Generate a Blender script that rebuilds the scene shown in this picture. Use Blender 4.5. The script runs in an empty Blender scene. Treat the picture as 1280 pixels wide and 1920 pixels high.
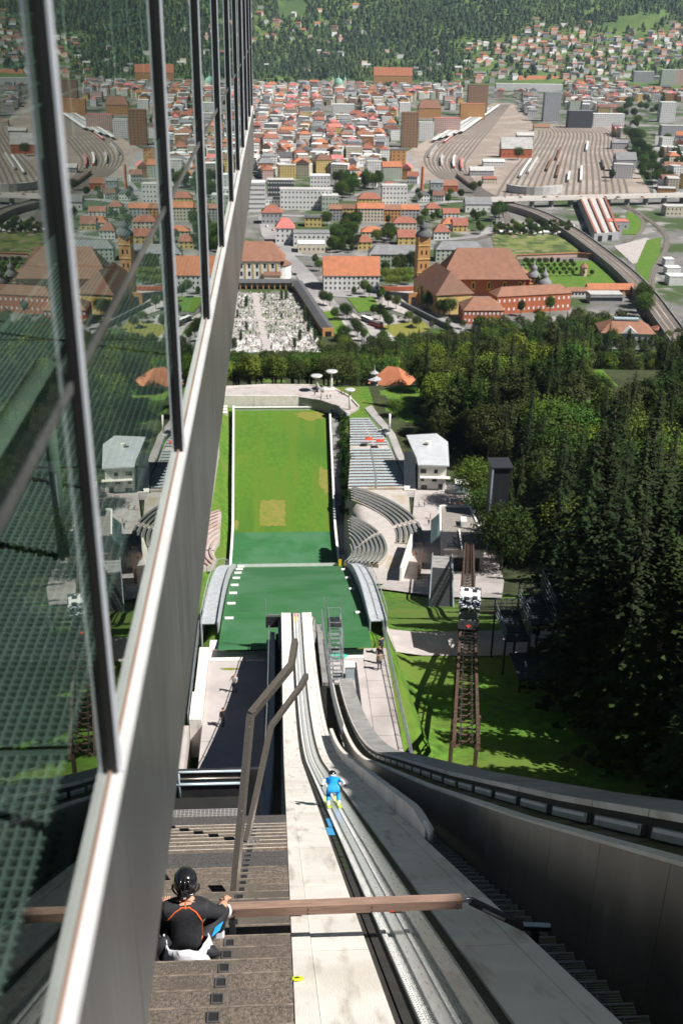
import bpy, bmesh, math, random
from mathutils import Vector, Matrix, noise
from mathutils.bvhtree import BVHTree
R = math.radians
random.seed(7)
scene = bpy.context.scene
COL = scene.collection

# ------------------------------------------------------------------ camera
H = 200.0                                   # camera height above the city plain (z = 0)
FPX = 2000.0                                # focal length in pixels of the 1280 x 1920 photograph
PITCH, ROLL, YAW = R(25.5), R(0.957), R(3.69)
_f = Vector((math.sin(YAW)*math.cos(PITCH), math.cos(YAW)*math.cos(PITCH), -math.sin(PITCH)))
_r0 = Vector((math.cos(YAW), -math.sin(YAW), 0)); _u0 = _r0.cross(_f)
CR = _r0*math.cos(ROLL) + _u0*math.sin(ROLL)
CU = _u0*math.cos(ROLL) - _r0*math.sin(ROLL)
CP = Vector((0, 0, H))
cam_d = bpy.data.cameras.new('camera'); cam = bpy.data.objects.new('camera', cam_d); COL.objects.link(cam)
cam.matrix_world = Matrix(((CR.x, CU.x, -_f.x, CP.x), (CR.y, CU.y, -_f.y, CP.y), (CR.z, CU.z, -_f.z, CP.z), (0, 0, 0, 1)))
cam_d.sensor_fit = 'VERTICAL'; cam_d.sensor_height = 36.0; cam_d.lens = FPX/1920*36.0
cam_d.clip_start = 0.05; cam_d.clip_end = 20000
cam_d.dof.use_dof = True; cam_d.dof.focus_distance = 14.0; cam_d.dof.aperture_fstop = 3.0
scene.camera = cam
scene.render.resolution_x = 682; scene.render.resolution_y = 1024

# ------------------------------------------------------------------ sky, sun, exposure
SUN = Vector((0.560, -0.24, 0.792)).normalized()       # towards the sun
world = bpy.data.worlds.new('World'); scene.world = world; world.use_nodes = True
wn = world.node_tree; bg = wn.nodes['Background']
sky = wn.nodes.new('ShaderNodeTexSky'); sky.sky_type = 'NISHITA'; sky.sun_disc = False
sky.sun_elevation = math.asin(SUN.z); sky.sun_rotation = math.atan2(SUN.x, SUN.y)
sky.air_density = 0.32; sky.dust_density = 0.0; sky.ozone_density = 1.0; sky.altitude = 2500
wn.links.new(sky.outputs[0], bg.inputs[0]); bg.inputs[1].default_value = 0.05
sl = bpy.data.lights.new('sun', 'SUN'); sl.energy = 5.0; sl.angle = R(0.5); sl.color = (1.0, 0.968, 0.915)
so = bpy.data.objects.new('sun', sl); COL.objects.link(so)
so.rotation_euler = (-SUN).to_track_quat('-Z', 'Y').to_euler(); so.location = (60, -20, 280)
scene.view_settings.view_transform = 'Standard'; scene.view_settings.look = 'None'
scene.view_settings.exposure = 0.74; scene.view_settings.gamma = 1.0

# ------------------------------------------------------------------ helpers
def ray(px, py):
    return (_f*FPX + CR*(px-640) + CU*(960-py))/FPX
def at(px, py, z=0.0):
    """point of the plane at height z that the photograph shows at a pixel"""
    d = ray(px, py); return CP + d*((z-H)/d.z)
def atY(px, py, Y):
    d = ray(px, py); return CP + d*(Y/d.y)
def pix(P):
    v = Vector(P) - CP; z = v.dot(_f)
    if z <= 0.01: return (-9999, -9999, z)
    return (640 + FPX*v.dot(CR)/z, 960 - FPX*v.dot(CU)/z, z)
def lerp(a, b, t): return a + (b-a)*t
def sstep(a, b, x):
    t = min(1, max(0, (x-a)/(b-a))); return t*t*(3-2*t)
def table(T, x):
    if x <= T[0][0]: return T[0][1]
    for (a, va), (b, vb) in zip(T, T[1:]):
        if x <= b: return va + (vb-va)*(x-a)/(b-a)
    return T[-1][1]

def tag(o, label=None, cat=None, group=None, kind=None):
    if label: o['label'] = label
    if cat: o['category'] = cat
    if group: o['group'] = group
    if kind: o['kind'] = kind
    return o
def empty(name, loc, rz=0.0):
    o = bpy.data.objects.new(name, None); COL.objects.link(o); o.location = loc; o.rotation_euler = (0, 0, rz)
    o.empty_display_size = 0.2
    return o
def thing(name, label, cat, loc=(0, 0, 0), rz=0.0, group=None):
    return tag(empty(name, loc, rz), label, cat, group)
def link(name, mesh, parent=None, loc=(0, 0, 0), rz=0.0, scale=None):
    o = bpy.data.objects.new(name, mesh); COL.objects.link(o)
    o.parent = parent; o.location = loc; o.rotation_euler = (0, 0, rz)
    if scale: o.scale = scale
    return o
def copy_tree(o, parent=None):
    c = o.copy(); COL.objects.link(c); c.parent = parent
    for ch in list(o.children): copy_tree(ch, c)
    return c

class MB:
    """collects faces; build() links them as one mesh object"""
    def __init__(s): s.v = []; s.f = []; s.m = []
    def face(s, pts, mi=0):
        n = len(s.v); s.v += [tuple(p) for p in pts]; s.f.append(tuple(range(n, n+len(pts)))); s.m.append(mi)
    def hexa(s, p, mi=0):          # 8 points: bottom ring, top ring
        n = len(s.v); s.v += [tuple(q) for q in p]
        for f in ((3, 2, 1, 0), (4, 5, 6, 7), (0, 1, 5, 4), (1, 2, 6, 5), (2, 3, 7, 6), (3, 0, 4, 7)):
            s.f.append(tuple(n+i for i in f)); s.m.append(mi)
        return s
    def box(s, x0, x1, y0, y1, z0, z1, mi=0):
        return s.hexa([(x0, y0, z0), (x1, y0, z0), (x1, y1, z0), (x0, y1, z0), (x0, y0, z1), (x1, y0, z1), (x1, y1, z1), (x0, y1, z1)], mi)
    def obox(s, c, sx, sy, sz, rz=0, mi=0):   # base centre c
        ca, sa = math.cos(rz), math.sin(rz)
        q = [(-sx/2, -sy/2), (sx/2, -sy/2), (sx/2, sy/2), (-sx/2, sy/2)]
        q = [(c[0]+x*ca-y*sa, c[1]+x*sa+y*ca) for x, y in q]
        return s.hexa([(x, y, c[2]) for x, y in q] + [(x, y, c[2]+sz) for x, y in q], mi)
    def bar(s, a, b, w, h, mi=0, up=(0, 0, 1)):     # square bar from a to b
        a = Vector(a); b = Vector(b); d = (b-a).normalized(); u = Vector(up)
        x = d.cross(u)
        if x.length < 1e-4: x = d.cross(Vector((0, 1, 0)))
        x.normalize(); y = x.cross(d)
        x *= w/2; y *= h/2
        return s.hexa([a-x-y, a+x-y, a+x+y, a-x+y, b-x-y, b+x-y, b+x+y, b-x+y], mi)
    def prism(s, poly, z0, z1, mi=0, top=None):
        n = len(poly)
        z = lambda q, i: q[i] if isinstance(q, (list, tuple)) else q
        b = len(s.v); s.v += [(p[0], p[1], z(z0, i)) for i, p in enumerate(poly)] + [(p[0], p[1], z(z1, i)) for i, p in enumerate(poly)]
        s.f.append(tuple(b+i for i in reversed(range(n)))); s.m.append(mi)
        s.f.append(tuple(b+n+i for i in range(n))); s.m.append(mi if top is None else top)
        for i in range(n):
            j = (i+1) % n
            s.f.append((b+i, b+j, b+n+j, b+n+i)); s.m.append(mi)
        return s
    def tube(s, pts, r, n=8, mi=0, cap=True):
        pts = [Vector(p) for p in pts]; rings = []
        rr = r if isinstance(r, (list, tuple)) else [r]*len(pts)
        prev = None
        for i, p in enumerate(pts):
            d = (pts[min(i+1, len(pts)-1)] - pts[max(i-1, 0)]).normalized()
            if prev is None:
                x = d.cross(Vector((0, 0, 1)))
                if x.length < 1e-3: x = d.cross(Vector((1, 0, 0)))
            else:
                x = prev - d*prev.dot(d)
            x.normalize(); prev = x; y = d.cross(x)
            b = len(s.v)
            s.v += [tuple(p + (x*math.cos(2*math.pi*k/n) + y*math.sin(2*math.pi*k/n))*rr[i]) for k in range(n)]
            rings.append(b)
        for a, b in zip(rings, rings[1:]):
            for k in range(n):
                s.f.append((a+k, a+(k+1) % n, b+(k+1) % n, b+k)); s.m.append(mi)
        if cap:
            s.f.append(tuple(rings[0]+k for k in reversed(range(n)))); s.m.append(mi)
            s.f.append(tuple(rings[-1]+k for k in range(n))); s.m.append(mi)
        return s
    def lathe(s, prof, c=(0, 0, 0), n=16, mi=0, sx=1, sy=1):
        rings = []
        for rad, z in prof:
            b = len(s.v); rings.append(b)
            s.v += [(c[0]+sx*rad*math.cos(2*math.pi*k/n), c[1]+sy*rad*math.sin(2*math.pi*k/n), c[2]+z) for k in range(n)]
        for a, b in zip(rings, rings[1:]):
            for k in range(n):
                s.f.append((a+k, a+(k+1) % n, b+(k+1) % n, b+k)); s.m.append(mi)
        s.f.append(tuple(rings[0]+k for k in reversed(range(n)))); s.m.append(mi)
        s.f.append(tuple(rings[-1]+k for k in range(n))); s.m.append(mi)
        return s
    def slab(s, x0, x1, ys, top, thick, mi=0):
        """slab along Y; x0, x1, top, thick numbers or functions of y; closed"""
        g = lambda q, y: q(y) if callable(q) else q
        rows = []
        for y in ys:
            b = len(s.v); a0, a1, t, h = g(x0, y), g(x1, y), g(top, y), g(thick, y)
            s.v += [(a0, y, t-h), (a1, y, t-h), (a1, y, t), (a0, y, t)]; rows.append(b)
        for a, b in zip(rows, rows[1:]):
            for k in range(4):
                s.f.append((a+k, a+(k+1) % 4, b+(k+1) % 4, b+k)); s.m.append(mi)
        s.f.append(tuple(rows[0]+k for k in (3, 2, 1, 0))); s.m.append(mi)
        s.f.append(tuple(rows[-1]+k for k in range(4))); s.m.append(mi)
        return s
    def sheet(s, rows, mi=0):      # rows of points, open grid
        b = len(s.v); n = len(rows[0])
        for r in rows: s.v += [tuple(p) for p in r]
        for i in range(len(rows)-1):
            for k in range(n-1):
                s.f.append((b+i*n+k, b+i*n+k+1, b+(i+1)*n+k+1, b+(i+1)*n+k)); s.m.append(mi)
        return s
    def mesh(s, name, mats, off=None, smooth=False):
        me = bpy.data.meshes.new(name)
        v = s.v if off is None else [(x-off[0], y-off[1], z-off[2]) for x, y, z in s.v]
        me.from_pydata(v, [], s.f)
        for m in (mats if isinstance(mats, (list, tuple)) else [mats]): me.materials.append(m)
        if any(s.m): me.polygons.foreach_set('material_index', s.m)
        if smooth: me.polygons.foreach_set('use_smooth', [True]*len(me.polygons))
        me.update()
        bm = bmesh.new(); bm.from_mesh(me); bmesh.ops.recalc_face_normals(bm, faces=bm.faces); bm.to_mesh(me); bm.free()
        return me
    def build(s, name, mats, parent=None, world=True, smooth=False):
        """coordinates are world coordinates unless world is False (parent must be unrotated)"""
        off = tuple(parent_world(parent)) if (parent is not None and world) else None
        return link(name, s.mesh(name, mats, off, smooth), parent)
def parent_world(p):
    L = Vector((0, 0, 0))
    while p is not None: L += p.location; p = p.parent
    return L
def mb(): return MB()

# ------------------------------------------------------------------ materials
def material(name, col, rough=0.8, metal=0.0, var=0.18, scale=2.0, bump=0.0, bscale=None, col2=None, stretch=None, rnd=0.0, detail=6, spec=0.4, coords='Object'):
    m = bpy.data.materials.new(name); m.use_nodes = True
    N = m.node_tree.nodes; L = m.node_tree.links; b = N['Principled BSDF']
    b.inputs['Roughness'].default_value = rough; b.inputs['Metallic'].default_value = metal
    b.inputs['Specular IOR Level'].default_value = spec
    tc = N.new('ShaderNodeTexCoord'); src = tc.outputs[coords]
    if coords == 'World':
        pass
    if stretch:
        mp = N.new('ShaderNodeMapping'); mp.inputs['Scale'].default_value = stretch; L.new(src, mp.inputs[0]); src = mp.outputs[0]
    nz = N.new('ShaderNodeTexNoise'); nz.inputs['Scale'].default_value = scale; nz.inputs['Detail'].default_value = detail
    nz.inputs['Roughness'].default_value = 0.62
    L.new(src, nz.inputs['Vector'])
    cr = N.new('ShaderNodeValToRGB')
    c2 = col2 if col2 else tuple(max(0, c*(1-var)) for c in col)
    c1 = col if col2 else tuple(min(1, c*(1+var)) for c in col)
    cr.color_ramp.elements[0].position = 0.34; cr.color_ramp.elements[1].position = 0.66
    cr.color_ramp.elements[0].color = (*c2, 1); cr.color_ramp.elements[1].color = (*c1, 1)
    L.new(nz.outputs['Fac'], cr.inputs[0]); out = cr.outputs[0]
    if rnd:
        oi = N.new('ShaderNodeObjectInfo'); hs = N.new('ShaderNodeHueSaturation')
        mr = N.new('ShaderNodeMapRange'); mr.inputs[3].default_value = 1-rnd; mr.inputs[4].default_value = 1+rnd
        L.new(oi.outputs['Random'], mr.inputs[0]); L.new(mr.outputs[0], hs.inputs['Value'])
        m2 = N.new('ShaderNodeMath'); m2.operation = 'MULTIPLY'; m2.inputs[1].default_value = 7.31
        m3 = N.new('ShaderNodeMath'); m3.operation = 'FRACT'
        mr2 = N.new('ShaderNodeMapRange'); mr2.inputs[3].default_value = 0.5-0.06*rnd; mr2.inputs[4].default_value = 0.5+0.05*rnd
        L.new(oi.outputs['Random'], m2.inputs[0]); L.new(m2.outputs[0], m3.inputs[0]); L.new(m3.outputs[0], mr2.inputs[0]); L.new(mr2.outputs[0], hs.inputs['Hue'])
        L.new(out, hs.inputs['Color']); out = hs.outputs[0]
    L.new(out, b.inputs['Base Color'])
    rr = N.new('ShaderNodeMapRange'); rr.inputs[3].default_value = max(0.02, rough-0.1); rr.inputs[4].default_value = min(1, rough+0.1)
    L.new(nz.outputs['Fac'], rr.inputs[0]); L.new(rr.outputs[0], b.inputs['Roughness'])
    if bump:
        n2 = N.new('ShaderNodeTexNoise'); n2.inputs['Scale'].default_value = bscale or scale*6; n2.inputs['Detail'].default_value = 8
        L.new(src, n2.inputs['Vector'])
        bp = N.new('ShaderNodeBump'); bp.inputs['Strength'].default_value = bump; bp.inputs['Distance'].default_value = 0.05
        L.new(n2.outputs['Fac'], bp.inputs['Height']); L.new(bp.outputs[0], b.inputs['Normal'])
    return m
def two_scale(m, col, fac_scale, lo=0.45, hi=0.6, stretch=None):
    """lay a second colour over a material in large soft patches (stains, worn ground)"""
    N = m.node_tree.nodes; L = m.node_tree.links; b = N['Principled BSDF']
    old = b.inputs['Base Color'].links[0].from_socket
    tc = N.new('ShaderNodeTexCoord'); nz = N.new('ShaderNodeTexNoise'); nz.inputs['Scale'].default_value = fac_scale; nz.inputs['Detail'].default_value = 5
    src = tc.outputs['Object']
    if stretch:
        mp = N.new('ShaderNodeMapping'); mp.inputs['Scale'].default_value = stretch; L.new(src, mp.inputs[0]); src = mp.outputs[0]
    L.new(src, nz.inputs['Vector'])
    mr = N.new('ShaderNodeMapRange'); mr.inputs[1].default_value = lo; mr.inputs[2].default_value = hi
    L.new(nz.outputs['Fac'], mr.inputs[0])
    mx = N.new('ShaderNodeMixRGB'); mx.inputs[2].default_value = (*col, 1)
    L.new(mr.outputs[0], mx.inputs[0]); L.new(old, mx.inputs[1]); L.new(mx.outputs[0], b.inputs['Base Color'])
    return m
def leaf_material(name, col, rnd=0.35, trans=0.25):
    m = material(name, col, 0.65, 0, 0.45, 0.35, rnd=rnd, spec=0.15)
    N = m.node_tree.nodes; L = m.node_tree.links; b = N['Principled BSDF']
    tr = N.new('ShaderNodeBsdfTranslucent'); mx = N.new('ShaderNodeMixShader'); mx.inputs[0].default_value = trans
    src = b.inputs['Base Color'].links[0].from_socket
    L.new(src, tr.inputs[0]); L.new(b.outputs[0], mx.inputs[1]); L.new(tr.outputs[0], mx.inputs[2])
    L.new(mx.outputs[0], N['Material Output'].inputs[0])
    return m
MT = {}
MT['concrete'] = two_scale(two_scale(material('pale_concrete', (0.76, 0.71, 0.65), 0.85, 0, 0.08, 1.2, 0.25, 60), (0.62, 0.56, 0.49), 0.5, 0.5, 0.75), (0.45, 0.40, 0.34), 1.0, 0.56, 0.74, (5.0, .35, 1.2))
MT['concrete_dark'] = two_scale(material('grey_concrete', (0.30, 0.29, 0.28), 0.85, 0, 0.15, 1.0, 0.2, 40), (0.2, 0.19, 0.18), 0.4, 0.5, 0.7)
MT['platform'] = two_scale(material('platform_paving', (0.40, 0.36, 0.345), 0.9, 0, 0.08, 0.7, 0.1, 20), (0.31, 0.275, 0.26), 0.22, 0.52, 0.68)
MT['asphalt'] = two_scale(material('path_asphalt', (0.30, 0.28, 0.27), 0.9, 0, 0.12, 0.6, 0.1, 20), (0.36, 0.34, 0.32), 0.1)
MT['road'] = two_scale(material('road_asphalt', (0.23, 0.22, 0.22), 0.9, 0, 0.12, 0.2), (0.3, 0.29, 0.28), 0.03)
MT['grating'] = material('galvanised_steel', (0.34, 0.36, 0.38), 0.5, 0.6, 0.2, 3.0)
MT['steel'] = material('brushed_steel', (0.52, 0.50, 0.48), 0.35, 0.9, 0.12, 3.0, stretch=(40, 40, 1.0))
MT['post'] = material('worn_bronze_steel', (0.42, 0.37, 0.32), 0.32, 0.85, 0.2, 4.0, stretch=(20, 20, 1.5))
MT['dark'] = material('dark_rubber', (0.035, 0.032, 0.03), 0.8, 0, 0.3, 4.0)
MT['dark_steel'] = material('dark_steel', (0.05, 0.05, 0.055), 0.5, 0.5, 0.3, 2.0)
MT['black'] = material('black_shade_fill', (0.012, 0.012, 0.012), 0.9)  # near-black colour stands in for the darkness of gaps and openings
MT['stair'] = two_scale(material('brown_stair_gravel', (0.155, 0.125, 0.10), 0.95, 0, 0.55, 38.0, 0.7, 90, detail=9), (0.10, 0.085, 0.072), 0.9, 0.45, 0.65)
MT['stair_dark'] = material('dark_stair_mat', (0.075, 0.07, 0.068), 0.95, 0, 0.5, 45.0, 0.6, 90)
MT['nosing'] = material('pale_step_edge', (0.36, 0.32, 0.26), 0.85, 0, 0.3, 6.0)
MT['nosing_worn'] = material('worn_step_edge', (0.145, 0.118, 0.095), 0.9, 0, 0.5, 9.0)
MT['wood'] = material('painted_wood_beam', (0.235, 0.150, 0.115), 0.6, 0, 0.25, 3.0, 0.15, 30, stretch=(1, 14, 14))
MT['track'] = material('ceramic_track_metal', (0.86, 0.87, 0.88), 0.30, 0.55, 0.12, 6.0, stretch=(6, 0.6, 1))
MT['track_rib'] = material('knobbed_track_plastic', (0.60, 0.60, 0.58), 0.45, 0.0, 0.25, 50.0, 0.8, 40)
MT['white'] = material('white_paint', (0.78, 0.77, 0.75), 0.6, 0, 0.06, 1.0)
MT['yellow'] = material('yellow_paint', (0.80, 0.60, 0.03), 0.6, 0, 0.06, 1.0)
MT['neon'] = material('neon_yellow_plastic', (0.70, 0.85, 0.02), 0.45, 0, 0.1, 8.0)
MT['red'] = material('red_paint', (0.62, 0.06, 0.03), 0.55, 0, 0.1, 2.0)
MT['blue_paint'] = material('blue_paint', (0.05, 0.35, 0.70), 0.5, 0, 0.2, 3.0)
MT['green_plastic'] = material('turquoise_plastic', (0.05, 0.55, 0.38), 0.4, 0, 0.1, 3.0)
MT['rust'] = material('rusty_steel', (0.085, 0.050, 0.036), 0.8, 0.1, 0.5, 2.5, 0.2, 20)  # rust tone darkened further to imitate shade on the lift trestle
MT['mat'] = two_scale(material('green_plastic_mats', (0.028, 0.125, 0.040), 0.75, 0, 0.22, 1.1, 0.4, 30, stretch=(.25, 3.4, .5)), (0.05, 0.15, 0.065), 0.16)
MT['grass'] = two_scale(two_scale(material('mown_grass', (0.066, 0.155, 0.008), 0.95, 0, 0.22, 0.9, 0.5, 8, stretch=(1, .5, 1)), (0.100, 0.160, 0.010), 0.05, 0.5, 0.8), (0.052, 0.130, 0.008), 0.03, 0.5, 0.65); MT['grass'] = two_scale(MT['grass'], (0.082, 0.150, 0.009), 1.0, 0.48, 0.6, (.28, .012, 1))
MT['meadow'] = two_scale(material('meadow_grass', (0.066, 0.150, 0.010), 0.95, 0, 0.5, 0.9, 0.9, 6), (0.10, 0.155, 0.018), 0.11)
MT['worn'] = material('worn_turf', (0.23, 0.18, 0.045), 0.95, 0, 0.25, 0.9, 0.2, 6, col2=(0.12, 0.17, 0.015))
MT['forest_floor'] = material('forest_floor', (0.035, 0.045, 0.014), 0.95, 0, 0.4, 0.3, 0.5, 4)
MT['bark'] = material('bark', (0.10, 0.075, 0.055), 0.9, 0, 0.35, 3.0, 0.5, 12)
MT['leaf_a'] = leaf_material('broad_leaves', (0.044, 0.078, 0.010), 0.55, 0.10)
MT['leaf_b'] = leaf_material('yellow_green_leaves', (0.11, 0.15, 0.018), 0.3, 0.12)
MT['leaf_c'] = leaf_material('spruce_needles', (0.016, 0.028, 0.006), 0.5, 0.06)
MT['leaf_e'] = leaf_material('olive_leaves', (0.048, 0.062, 0.014), 0.4, 0.08)
MT['leaf_d'] = leaf_material('hedge_leaves', (0.035, 0.075, 0.015), 0.3)
# ================================================================== THE SETTING
AX = 1.2                                       # axis of the jump (world X); it runs along +Y
def zin(Y):                                     # surface of the in-run
    if Y < 35: return H - (2.98 + 0.72*Y)
    if Y < 70:
        u = Y-35; return 171.82 - 0.72*u + 0.00757*u*u
    return 155.89 - 0.19*(Y-70)
LIP = 75.4
def zland(Y):                                   # knoll, landing slope, out-run
    if Y < 75: return 151.5
    u = Y-75
    if u < 53.6: return 151.5 - 0.14*u - 0.0051*u*u
    if Y < 178: return 129.35 - 0.687*(Y-128.6)
    v = Y-178
    if v < 54: return 95.41 - 0.687*v + 0.00636*v*v
    return 76.86 + 0.019*(Y-232)
def hw(Y): return table([(75, 6.4), (114, 6.3), (160, 9.0), (200, 11.6), (225, 12.8), (246, 12.9), (333, 15.6)], Y)
GT = [(-200, 150), (40, 149), (58, 147), (75, 141), (100, 133.6), (108, 132.2), (116, 128.5), (140, 115.5), (178, 96), (200, 89.5), (215, 87), (240, 85), (255, 84.3), (275, 83.5), (300, 82.3), (340, 80.5), (352, 80),
      (365, 76), (400, 63), (480, 34), (560, 12), (630, 1.5), (660, 0), (9000, 0)]
def terrain(X, Y):
    z = table(GT, Y)
    if X > 45 and Y < 560: z += 5.5*sstep(45, 110, X)*sstep(560, 380, Y)
    if X < -40 and Y < 500: z -= 8*sstep(-40, -120, X)*sstep(500, 380, Y)
    z += 0.5*noise.noise((X*0.05, Y*0.05, 0))*(1 if Y < 630 else 0)
    if 70 < Y < 352:
        u = abs(X-AX); h = hw(Y)
        t = sstep(h+1.0, h+6.0, u)
        zl = zland(min(Y, 332)) - 0.6
        z = lerp(zl, z, t) if Y < 333 else lerp(lerp(zl, z, t), z, sstep(333, 340, Y))
    if Y < 78 and -6.2 < X < 9: z = min(z, 146)
    return z
def grid_axis(*segs):
    out = []
    for a, b, st in segs:
        n = max(1, round((b-a)/st)); out += [a+(b-a)*i/n for i in range(n)]
    return out + [segs[-1][1]]
gx = grid_axis((-260, -60, 10), (-60, 60, 1.7), (60, 150, 4), (150, 470, 10))
gy = grid_axis((-120, 40, 10), (40, 360, 1.9), (360, 700, 5))
m = mb(); m.sheet([[(x, y, terrain(x, y)) for x in gx] for y in gy])
# grass where it is open, forest floor below the trees
open_zone = lambda x, y: -30 < x < 31 and 60 < y < 352
for i, f in enumerate(m.f):
    x, y, _ = m.v[f[0]]; m.m[i] = 0 if (open_zone(x, y) or noise.noise((x*0.06, y*0.06, 3)) > 0.25) else 1
ground = m.build('ground', [MT['meadow'], MT['forest_floor']], smooth=True); tag(ground, kind='structure')

MT['plain'] = two_scale(two_scale(material('city_ground', (0.155, 0.148, 0.14), 0.95, 0, 0.25, 0.05), (0.045, 0.072, 0.02), 0.013, 0.47, 0.54), (0.26, 0.245, 0.225), 0.025, 0.57, 0.64)
m = mb(); m.box(-3000, 5000, 640, 4300, -4, -0.25)
tag(m.build('city_plain', MT['plain']), kind='structure')

def mount(X, Y):
    b = Y - (3230 + 90*math.sin(X*0.004+1.0) - 0.10*X)
    if b < 0: return -3
    z = 0.16*b + 0.00022*b*b
    return z + min(1, b/200)*(24*noise.noise((X*0.0045, Y*0.003, 1.7)) + 10*noise.noise((X*0.013, Y*0.01, 4.2)))
MT['mountain'] = two_scale(material('mountain_meadow', (0.085, 0.135, 0.03), 0.95, 0, 0.3, 0.02), (0.05, 0.09, 0.025), 0.006)
m = mb(); m.sheet([[(x, y, mount(x, y)) for x in range(-2400, 4401, 50)] for y in range(3000, 5601, 40)])
tag(m.build('hills', MT['mountain'], smooth=True), kind='structure')

# ------------------------------------------------------------------ sheets that follow the terrain
def drape(name, pts_l, pts_r, mat, dz=0.12, nx=6, sub=3.0, fn=None, kind='structure'):
    """a band between two polylines (same count), laid on the terrain"""
    fn = fn or terrain; L = []; Rr = []
    for i in range(len(pts_l)-1):
        d = max((Vector(pts_l[i+1])-Vector(pts_l[i])).length, (Vector(pts_r[i+1])-Vector(pts_r[i])).length)
        n = max(1, int(d/sub))
        for k in range(n):
            L.append(Vector(pts_l[i]).lerp(Vector(pts_l[i+1]), k/n)); Rr.append(Vector(pts_r[i]).lerp(Vector(pts_r[i+1]), k/n))
    L.append(Vector(pts_l[-1])); Rr.append(Vector(pts_r[-1]))
    rows = []
    for a, b in zip(L, Rr):
        row = []
        for k in range(nx+1):
            p = a.lerp(b, k/nx); row.append((p.x, p.y, fn(p.x, p.y)+dz))
        rows.append(row)
    m = mb(); m.sheet(rows); o = m.build(name, mat, smooth=True); tag(o, kind=kind); return o

# out-run lawn and mats
def land_sheet(name, y0, y1, mat, dz, inset=0.0, x0=None, x1=None, step=2.0):
    n = max(2, int((y1-y0)/step)); rows = []
    for i in range(n+1):
        y = lerp(y0, y1, i/n); a = x0 if x0 is not None else AX-hw(y)+inset; b = x1 if x1 is not None else AX+hw(y)-inset
        rows.append([(lerp(a, b, k/10), y, zland(y)+dz) for k in range(11)])
    m = mb(); m.sheet(rows); return m.build(name, mat, smooth=True)
tag(land_sheet('outrun_lawn', 245.5, 332, MT['grass'], 0.02), kind='structure')
tag(land_sheet('landing_mats', 75.2, 245.5, MT['mat'], 0.03, step=1.2), kind='structure')
# worn turf in the out-run
m = mb(); yb0, yb1 = 247, 271
rj = random.Random(8); m.face([(x, y, zland(247.5)+0.05+0.019*(y-247.5)) for x, y in [(lerp(-5.2, 1.6, i/12), 249.0+rj.uniform(-.5, .5)) for i in range(13)]+[(1.6+rj.uniform(-.25, .25), lerp(249.5, 263.5, i/12)) for i in range(13)]+[(lerp(1.5, -5.2, i/12), 264.2+rj.uniform(-.6, .6)) for i in range(13)]+[(-5.2+rj.uniform(-.25, .25), lerp(263.5, 249.5, i/12)) for i in range(13)]])
tag(m.build('worn_turf', MT['worn']), kind='structure')
random.seed(4)
def blob(cx, cy, rx, ry, n=22, jag=0.28):
    return [(cx+rx*(1+random.uniform(-jag, jag))*math.cos(2*math.pi*k/n), cy+ry*(1+random.uniform(-jag, jag))*math.sin(2*math.pi*k/n)) for k in range(n)]
for cx, cy, rx, ry in ((13.0, 277, 1.6, 9), (10.5, 327, 4.8, 4.0), (-11.2, 250, 0.7, 3.0)):
    m = mb(); m.face([(x, y, zland(y)+0.06) for x, y in blob(cx, cy, rx, ry)]); tag(m.build('worn_turf', MT['worn']), kind='structure')

# rim plaza round the far end of the out-run
def zrim(x, y): return 82.0
rim = empty('rim_plaza', (0, 338, 82)); tag(rim, kind='structure')
inner = [(-27, 326), (-22.5, 331.5), (-18.5, 335.2), (-8, 334.7), (6.8, 334.2), (14, 331), (19.5, 325), (21.8, 318.5)]
outer = [(-34, 338), (-26, 343), (-18.1, 345.5), (-4, 347.5), (10.7, 347), (19, 343.5), (23.5, 335.5), (26.0, 325.5)]
m = mb(); n = len(inner)
for i in range(n-1):
    a, b, c, d = inner[i], inner[i+1], outer[i+1], outer[i]
    m.hexa([(a[0], a[1], 76), (b[0], b[1], 76), (c[0], c[1], 76), (d[0], d[1], 76), (a[0], a[1], 82), (b[0], b[1], 82), (c[0], c[1], 82), (d[0], d[1], 82)])
m.build('paving', MT['platform'], rim)
for i in range(n-1):                              # parapet wall, one slab per bay
    a, b = Vector((*inner[i], 0)), Vector((*inner[i+1], 0)); k = mb()
    d = (b-a).normalized()*0.06
    k.bar((a+d)+Vector((0, 0, 80.8)), (b-d)+Vector((0, 0, 80.8)), 0.35, 4.2 if i < 4 else 3.6); k.build('parapet', MT['concrete'] if i < 4 else MT['concrete_dark'], rim)
for i in range(n-1):
    a, b = Vector((*outer[i], 82)), Vector((*outer[i+1], 82)); k = mb()
    k.bar(a+Vector((0, 0, .25)), b+Vector((0, 0, .25)), 0.3, 0.5); k.build('kerb', MT['concrete'], rim)
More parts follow.
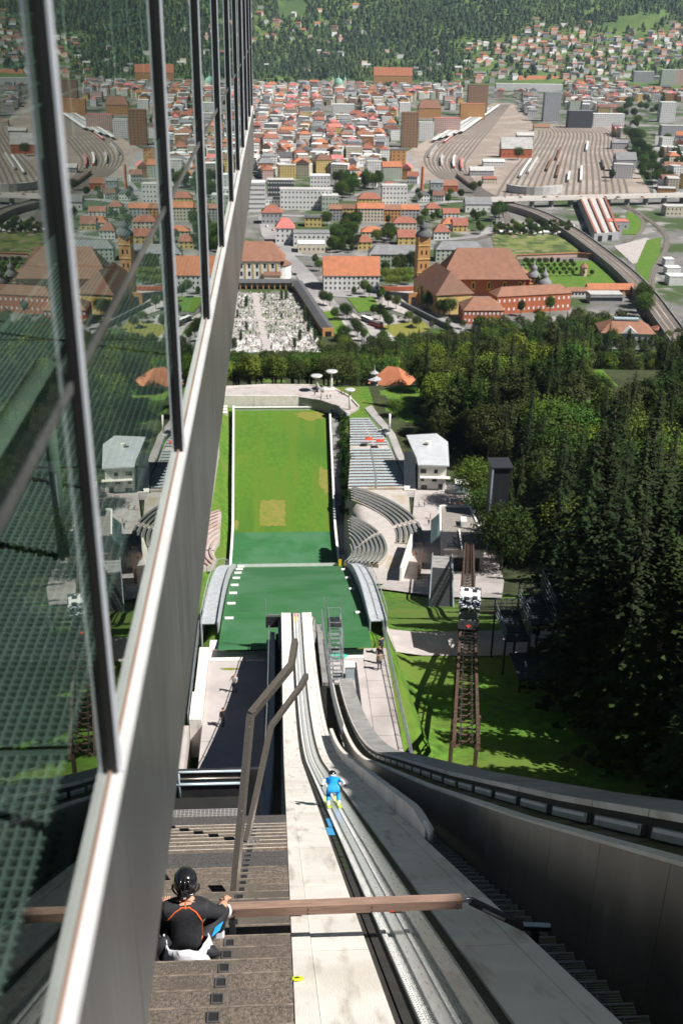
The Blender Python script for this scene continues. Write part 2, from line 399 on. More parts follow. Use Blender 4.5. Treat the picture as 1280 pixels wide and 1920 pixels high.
# ================================================================== THE GLASS BUILDING ON THE LEFT
W = 0.40
Z_SILL, Z_TRAN, Z_FASC = H - W/0.245, H - W/0.588, H - W/0.158
MUL = [2.02 + 1.98*k for k in range(-2, 10)]           # -1.94 ... 19.84
def glass_material():
    m = bpy.data.materials.new('green_tinted_glass'); m.use_nodes = True
    N = m.node_tree.nodes; L = m.node_tree.links; N.remove(N['Principled BSDF'])
    tr = N.new('ShaderNodeBsdfTransparent'); tr.inputs[0].default_value = (0.56, 0.64, 0.60, 1)
    gl = N.new('ShaderNodeBsdfGlossy'); gl.inputs['Roughness'].default_value = 0.0; gl.inputs[0].default_value = (0.90, 0.97, 0.93, 1)
    lw = N.new('ShaderNodeLayerWeight'); lw.inputs[0].default_value = 0.5; fr = N.new('ShaderNodeMath'); fr.operation = 'POWER'; fr.inputs[1].default_value = 4.2; L.new(lw.outputs['Facing'], fr.inputs[0])
    nz = N.new('ShaderNodeTexNoise'); nz.inputs['Scale'].default_value = 0.9; tc = N.new('ShaderNodeTexCoord'); L.new(tc.outputs['Object'], nz.inputs['Vector'])
    bp = N.new('ShaderNodeBump'); bp.inputs['Strength'].default_value = 0.02; bp.inputs['Distance'].default_value = 0.02
    L.new(nz.outputs['Fac'], bp.inputs['Height']); L.new(bp.outputs[0], gl.inputs['Normal'])
    mr = N.new('ShaderNodeMath'); mr.operation = 'MULTIPLY_ADD'; mr.inputs[1].default_value = 0.92; mr.inputs[2].default_value = 0.04; mr.use_clamp = True
    L.new(fr.outputs[0], mr.inputs[0])
    mx = N.new('ShaderNodeMixShader'); L.new(mr.outputs[0], mx.inputs[0]); L.new(tr.outputs[0], mx.inputs[1]); L.new(gl.outputs[0], mx.inputs[2])
    L.new(mx.outputs[0], N['Material Output'].inputs[0]); return m
MT['glass'] = glass_material()
MT['fascia'] = two_scale(material('brushed_fascia_steel', (0.285, 0.28, 0.285), 0.36, 0.85, 0.42, 5.0, stretch=(10, 10, 0.22)), (0.165, 0.162, 0.168), 0.9, 0.45, 0.75)
MT['fin'] = material('dark_fin_metal', (0.014, 0.013, 0.013), 0.5, 0.2, 0.2, 3.0)
MT['fin_edge'] = material('lit_aluminium_edge', (0.62, 0.63, 0.68), 0.4, 0.3, 0.1, 3.0)
MT['sill'] = material('pale_sill_metal', (0.62, 0.615, 0.615), 0.45, 0.3, 0.06, 3.0)
MT['sealant'] = material('copper_seal', (0.27, 0.18, 0.145), 0.6, 0.2)
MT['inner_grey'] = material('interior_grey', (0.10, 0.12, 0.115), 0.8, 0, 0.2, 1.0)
MT['tube_green'] = material('pale_green_tube', (0.30, 0.37, 0.31), 0.4, 0, 0.1, 2.0)
MT['grate_green'] = material('galvanised_floor_grating', (0.19, 0.235, 0.225), 0.5, 0.0, 0.15, 4.0)
gb = thing('glass_building', 'glass-walled tower cafe with dark vertical fins and brushed steel band, reflecting the city', 'building', (-W, 8, Z_SILL))
GX = -W
for a, b in zip(MUL, MUL[1:]):
    for z0, z1 in ((Z_SILL+0.012, Z_TRAN-0.012), (Z_TRAN+0.012, H+3.2)):
        k = mb(); k.face([(GX, a+.012, z0), (GX, b-.012, z0), (GX, b-.012, z1), (GX, a+.012, z1)])
        p = k.build('pane', MT['glass'], gb)
        p.rotation_euler = (0, 0, 0)
    k = mb(); k.box(GX-0.03, GX+0.004, a+.02, b-.02, Z_TRAN-0.010, Z_TRAN+0.010); k.build('transom', MT['fascia'], gb)
    k = mb(); k.box(GX-0.012, GX+0.030, a+.002, b-.002, Z_SILL-0.030, Z_SILL); s_ = k.build('sill', MT['sill'], gb)
    k = mb(); k.box(GX-0.004, GX+0.004, a+.004, b-.004, Z_SILL, Z_SILL+0.010); k.build('seal', MT['sealant'], s_)
    k = mb(); k.box(GX-0.03, GX+0.024, a+.003, b-.003, Z_FASC, Z_SILL-0.031); k.build('fascia_panel', MT['fascia'], gb)
for y in MUL:
    far = y > 19
    k = mb(); k.box(GX-0.006, GX+0.0175, y-.010, y+.010, Z_SILL+0.002, H+3.2); f_ = k.build('fin', MT['fin'], gb)
    k = mb(); k.box(GX+0.018, GX+0.025, y-.0095, y+.0095, Z_SILL+0.012, H+3.2); k.build('lit_edge_strip', MT['fin_edge'], f_)  # pale strip paints in the lit edge of the dark fin
# end wall, roof, back and underside
k = mb(); k.box(-8.0, GX-0.051, MUL[-1]-.012, MUL[-1]+.05, Z_FASC, H+3.2); k.build('end_wall', MT['fin'], gb)
k = mb(); k.box(-8.0, GX+0.05, MUL[0], MUL[-1]+.1, H+3.25, H+3.6); k.build('roof', MT['fascia'], gb)
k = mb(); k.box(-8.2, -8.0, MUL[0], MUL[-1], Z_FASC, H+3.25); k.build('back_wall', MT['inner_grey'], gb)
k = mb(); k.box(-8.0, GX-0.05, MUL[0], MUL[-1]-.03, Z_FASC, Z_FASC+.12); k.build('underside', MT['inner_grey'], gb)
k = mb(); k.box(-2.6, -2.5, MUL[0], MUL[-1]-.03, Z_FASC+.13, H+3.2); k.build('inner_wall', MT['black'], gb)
# floor grating just inside the panes, one framed panel per bay
ZG = Z_SILL - 0.24; MT['tray'] = material('grey_green_tray', (0.03, 0.045, 0.042), .7, 0, .2, 2.0)
for a, b in zip(MUL, MUL[1:]):
    if b < 0.5: continue
    k = mb(); x0, x1 = GX-1.30, GX-0.14; y0, y1 = a+0.42, b+0.38
    nb = 38
    for i in range(nb+1):
        x = lerp(x0, x1, i/nb); k.box(x-.0035, x+.0035, y0, y1, ZG-.025, ZG)
    for i in range(60):
        y = lerp(y0, y1, i/59); k.box(x0, x1, y-.003, y+.003, ZG-.022, ZG-.002)
    k2_ = mb(); k2_.box(x0-.02, x1+.1, y0-.02, y1+.02, ZG-.24, ZG-.20); k2_.build('tray', MT['tray'], gb)
    g_ = k.build('floor_grating', MT['grate_green'], gb); tag(g_, kind='stuff')
    for q in ((x0-.03, x0-.004, y0-.03, y1+.03), (x1+.004, x1+.034, y0-.03, y1+.03), (x0, x1, y0-.03, y0-.004), (x0, x1, y1+.004, y1+.03)):
        k = mb(); k.box(*q, ZG-.05, ZG+.004); k.build('frame_bar', MT['grate_green'], g_)
k = mb(); k.tube([(-.80, -1, H-1.17), (-.80, 3.6, H-1.17)], .05, 12); k.build('inner_handrail', MT['tube_green'], gb, smooth=True)
for y in (0.6, 3.56):
    k = mb(); k.tube([(-.80, y, ZG), (-.80, y, H-1.17)], .022, 8); k.build('rail_post', MT['tube_green'], gb, smooth=True)
# venetian blinds hanging inside, second and third bay
MT['blind'] = material('pale_green_blind', (0.20, 0.27, 0.25), 0.5, 0.0, 0.1, 2.0)
for bi, bay in enumerate((2, 3)):
    a, b = MUL[bay]+.15, MUL[bay+1]-.25
    z = H+1.6
    zb = H-0.32 if bi == 0 else H-0.25
    while z > zb:
        k = mb(); k.hexa([(GX-.30, a, z-.012), (GX-.22, a, z+.012), (GX-.22, b, z+.012), (GX-.30, b, z-.012), (GX-.30, a, z-.010), (GX-.22, a, z+.014), (GX-.22, b, z+.014), (GX-.30, b, z-.010)])
        k.build('blind_slat', MT['blind'], gb); z -= 0.055
    for y in (a+.3, (a+b)/2, b-.3):
        k = mb(); k.tube([(GX-.21, y, H+1.6), (GX-.21, y, zb-.06)], .004, 5); k.build('blind_cord', MT['tube_green'], gb)

# ================================================================== THE IN-RUN
ir = thing('inrun', 'pale concrete ski jump in-run with silver ice track running down to the take-off', 'ski jump', (AX, 40, zin(40)))
X0, XT0, XT1, X1 = 0.08, 0.84, 1.74, 2.52
def yr(a, b, st): 
    n = max(1, int(round((b-a)/st))); return [a+(b-a)*i/n for i in range(n+1)]
YA = 1.5
# concrete cheeks in cast lengths with open joints
joints = [1.5, 4.6, 7.7, 10.8, 14, 18, 22, 26, 30, 34, 38, 42, 46, 50, 54, 58, 62, 66, 70, LIP]
for a, b in zip(joints, joints[1:]):
    k = mb(); k.slab(X0+.20, XT0, yr(a+.006, b-.006, .8), zin, .35); k.build('concrete_cheek', MT['concrete'], ir)
    k = mb(); k.slab(XT1, X1-.20, yr(a+.006, b-.006, .8), zin, .35); k.build('concrete_cheek', MT['concrete'], ir)
    k = mb(); k.slab(X0, X0+.194, yr(a+.006, b-.006, .8), lambda y: zin(y)+.02, .40); k.build('edge_beam', MT['concrete'], ir)
    k = mb(); k.slab(X1-.194, X1, yr(a+.006, b-.006, .8), lambda y: zin(y)+.02, .40); k.build('edge_beam', MT['concrete'], ir)
# dark recess strips either side of the track, track bed
k = mb(); k.slab(XT0+.004, XT1-.004, yr(YA, LIP, .7), lambda y: zin(y)-.10, .3); k.build('track_bed', MT['dark'], ir)
for a, b in ((XT0+.005, XT0+.055), (XT0+.075, XT0+.185), (XT1-.115, XT1-.006)):
    k = mb(); k.slab(a, b, yr(YA, LIP, .7), lambda y: zin(y)-.035, .06); k.build('rubber_strip', MT['dark'], ir)
# the two-groove track: ridges, knobbed grooves, polished rails
tx0, tx1 = XT0+.195, XT1-.125
wT = tx1-tx0
def strip(u0, u1, dz, name, mat):
    k = mb(); k.slab(tx0+wT*u0, tx0+wT*u1, yr(YA, LIP-.1, .6), lambda y: zin(y)+dz, .09); return k.build(name, mat, ir)
strip(0.00, 0.09, .012, 'track_ridge', MT['white'])
strip(0.095, 0.24, -.045, 'track_groove', MT['track_rib'])
strip(0.245, 0.445, -.004, 'track_rail', MT['track'])
strip(0.45, 0.52, .012, 'track_ridge', MT['white'])
strip(0.525, 0.68, -.045, 'track_groove', MT['track_rib'])
strip(0.685, 0.97, -.004, 'track_rail', MT['track'])
strip(0.975, 1.0, .010, 'track_ridge', MT['track_rib'])
# knobs in the grooves near the camera
kn = mb(); kn.lathe([(.011, 0), (.011, .010), (.005, .015)], n=6)
km = kn.mesh('knob', MT['track_rib'])
knobs = mb()
random.seed(2)
y = 4.2
while y < 15:
    for u in (0.025, 0.065, 0.115, 0.15, 0.185, 0.22, 0.46, 0.51, 0.545, 0.58, 0.615, 0.65):
        x = tx0+wT*u; rdg = u < .09 or .45 < u < .52; z = zin(y)+(.012 if rdg else -.045)
        knobs.hexa([(x-.009, y-.012, z-.004), (x+.009, y-.012, z-.004), (x+.009, y+.012, z-.012), (x-.009, y+.012, z-.012), (x-.005, y-.007, z+.014), (x+.005, y-.007, z+.014), (x+.005, y+.007, z+.006), (x-.005, y+.007, z+.006)])
    y += .055
tag(knobs.build('groove_knobs', MT['track_rib'], ir), kind='stuff')
# green-grey ice plates glimpsed in the strips, blue paint
for yy in yr(12.2, 18.5, .45):
    for x in (XT0+.08, XT1-.11):
        k = mb(); k.slab(x, x+.10, [yy, yy+.16], lambda y: zin(y)-.031, .02); k.build('slat', MT['leaf_d'], ir)
for y0, x0, l in ((15.6, XT0+.02, 1.0), (16.7, XT0+.09, 1.3)):
    k = mb(); k.slab(x0, x0+.13, yr(y0, y0+l, .5), lambda y: zin(y)-.028, .02); k.build('blue_cover', MT['blue_paint'], ir)
# take-off edge markings
for i, (a, b) in enumerate(((0.10, .23), (.53, .67))):
    k = mb(); k.slab(tx0+wT*a, tx0+wT*b, [LIP-1.9, LIP-1.0], lambda y: zin(y)+.02, .02); k.build('yellow_mark', MT['yellow'], ir)
    k = mb(); k.slab(tx0+wT*a, tx0+wT*b, [LIP-.98, LIP-.15], lambda y: zin(y)+.02, .02); k.build('red_mark', MT['red'], ir)
# girder below, widening to carry both service stairs
k = mb(); k.slab(-1.15, -.05, yr(3.0, LIP-1.0, 1.5), lambda y: zin(y)-2.1, 1.2); k.build('girder', MT['concrete_dark'], ir)
k = mb(); k.slab(-.04, 3.45, yr(3.0, LIP-1.0, 1.5), lambda y: zin(y)-1.42, lambda y: 2.2 if y < 60 else lerp(2.2, 1.6, (y-60)/15)); k.build('girder', MT['concrete_dark'], ir)
k = mb(); k.box(-.2, 2.8, LIP-4, LIP-.1, 148, zin(LIP)-.37); k.build('takeoff_block', MT['concrete_dark'], ir)
k = mb(); k.box(-1.2, 3.2, 54, 60, 146, zin(58)-2.6); k.build('pier', MT['concrete_dark'], ir)
# low parapet on the sunny side of the in-run, with its rolled end
k = mb(); k.slab(X1+.006, X1+.17, yr(14.6, 46, .7), lambda y: zin(y)+.50*min(1, .45+(y-14.6)/3.0) if y < 17 else zin(y)+.50, lambda y: 1.0); k.build('parapet', MT['concrete'], ir)
k = mb(); k.tube([(X1+.09, 14.6, zin(14.6)+.0), (X1+.09, 14.48, zin(14.6)+.12), (X1+.09, 14.52, zin(14.6)+.22), (X1+.09, 14.75, zin(14.75)+.26), (X1+.09, 15.1, zin(15.1)+.30)], [.03, .05, .055, .055, .05], 10); k.build('rolled_end', MT['white'], ir, smooth=True)

# service stair in the gap on the right: a grating tread with bracket per step
ss = thing('service_stair', 'dark steel grating service stair in the shaded gap between in-run and curved wall', 'stairs', (3.0, 20, zin(20)-.8))
y = 3.2; tr_mesh = None; i = 0
while y < 46:
    z = zin(y)-.82
    k = mb(); k.box(2.74, 3.46, -.13, .13, -.03, 0); 
    if tr_mesh is None:
        k = mb()
        for q in range(9): k.box(-.36, .36, -.13+q*.0325-.004, -.13+q*.0325+.004, -.03, 0)
        for q in (-.36, -.12, .12, .355): k.box(q-.004, q+.004, -.13, .13, -.03, -.002)
        k.box(-.365, .365, .132, .150, -.045, .006)
        tr_mesh = k.mesh('tread', MT['grating'])
        k = mb(); k.box(-.05, .05, -.03, .03, 0, .10); br_mesh = k.mesh('bracket', MT['concrete_dark'])
    link('tread', tr_mesh, ss, (3.10-3.0, y-20, z-(zin(20)-.8)))
    if i % 2 == 0: link('bracket', br_mesh, ss, (2.86-3.0, y-20, z-(zin(20)-.8)-.02))
    y += .36 if y < 20 else .6; i += 1
k = mb(); k.slab(2.75, 3.46, yr(3, LIP-3, 1.5), lambda y: zin(y)-1.25, .1); k.build('gap_floor', MT['black'], ss)  # black floor puts the shade of the gap into its colour

# the curved steel-clad side wall with its lamp ledge
sw = thing('side_wall', 'tall dark curved side wall of the in-run with sunlit concrete coping', 'wall', (3.6, 20, zin(20)))
MT['cladding'] = two_scale(material('weathered_cladding', (0.18, 0.168, 0.158), 0.40, 0.6, 0.22, 2.0, stretch=(1, 2, .3)), (0.115, 0.105, 0.095), 0.5, .48, .7)
MT['moss'] = two_scale(material('mossy_ledge', (0.07, 0.075, 0.03), 0.95, 0, 0.5, 5.0, .6, 20), (0.14, 0.13, 0.10), 1.3, .5, .62)
wz = lambda y: zin(y) + table([(3, 1.45), (7, 1.17), (12, .85), (20, .5), (30, .25), (46, -.2), (54, -.5), (62, -.9)], y)
pj_ = [2.0]
while pj_[-1] < 62: pj_.append(pj_[-1]+1.72)
for a, b in zip(pj_, pj_[1:]):
    k = mb(); k.slab(3.5, 3.56, yr(a+.005, b-.005, .45), wz, lambda y: wz(y)-zin(y)+1.25); k.build('cladding_panel', MT['cladding'], sw)
    k = mb(); k.slab(3.47, 3.66, yr(a+.008, b-.008, .45), lambda y: wz(y)+.05, .05); k.build('inner_coping', MT['concrete'], sw)
    k = mb(); k.slab(4.05, 4.22, yr(a+.004, b-.004, .45), lambda y: wz(y)+.36, .36); k.build('lamp_wall', MT['dark'], sw)
    k = mb(); k.slab(3.99, 4.06, yr(a+.14, b-.14, .45), lambda y: wz(y)+.22, .16); lb = k.build('lamp_box', MT['grating'], sw)
    k = mb(); k.slab(3.975, 3.988, yr(a+.2, b-.2, .45), lambda y: wz(y)+.205, .05); k.build('lens', MT['white'], lb)
    k = mb(); k.slab(4.0, 4.95, yr(a+.01, b-.01, .45), lambda y: wz(y)+.44, .07); k.build('outer_coping', MT['concrete_dark'], sw)
    k = mb(); k.slab(3.985, 4.02, yr(a+.012, b-.012, .45), lambda y: wz(y)+.445, .10); k.build('coping_edge', MT['concrete'], sw)
k = mb(); k.slab(3.57, 4.04, yr(2, 62, .45), lambda y: wz(y)+.02+.012*math.sin(y*9), .1); k.build('mossy_ledge', MT['moss'], sw)
k = mb(); k.slab(4.3, 4.9, yr(2, 62, .9), lambda y: wz(y)+.36, 2.6); k.build('backing', MT['concrete_dark'], sw)
random.seed(5)
for yy in (26.2, 26.9, 27.5, 28.4, 24.9, 25.6, 27.0):
    k = mb(); l = random.uniform(.25, .6); xq = 4.0+random.uniform(.0, .25); k.slab(xq, xq+random.uniform(.08, .2), yr(yy, yy+l, .2), lambda y: wz(y)+.452, .004); k.build('paint_splash', MT['blue_paint'], sw)
for yy in (22.6, 23.3):
    k = mb(); k.slab(3.5, 3.6, yr(yy, yy+.4, .2), lambda y: wz(y)+.054, .004); k.build('paint_splash', MT['blue_paint'], sw)
# lower continuation of the wall: mesh-clad fence down to the take-off, both sides of the in-run
def fence_line(name, label, xf, y0, y1, zf, h, step, mat_post, mat_panel=None, group=None, rails=2):
    t = thing(name, label, 'fence', (xf((y0+y1)/2), (y0+y1)/2, zf((y0+y1)/2)), group=group)
    ys = yr(y0, y1, step)
    for a in ys:
        k = mb(); k.box(xf(a)-.03, xf(a)+.03, a-.03, a+.03, zf(a), zf(a)+h); k.build('post', mat_post, t)
    for a, b in zip(ys, ys[1:]):
        for r_ in range(rails):
            zz = h*(1-r_*.5)-.03
            k = mb(); k.bar((xf(a), a+.031, zf(a)+zz), (xf(b), b-.031, zf(b)+zz), .05, .05); k.build('rail', mat_post, t)
        if mat_panel:
            k = mb(); n = int((b-a)/.16); 
            for q in range(1, n):
                u = q/n; yy = lerp(a, b, u); k.box(xf(yy)-.008, xf(yy)+.008, yy-.012, yy+.012, lerp(zf(a), zf(b), u)+.1, lerp(zf(a), zf(b), u)+h-.06)
            k.build('bar_panel', mat_panel, t)
    return t
k = mb(); k.slab(2.9, 3.3, yr(62.5, LIP-.6, 1.2), lambda y: zin(y)-.9, .3); k.build('lower_ledge', MT['concrete_dark'], sw)
fence_line('steel_fence', 'grey steel bar fence along the sunny side of the lower in-run', lambda y: 3.36, 48, LIP-.3, lambda y: zin(y)-.9, 1.35, 2.2, MT['grating'], MT['grating'])
fence_line('steel_fence', 'grey steel bar fence along the shaded side of the lower in-run', lambda y: -.95, 22, LIP-.3, lambda y: zin(y)-1.9, .85, 2.4, MT['grating'])
k = mb(); k.slab(-.97, -.93, yr(22, LIP-.3, 1.2), lambda y: zin(y)-1.3, .8); o_ = k.build('fence_board', MT['grating'], ir)
wk = thing('service_walk', 'grey stepped service walkway beside the shaded edge of the in-run', 'walkway', (-.6, 45, zin(45)-.8))
st_mesh = None; y = 19.8
while y < LIP-.6:
    if st_mesh is None:
        k = mb(); k.box(-.19, .19, -.27, .27, -.05, 0); st_mesh = k.mesh('tread', MT['grating'])
    link('tread', st_mesh, wk, (-.66+.6, y-45, zin(y)-1.5-(zin(45)-.8))); y += .58
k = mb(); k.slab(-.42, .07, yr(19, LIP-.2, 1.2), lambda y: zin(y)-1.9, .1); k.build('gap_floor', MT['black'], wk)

# added screen out of view, shaped so its shadow lies on the right-hand cheek
caster = thing('shade_caster', 'covered steel lift gallery climbing beside the in-run to the tower head', 'gallery', (17.7, 10, 150))
edge = []
for i in range(31):
    Y_ = 2.0 + i*1.1; Xe = 1.22 + .028*(Y_-5.8) + (0.0 if Y_ < 20 else .16*random.Random(i).uniform(-1, 1))
    t_ = (17.0-Xe)/SUN.x; edge.append((Y_+SUN.y*t_, zin(Y_)+SUN.z*t_))
for i, (a, b) in enumerate(zip(edge, edge[1:])):
    k = mb(); hh = 1.9
    k.hexa([(17.0, a[0], a[1]-hh), (18.4, a[0], a[1]-hh-.3), (18.4, b[0]-.01, b[1]-hh-.3), (17.0, b[0]-.01, b[1]-hh), (17.0, a[0], a[1]), (18.4, a[0], a[1]-.3), (18.4, b[0]-.01, b[1]-.3), (17.0, b[0]-.01, b[1])])
    k.build('caster_bay', MT['dark_steel'], caster)
for j in (2, 12, 22):
    for x in (17.3, 18.2):
        k = mb(); k.box(x-.15, x+.15, edge[j][0]-.15, edge[j][0]+.15, 140, edge[j][1]-2.4); k.build('pier', MT['dark_steel'], caster)

# ================================================================== THE STAIRS ON THE LEFT
stt = thing('start_stairs', 'broad brown gravel-coated stairs beside the in-run where the jumper sits', 'stairs', (-1.8, 10, zin(10)))
TR = 0.42
SX0, SX1 = -3.9, X0-.012
sy = 17.6; n = 0; steps = []
while sy > 2.5:
    y0, y1 = sy-TR, sy; z = zin((y0+y1)/2) + 0.02
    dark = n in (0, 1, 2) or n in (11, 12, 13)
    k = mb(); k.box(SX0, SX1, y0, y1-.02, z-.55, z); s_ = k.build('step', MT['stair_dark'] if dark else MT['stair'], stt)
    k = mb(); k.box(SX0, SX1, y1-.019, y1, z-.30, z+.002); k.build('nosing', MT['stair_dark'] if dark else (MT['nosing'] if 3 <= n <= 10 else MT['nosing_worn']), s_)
    steps.append((y0, y1, z)); sy -= TR; n += 1
# square post sockets let into the treads
MT['socket'] = material('socket_steel', (0.25, 0.25, 0.26), 0.4, .8)
for i, (y0, y1, z) in enumerate(steps):
    if y1 > 16.3 or y0 < 4: continue
    yc = y1-.105; xs = -0.545
    k = mb(); s = .05
    for q in ((xs-s, xs+s, yc-s, yc-s+.012), (xs-s, xs+s, yc+s-.012, yc+s), (xs-s, xs-s+.012, yc-s+.013, yc+s-.013), (xs+s-.012, xs+s, yc-s+.013, yc+s-.013)): k.box(*q, z+.001, z+.014)
    so_ = k.build('post_socket', MT['socket'], stt)
    k = mb(); k.box(xs-s+.013, xs+s-.013, yc-s+.013, yc+s-.013, z+.0015, z+.004); k.build('socket_hole', MT['black'], so_)
k = mb(); k.slab(SX0, SX1, [2.5, 17.5], lambda y: zin(y)-.62, .9); k.build('stair_girder', MT['concrete_dark'], stt)
# steel mesh landing below the stairs and its railing
lg = thing('mesh_landing', 'grey steel mesh landing in shade below the brown stairs', 'landing', (-2.2, 19, zin(18)-.9))
k = mb(); zl_ = zin(18.0)-.55
for i in range(34): k.box(lerp(-3.9, -.95, i/33)-.006, lerp(-3.9, -.95, i/33)+.006, 17.7, 19.0, zl_-.03, zl_)
for i in range(26): k.box(-3.9, -.95, lerp(17.7, 19.0, i/25)-.006, lerp(17.7, 19.0, i/25)+.006, zl_-.032, zl_-.002)
tag(k.build('mesh_floor', MT['concrete_dark'], lg), kind='stuff')  # mesh given a darker grey for the shade it lies in
k = mb(); k.box(-3.9, -.95, 18.25, 18.42, zl_-.03, zl_+.02); k.build('cross_beam', MT['rust'], lg)
k = mb(); k.box(-3.95, -.9, 17.62, 19.9, zl_-1.4, zl_-.9); k.build('lower_deck', MT['black'], lg)  # deck, apron and floor are dark to paint in the shadowed space here
k = mb(); k.box(-3.9, -.5, 19.92, 20.0, zl_-1.0, zl_+.35); k.build('shade_apron', MT['dark_steel'], lg)
k = mb(); k.box(-3.9, -.95, 19.02, 19.9, zl_-.5, zl_-.42); k.build('shade_floor', MT['black'], lg)
rl = thing('landing_railing', 'pale blue-grey tubular railing at the foot of the brown stairs', 'railing', (-2, 19.9, zl_))
MT['rail_blue'] = material('pale_blue_rail', (0.42, 0.50, 0.55), 0.4, .4, .1)
zt = 200-.812*19.9
for zz, rr in ((zt, .03), (zt-.36, .035)):
    k = mb(); k.tube([(-3.9, 19.9, zz), (-.92, 19.9, zz)], rr, 8); k.build('rail', MT['rail_blue'], rl, smooth=True)
k = mb(); k.tube([(-3.9, 19.9, zt-.20), (-.95, 19.9, zt-.20)], .02, 8); k.build('rail', MT['post'], rl, smooth=True)
for x in (-.92, -2.4, -3.85):
    k = mb(); k.tube([(x, 19.9, zl_-.5), (x, 19.9, zt)], .028, 8); k.build('post', MT['rail_blue'], rl, smooth=True)

# ------------------------------------------------------------------ the two bent steel arms bolted to the stairs
def bent_arm(label, pts, wdt):
    b = Vector(pts[0]); t = thing('bent_arm', label, 'steel arm', b, group='bent steel arms on the stairs')
    for i, (p, q) in enumerate(zip(pts, pts[1:])):
        p, q = Vector(p), Vector(q); d = (q-p).normalized()
        k = mb(); k.bar(p+d*.006*(i > 0), q+d*.012, wdt, wdt*.62, up=(1, -.35, 0)); k.build('arm_section', MT['post'], t)
        for u in (.06, .5, .94) if i == 0 else (.1,):
            c = p.lerp(q, u); k = mb(); k.lathe([(.018, 0), (.018, .012), (.008, .02)], (0, 0, 0), 8)
            bo = k.mesh('bolt', MT['steel']); o = link('bolt', bo, t, c-b+Vector((0, -wdt*.36, .02))); o.rotation_euler = (R(60), 0, 0)
    k = mb(); z = b.z
    pl = [(.17, .0), (.14, .07), (-.14, .07), (-.17, 0), (-.14, -.07), (.14, -.07)]
    k.prism([(b.x+.06+x, b.y+y) for x, y in pl], z-.01, z+.012); k.build('base_plate', MT['steel'], t)
    for x in (-.08, .02, .12, .18):
        k = mb(); k.lathe([(.016, 0), (.016, .03), (.006, .035)], (b.x+x, b.y-.03, z+.012), 6); k.build('anchor_bolt', MT['steel'], t)
    return t
def arm_pt(px, py, Y): 
    p = atY(px, py, Y); return (p.x, p.y, p.z)
s1 = [s for s in steps if s[0] < 10.1 <= s[1]][0]; s2 = [s for s in steps if s[0] < 14.2 <= s[1]][0]
bent_arm('taller bent brown steel arm rising from the stairs nearest the seated jumper', [(-.64, 10.05, s1[2]+.012), (-.40, 11.4, 191.65), arm_pt(546, 1248, 12.0), arm_pt(553, 1203, 12.35)], .125)
bent_arm('shorter bent brown steel arm farther down the stairs', [(-.63, 14.2, s2[2]+.012), arm_pt(508, 1362, 15.6), arm_pt(563, 1288, 16.1), arm_pt(574, 1268, 16.4)], .13)

# ------------------------------------------------------------------ start beam across the in-run
YB, ZB = 8.12, 191.63
bm_ = thing('start_beam', 'brown painted wooden start beam lying across the in-run track', 'beam', (.6, YB, ZB-.46))
k = mb(); k.bar((-.56, YB, ZB), (1.83, YB, ZB+.02), .10, .115); beam = k.build('beam', MT['wood'], bm_)
for x in (-.5, .25, .9, 1.78):
    for dz in (-.03, .03):
        k = mb(); k.lathe([(.008, 0), (.008, .006)], n=8); o = link('bolt', k.mesh('bolt', MT['dark']), bm_, (x-.6, -.052, .46+dz)); o.rotation_euler = (R(90), 0, 0)
for x in (.12, .8, 1.15):
    k = mb(); k.box(x-.06, x+.06, YB-.04, YB+.04, ZB-.075, ZB-.06); k.build('clip', MT['dark'], bm_)
k = mb(); k.box(1.08, 1.13, YB-.052, YB-.0505, ZB-.05, ZB-.03); k.build('red_mark', MT['red'], bm_)
k = mb(); k.tube([(1.80, YB+.02, ZB+.01), (1.90, YB+.03, ZB+.015), (1.96, YB+.03, ZB-.02)], .028, 8); k.build('hinge', MT['steel'], bm_, smooth=True)
k = mb(); k.bar((1.93, YB+.03, ZB-.01), (2.50, YB+.02, ZB-.38), .06, .065); sa = k.build('support_arm', MT['dark_steel'], bm_)
k = mb(); k.bar((2.06, YB-.008, ZB-.09), (2.30, YB-.012, ZB-.245), .012, .03); k.build('label_plate', MT['steel'], sa)
k = mb(); k.bar((2.48, YB+.02, ZB-.39), (2.80, YB, ZB-.40), .06, .05); k.build('support_foot', MT['dark_steel'], bm_)
k = mb(); k.bar((2.48, YB+.02, ZB-.355), (2.80, YB, ZB-.365), .055, .012); k.build('support_cap', MT['rail_blue'], bm_)
k = mb(); k.box(2.6, 2.68, YB-.04, YB+.06, ZB-1.1, ZB-.43); k.build('support_post', MT['dark_steel'], bm_)
k = mb(); k.box(-.56, -.50, YB-.04, YB+.04, zin(YB)+.03, ZB-.06); k.build('support_post', MT['dark_steel'], bm_)
# small neon markers stuck on the edge beam and the step
for x, y_ in ((X0+.03, 6.75),):
    k = mb(); k.lathe([(.06, 0), (.06, .012), (.035, .013)], n=16); o = k.build('neon_marker', MT['neon'], None); o.location = (x, y_, zin(y_)+.034); o.rotation_euler = (-R(35.7), 0, 0)
    tag(o, 'round neon yellow marker disc on the concrete edge near the start beam', 'marker')
    k = mb(); k.lathe([(.025, 0), (.025, .014)], n=12); h_ = link('marker_hole', k.mesh('marker_hole', MT['black']), o)
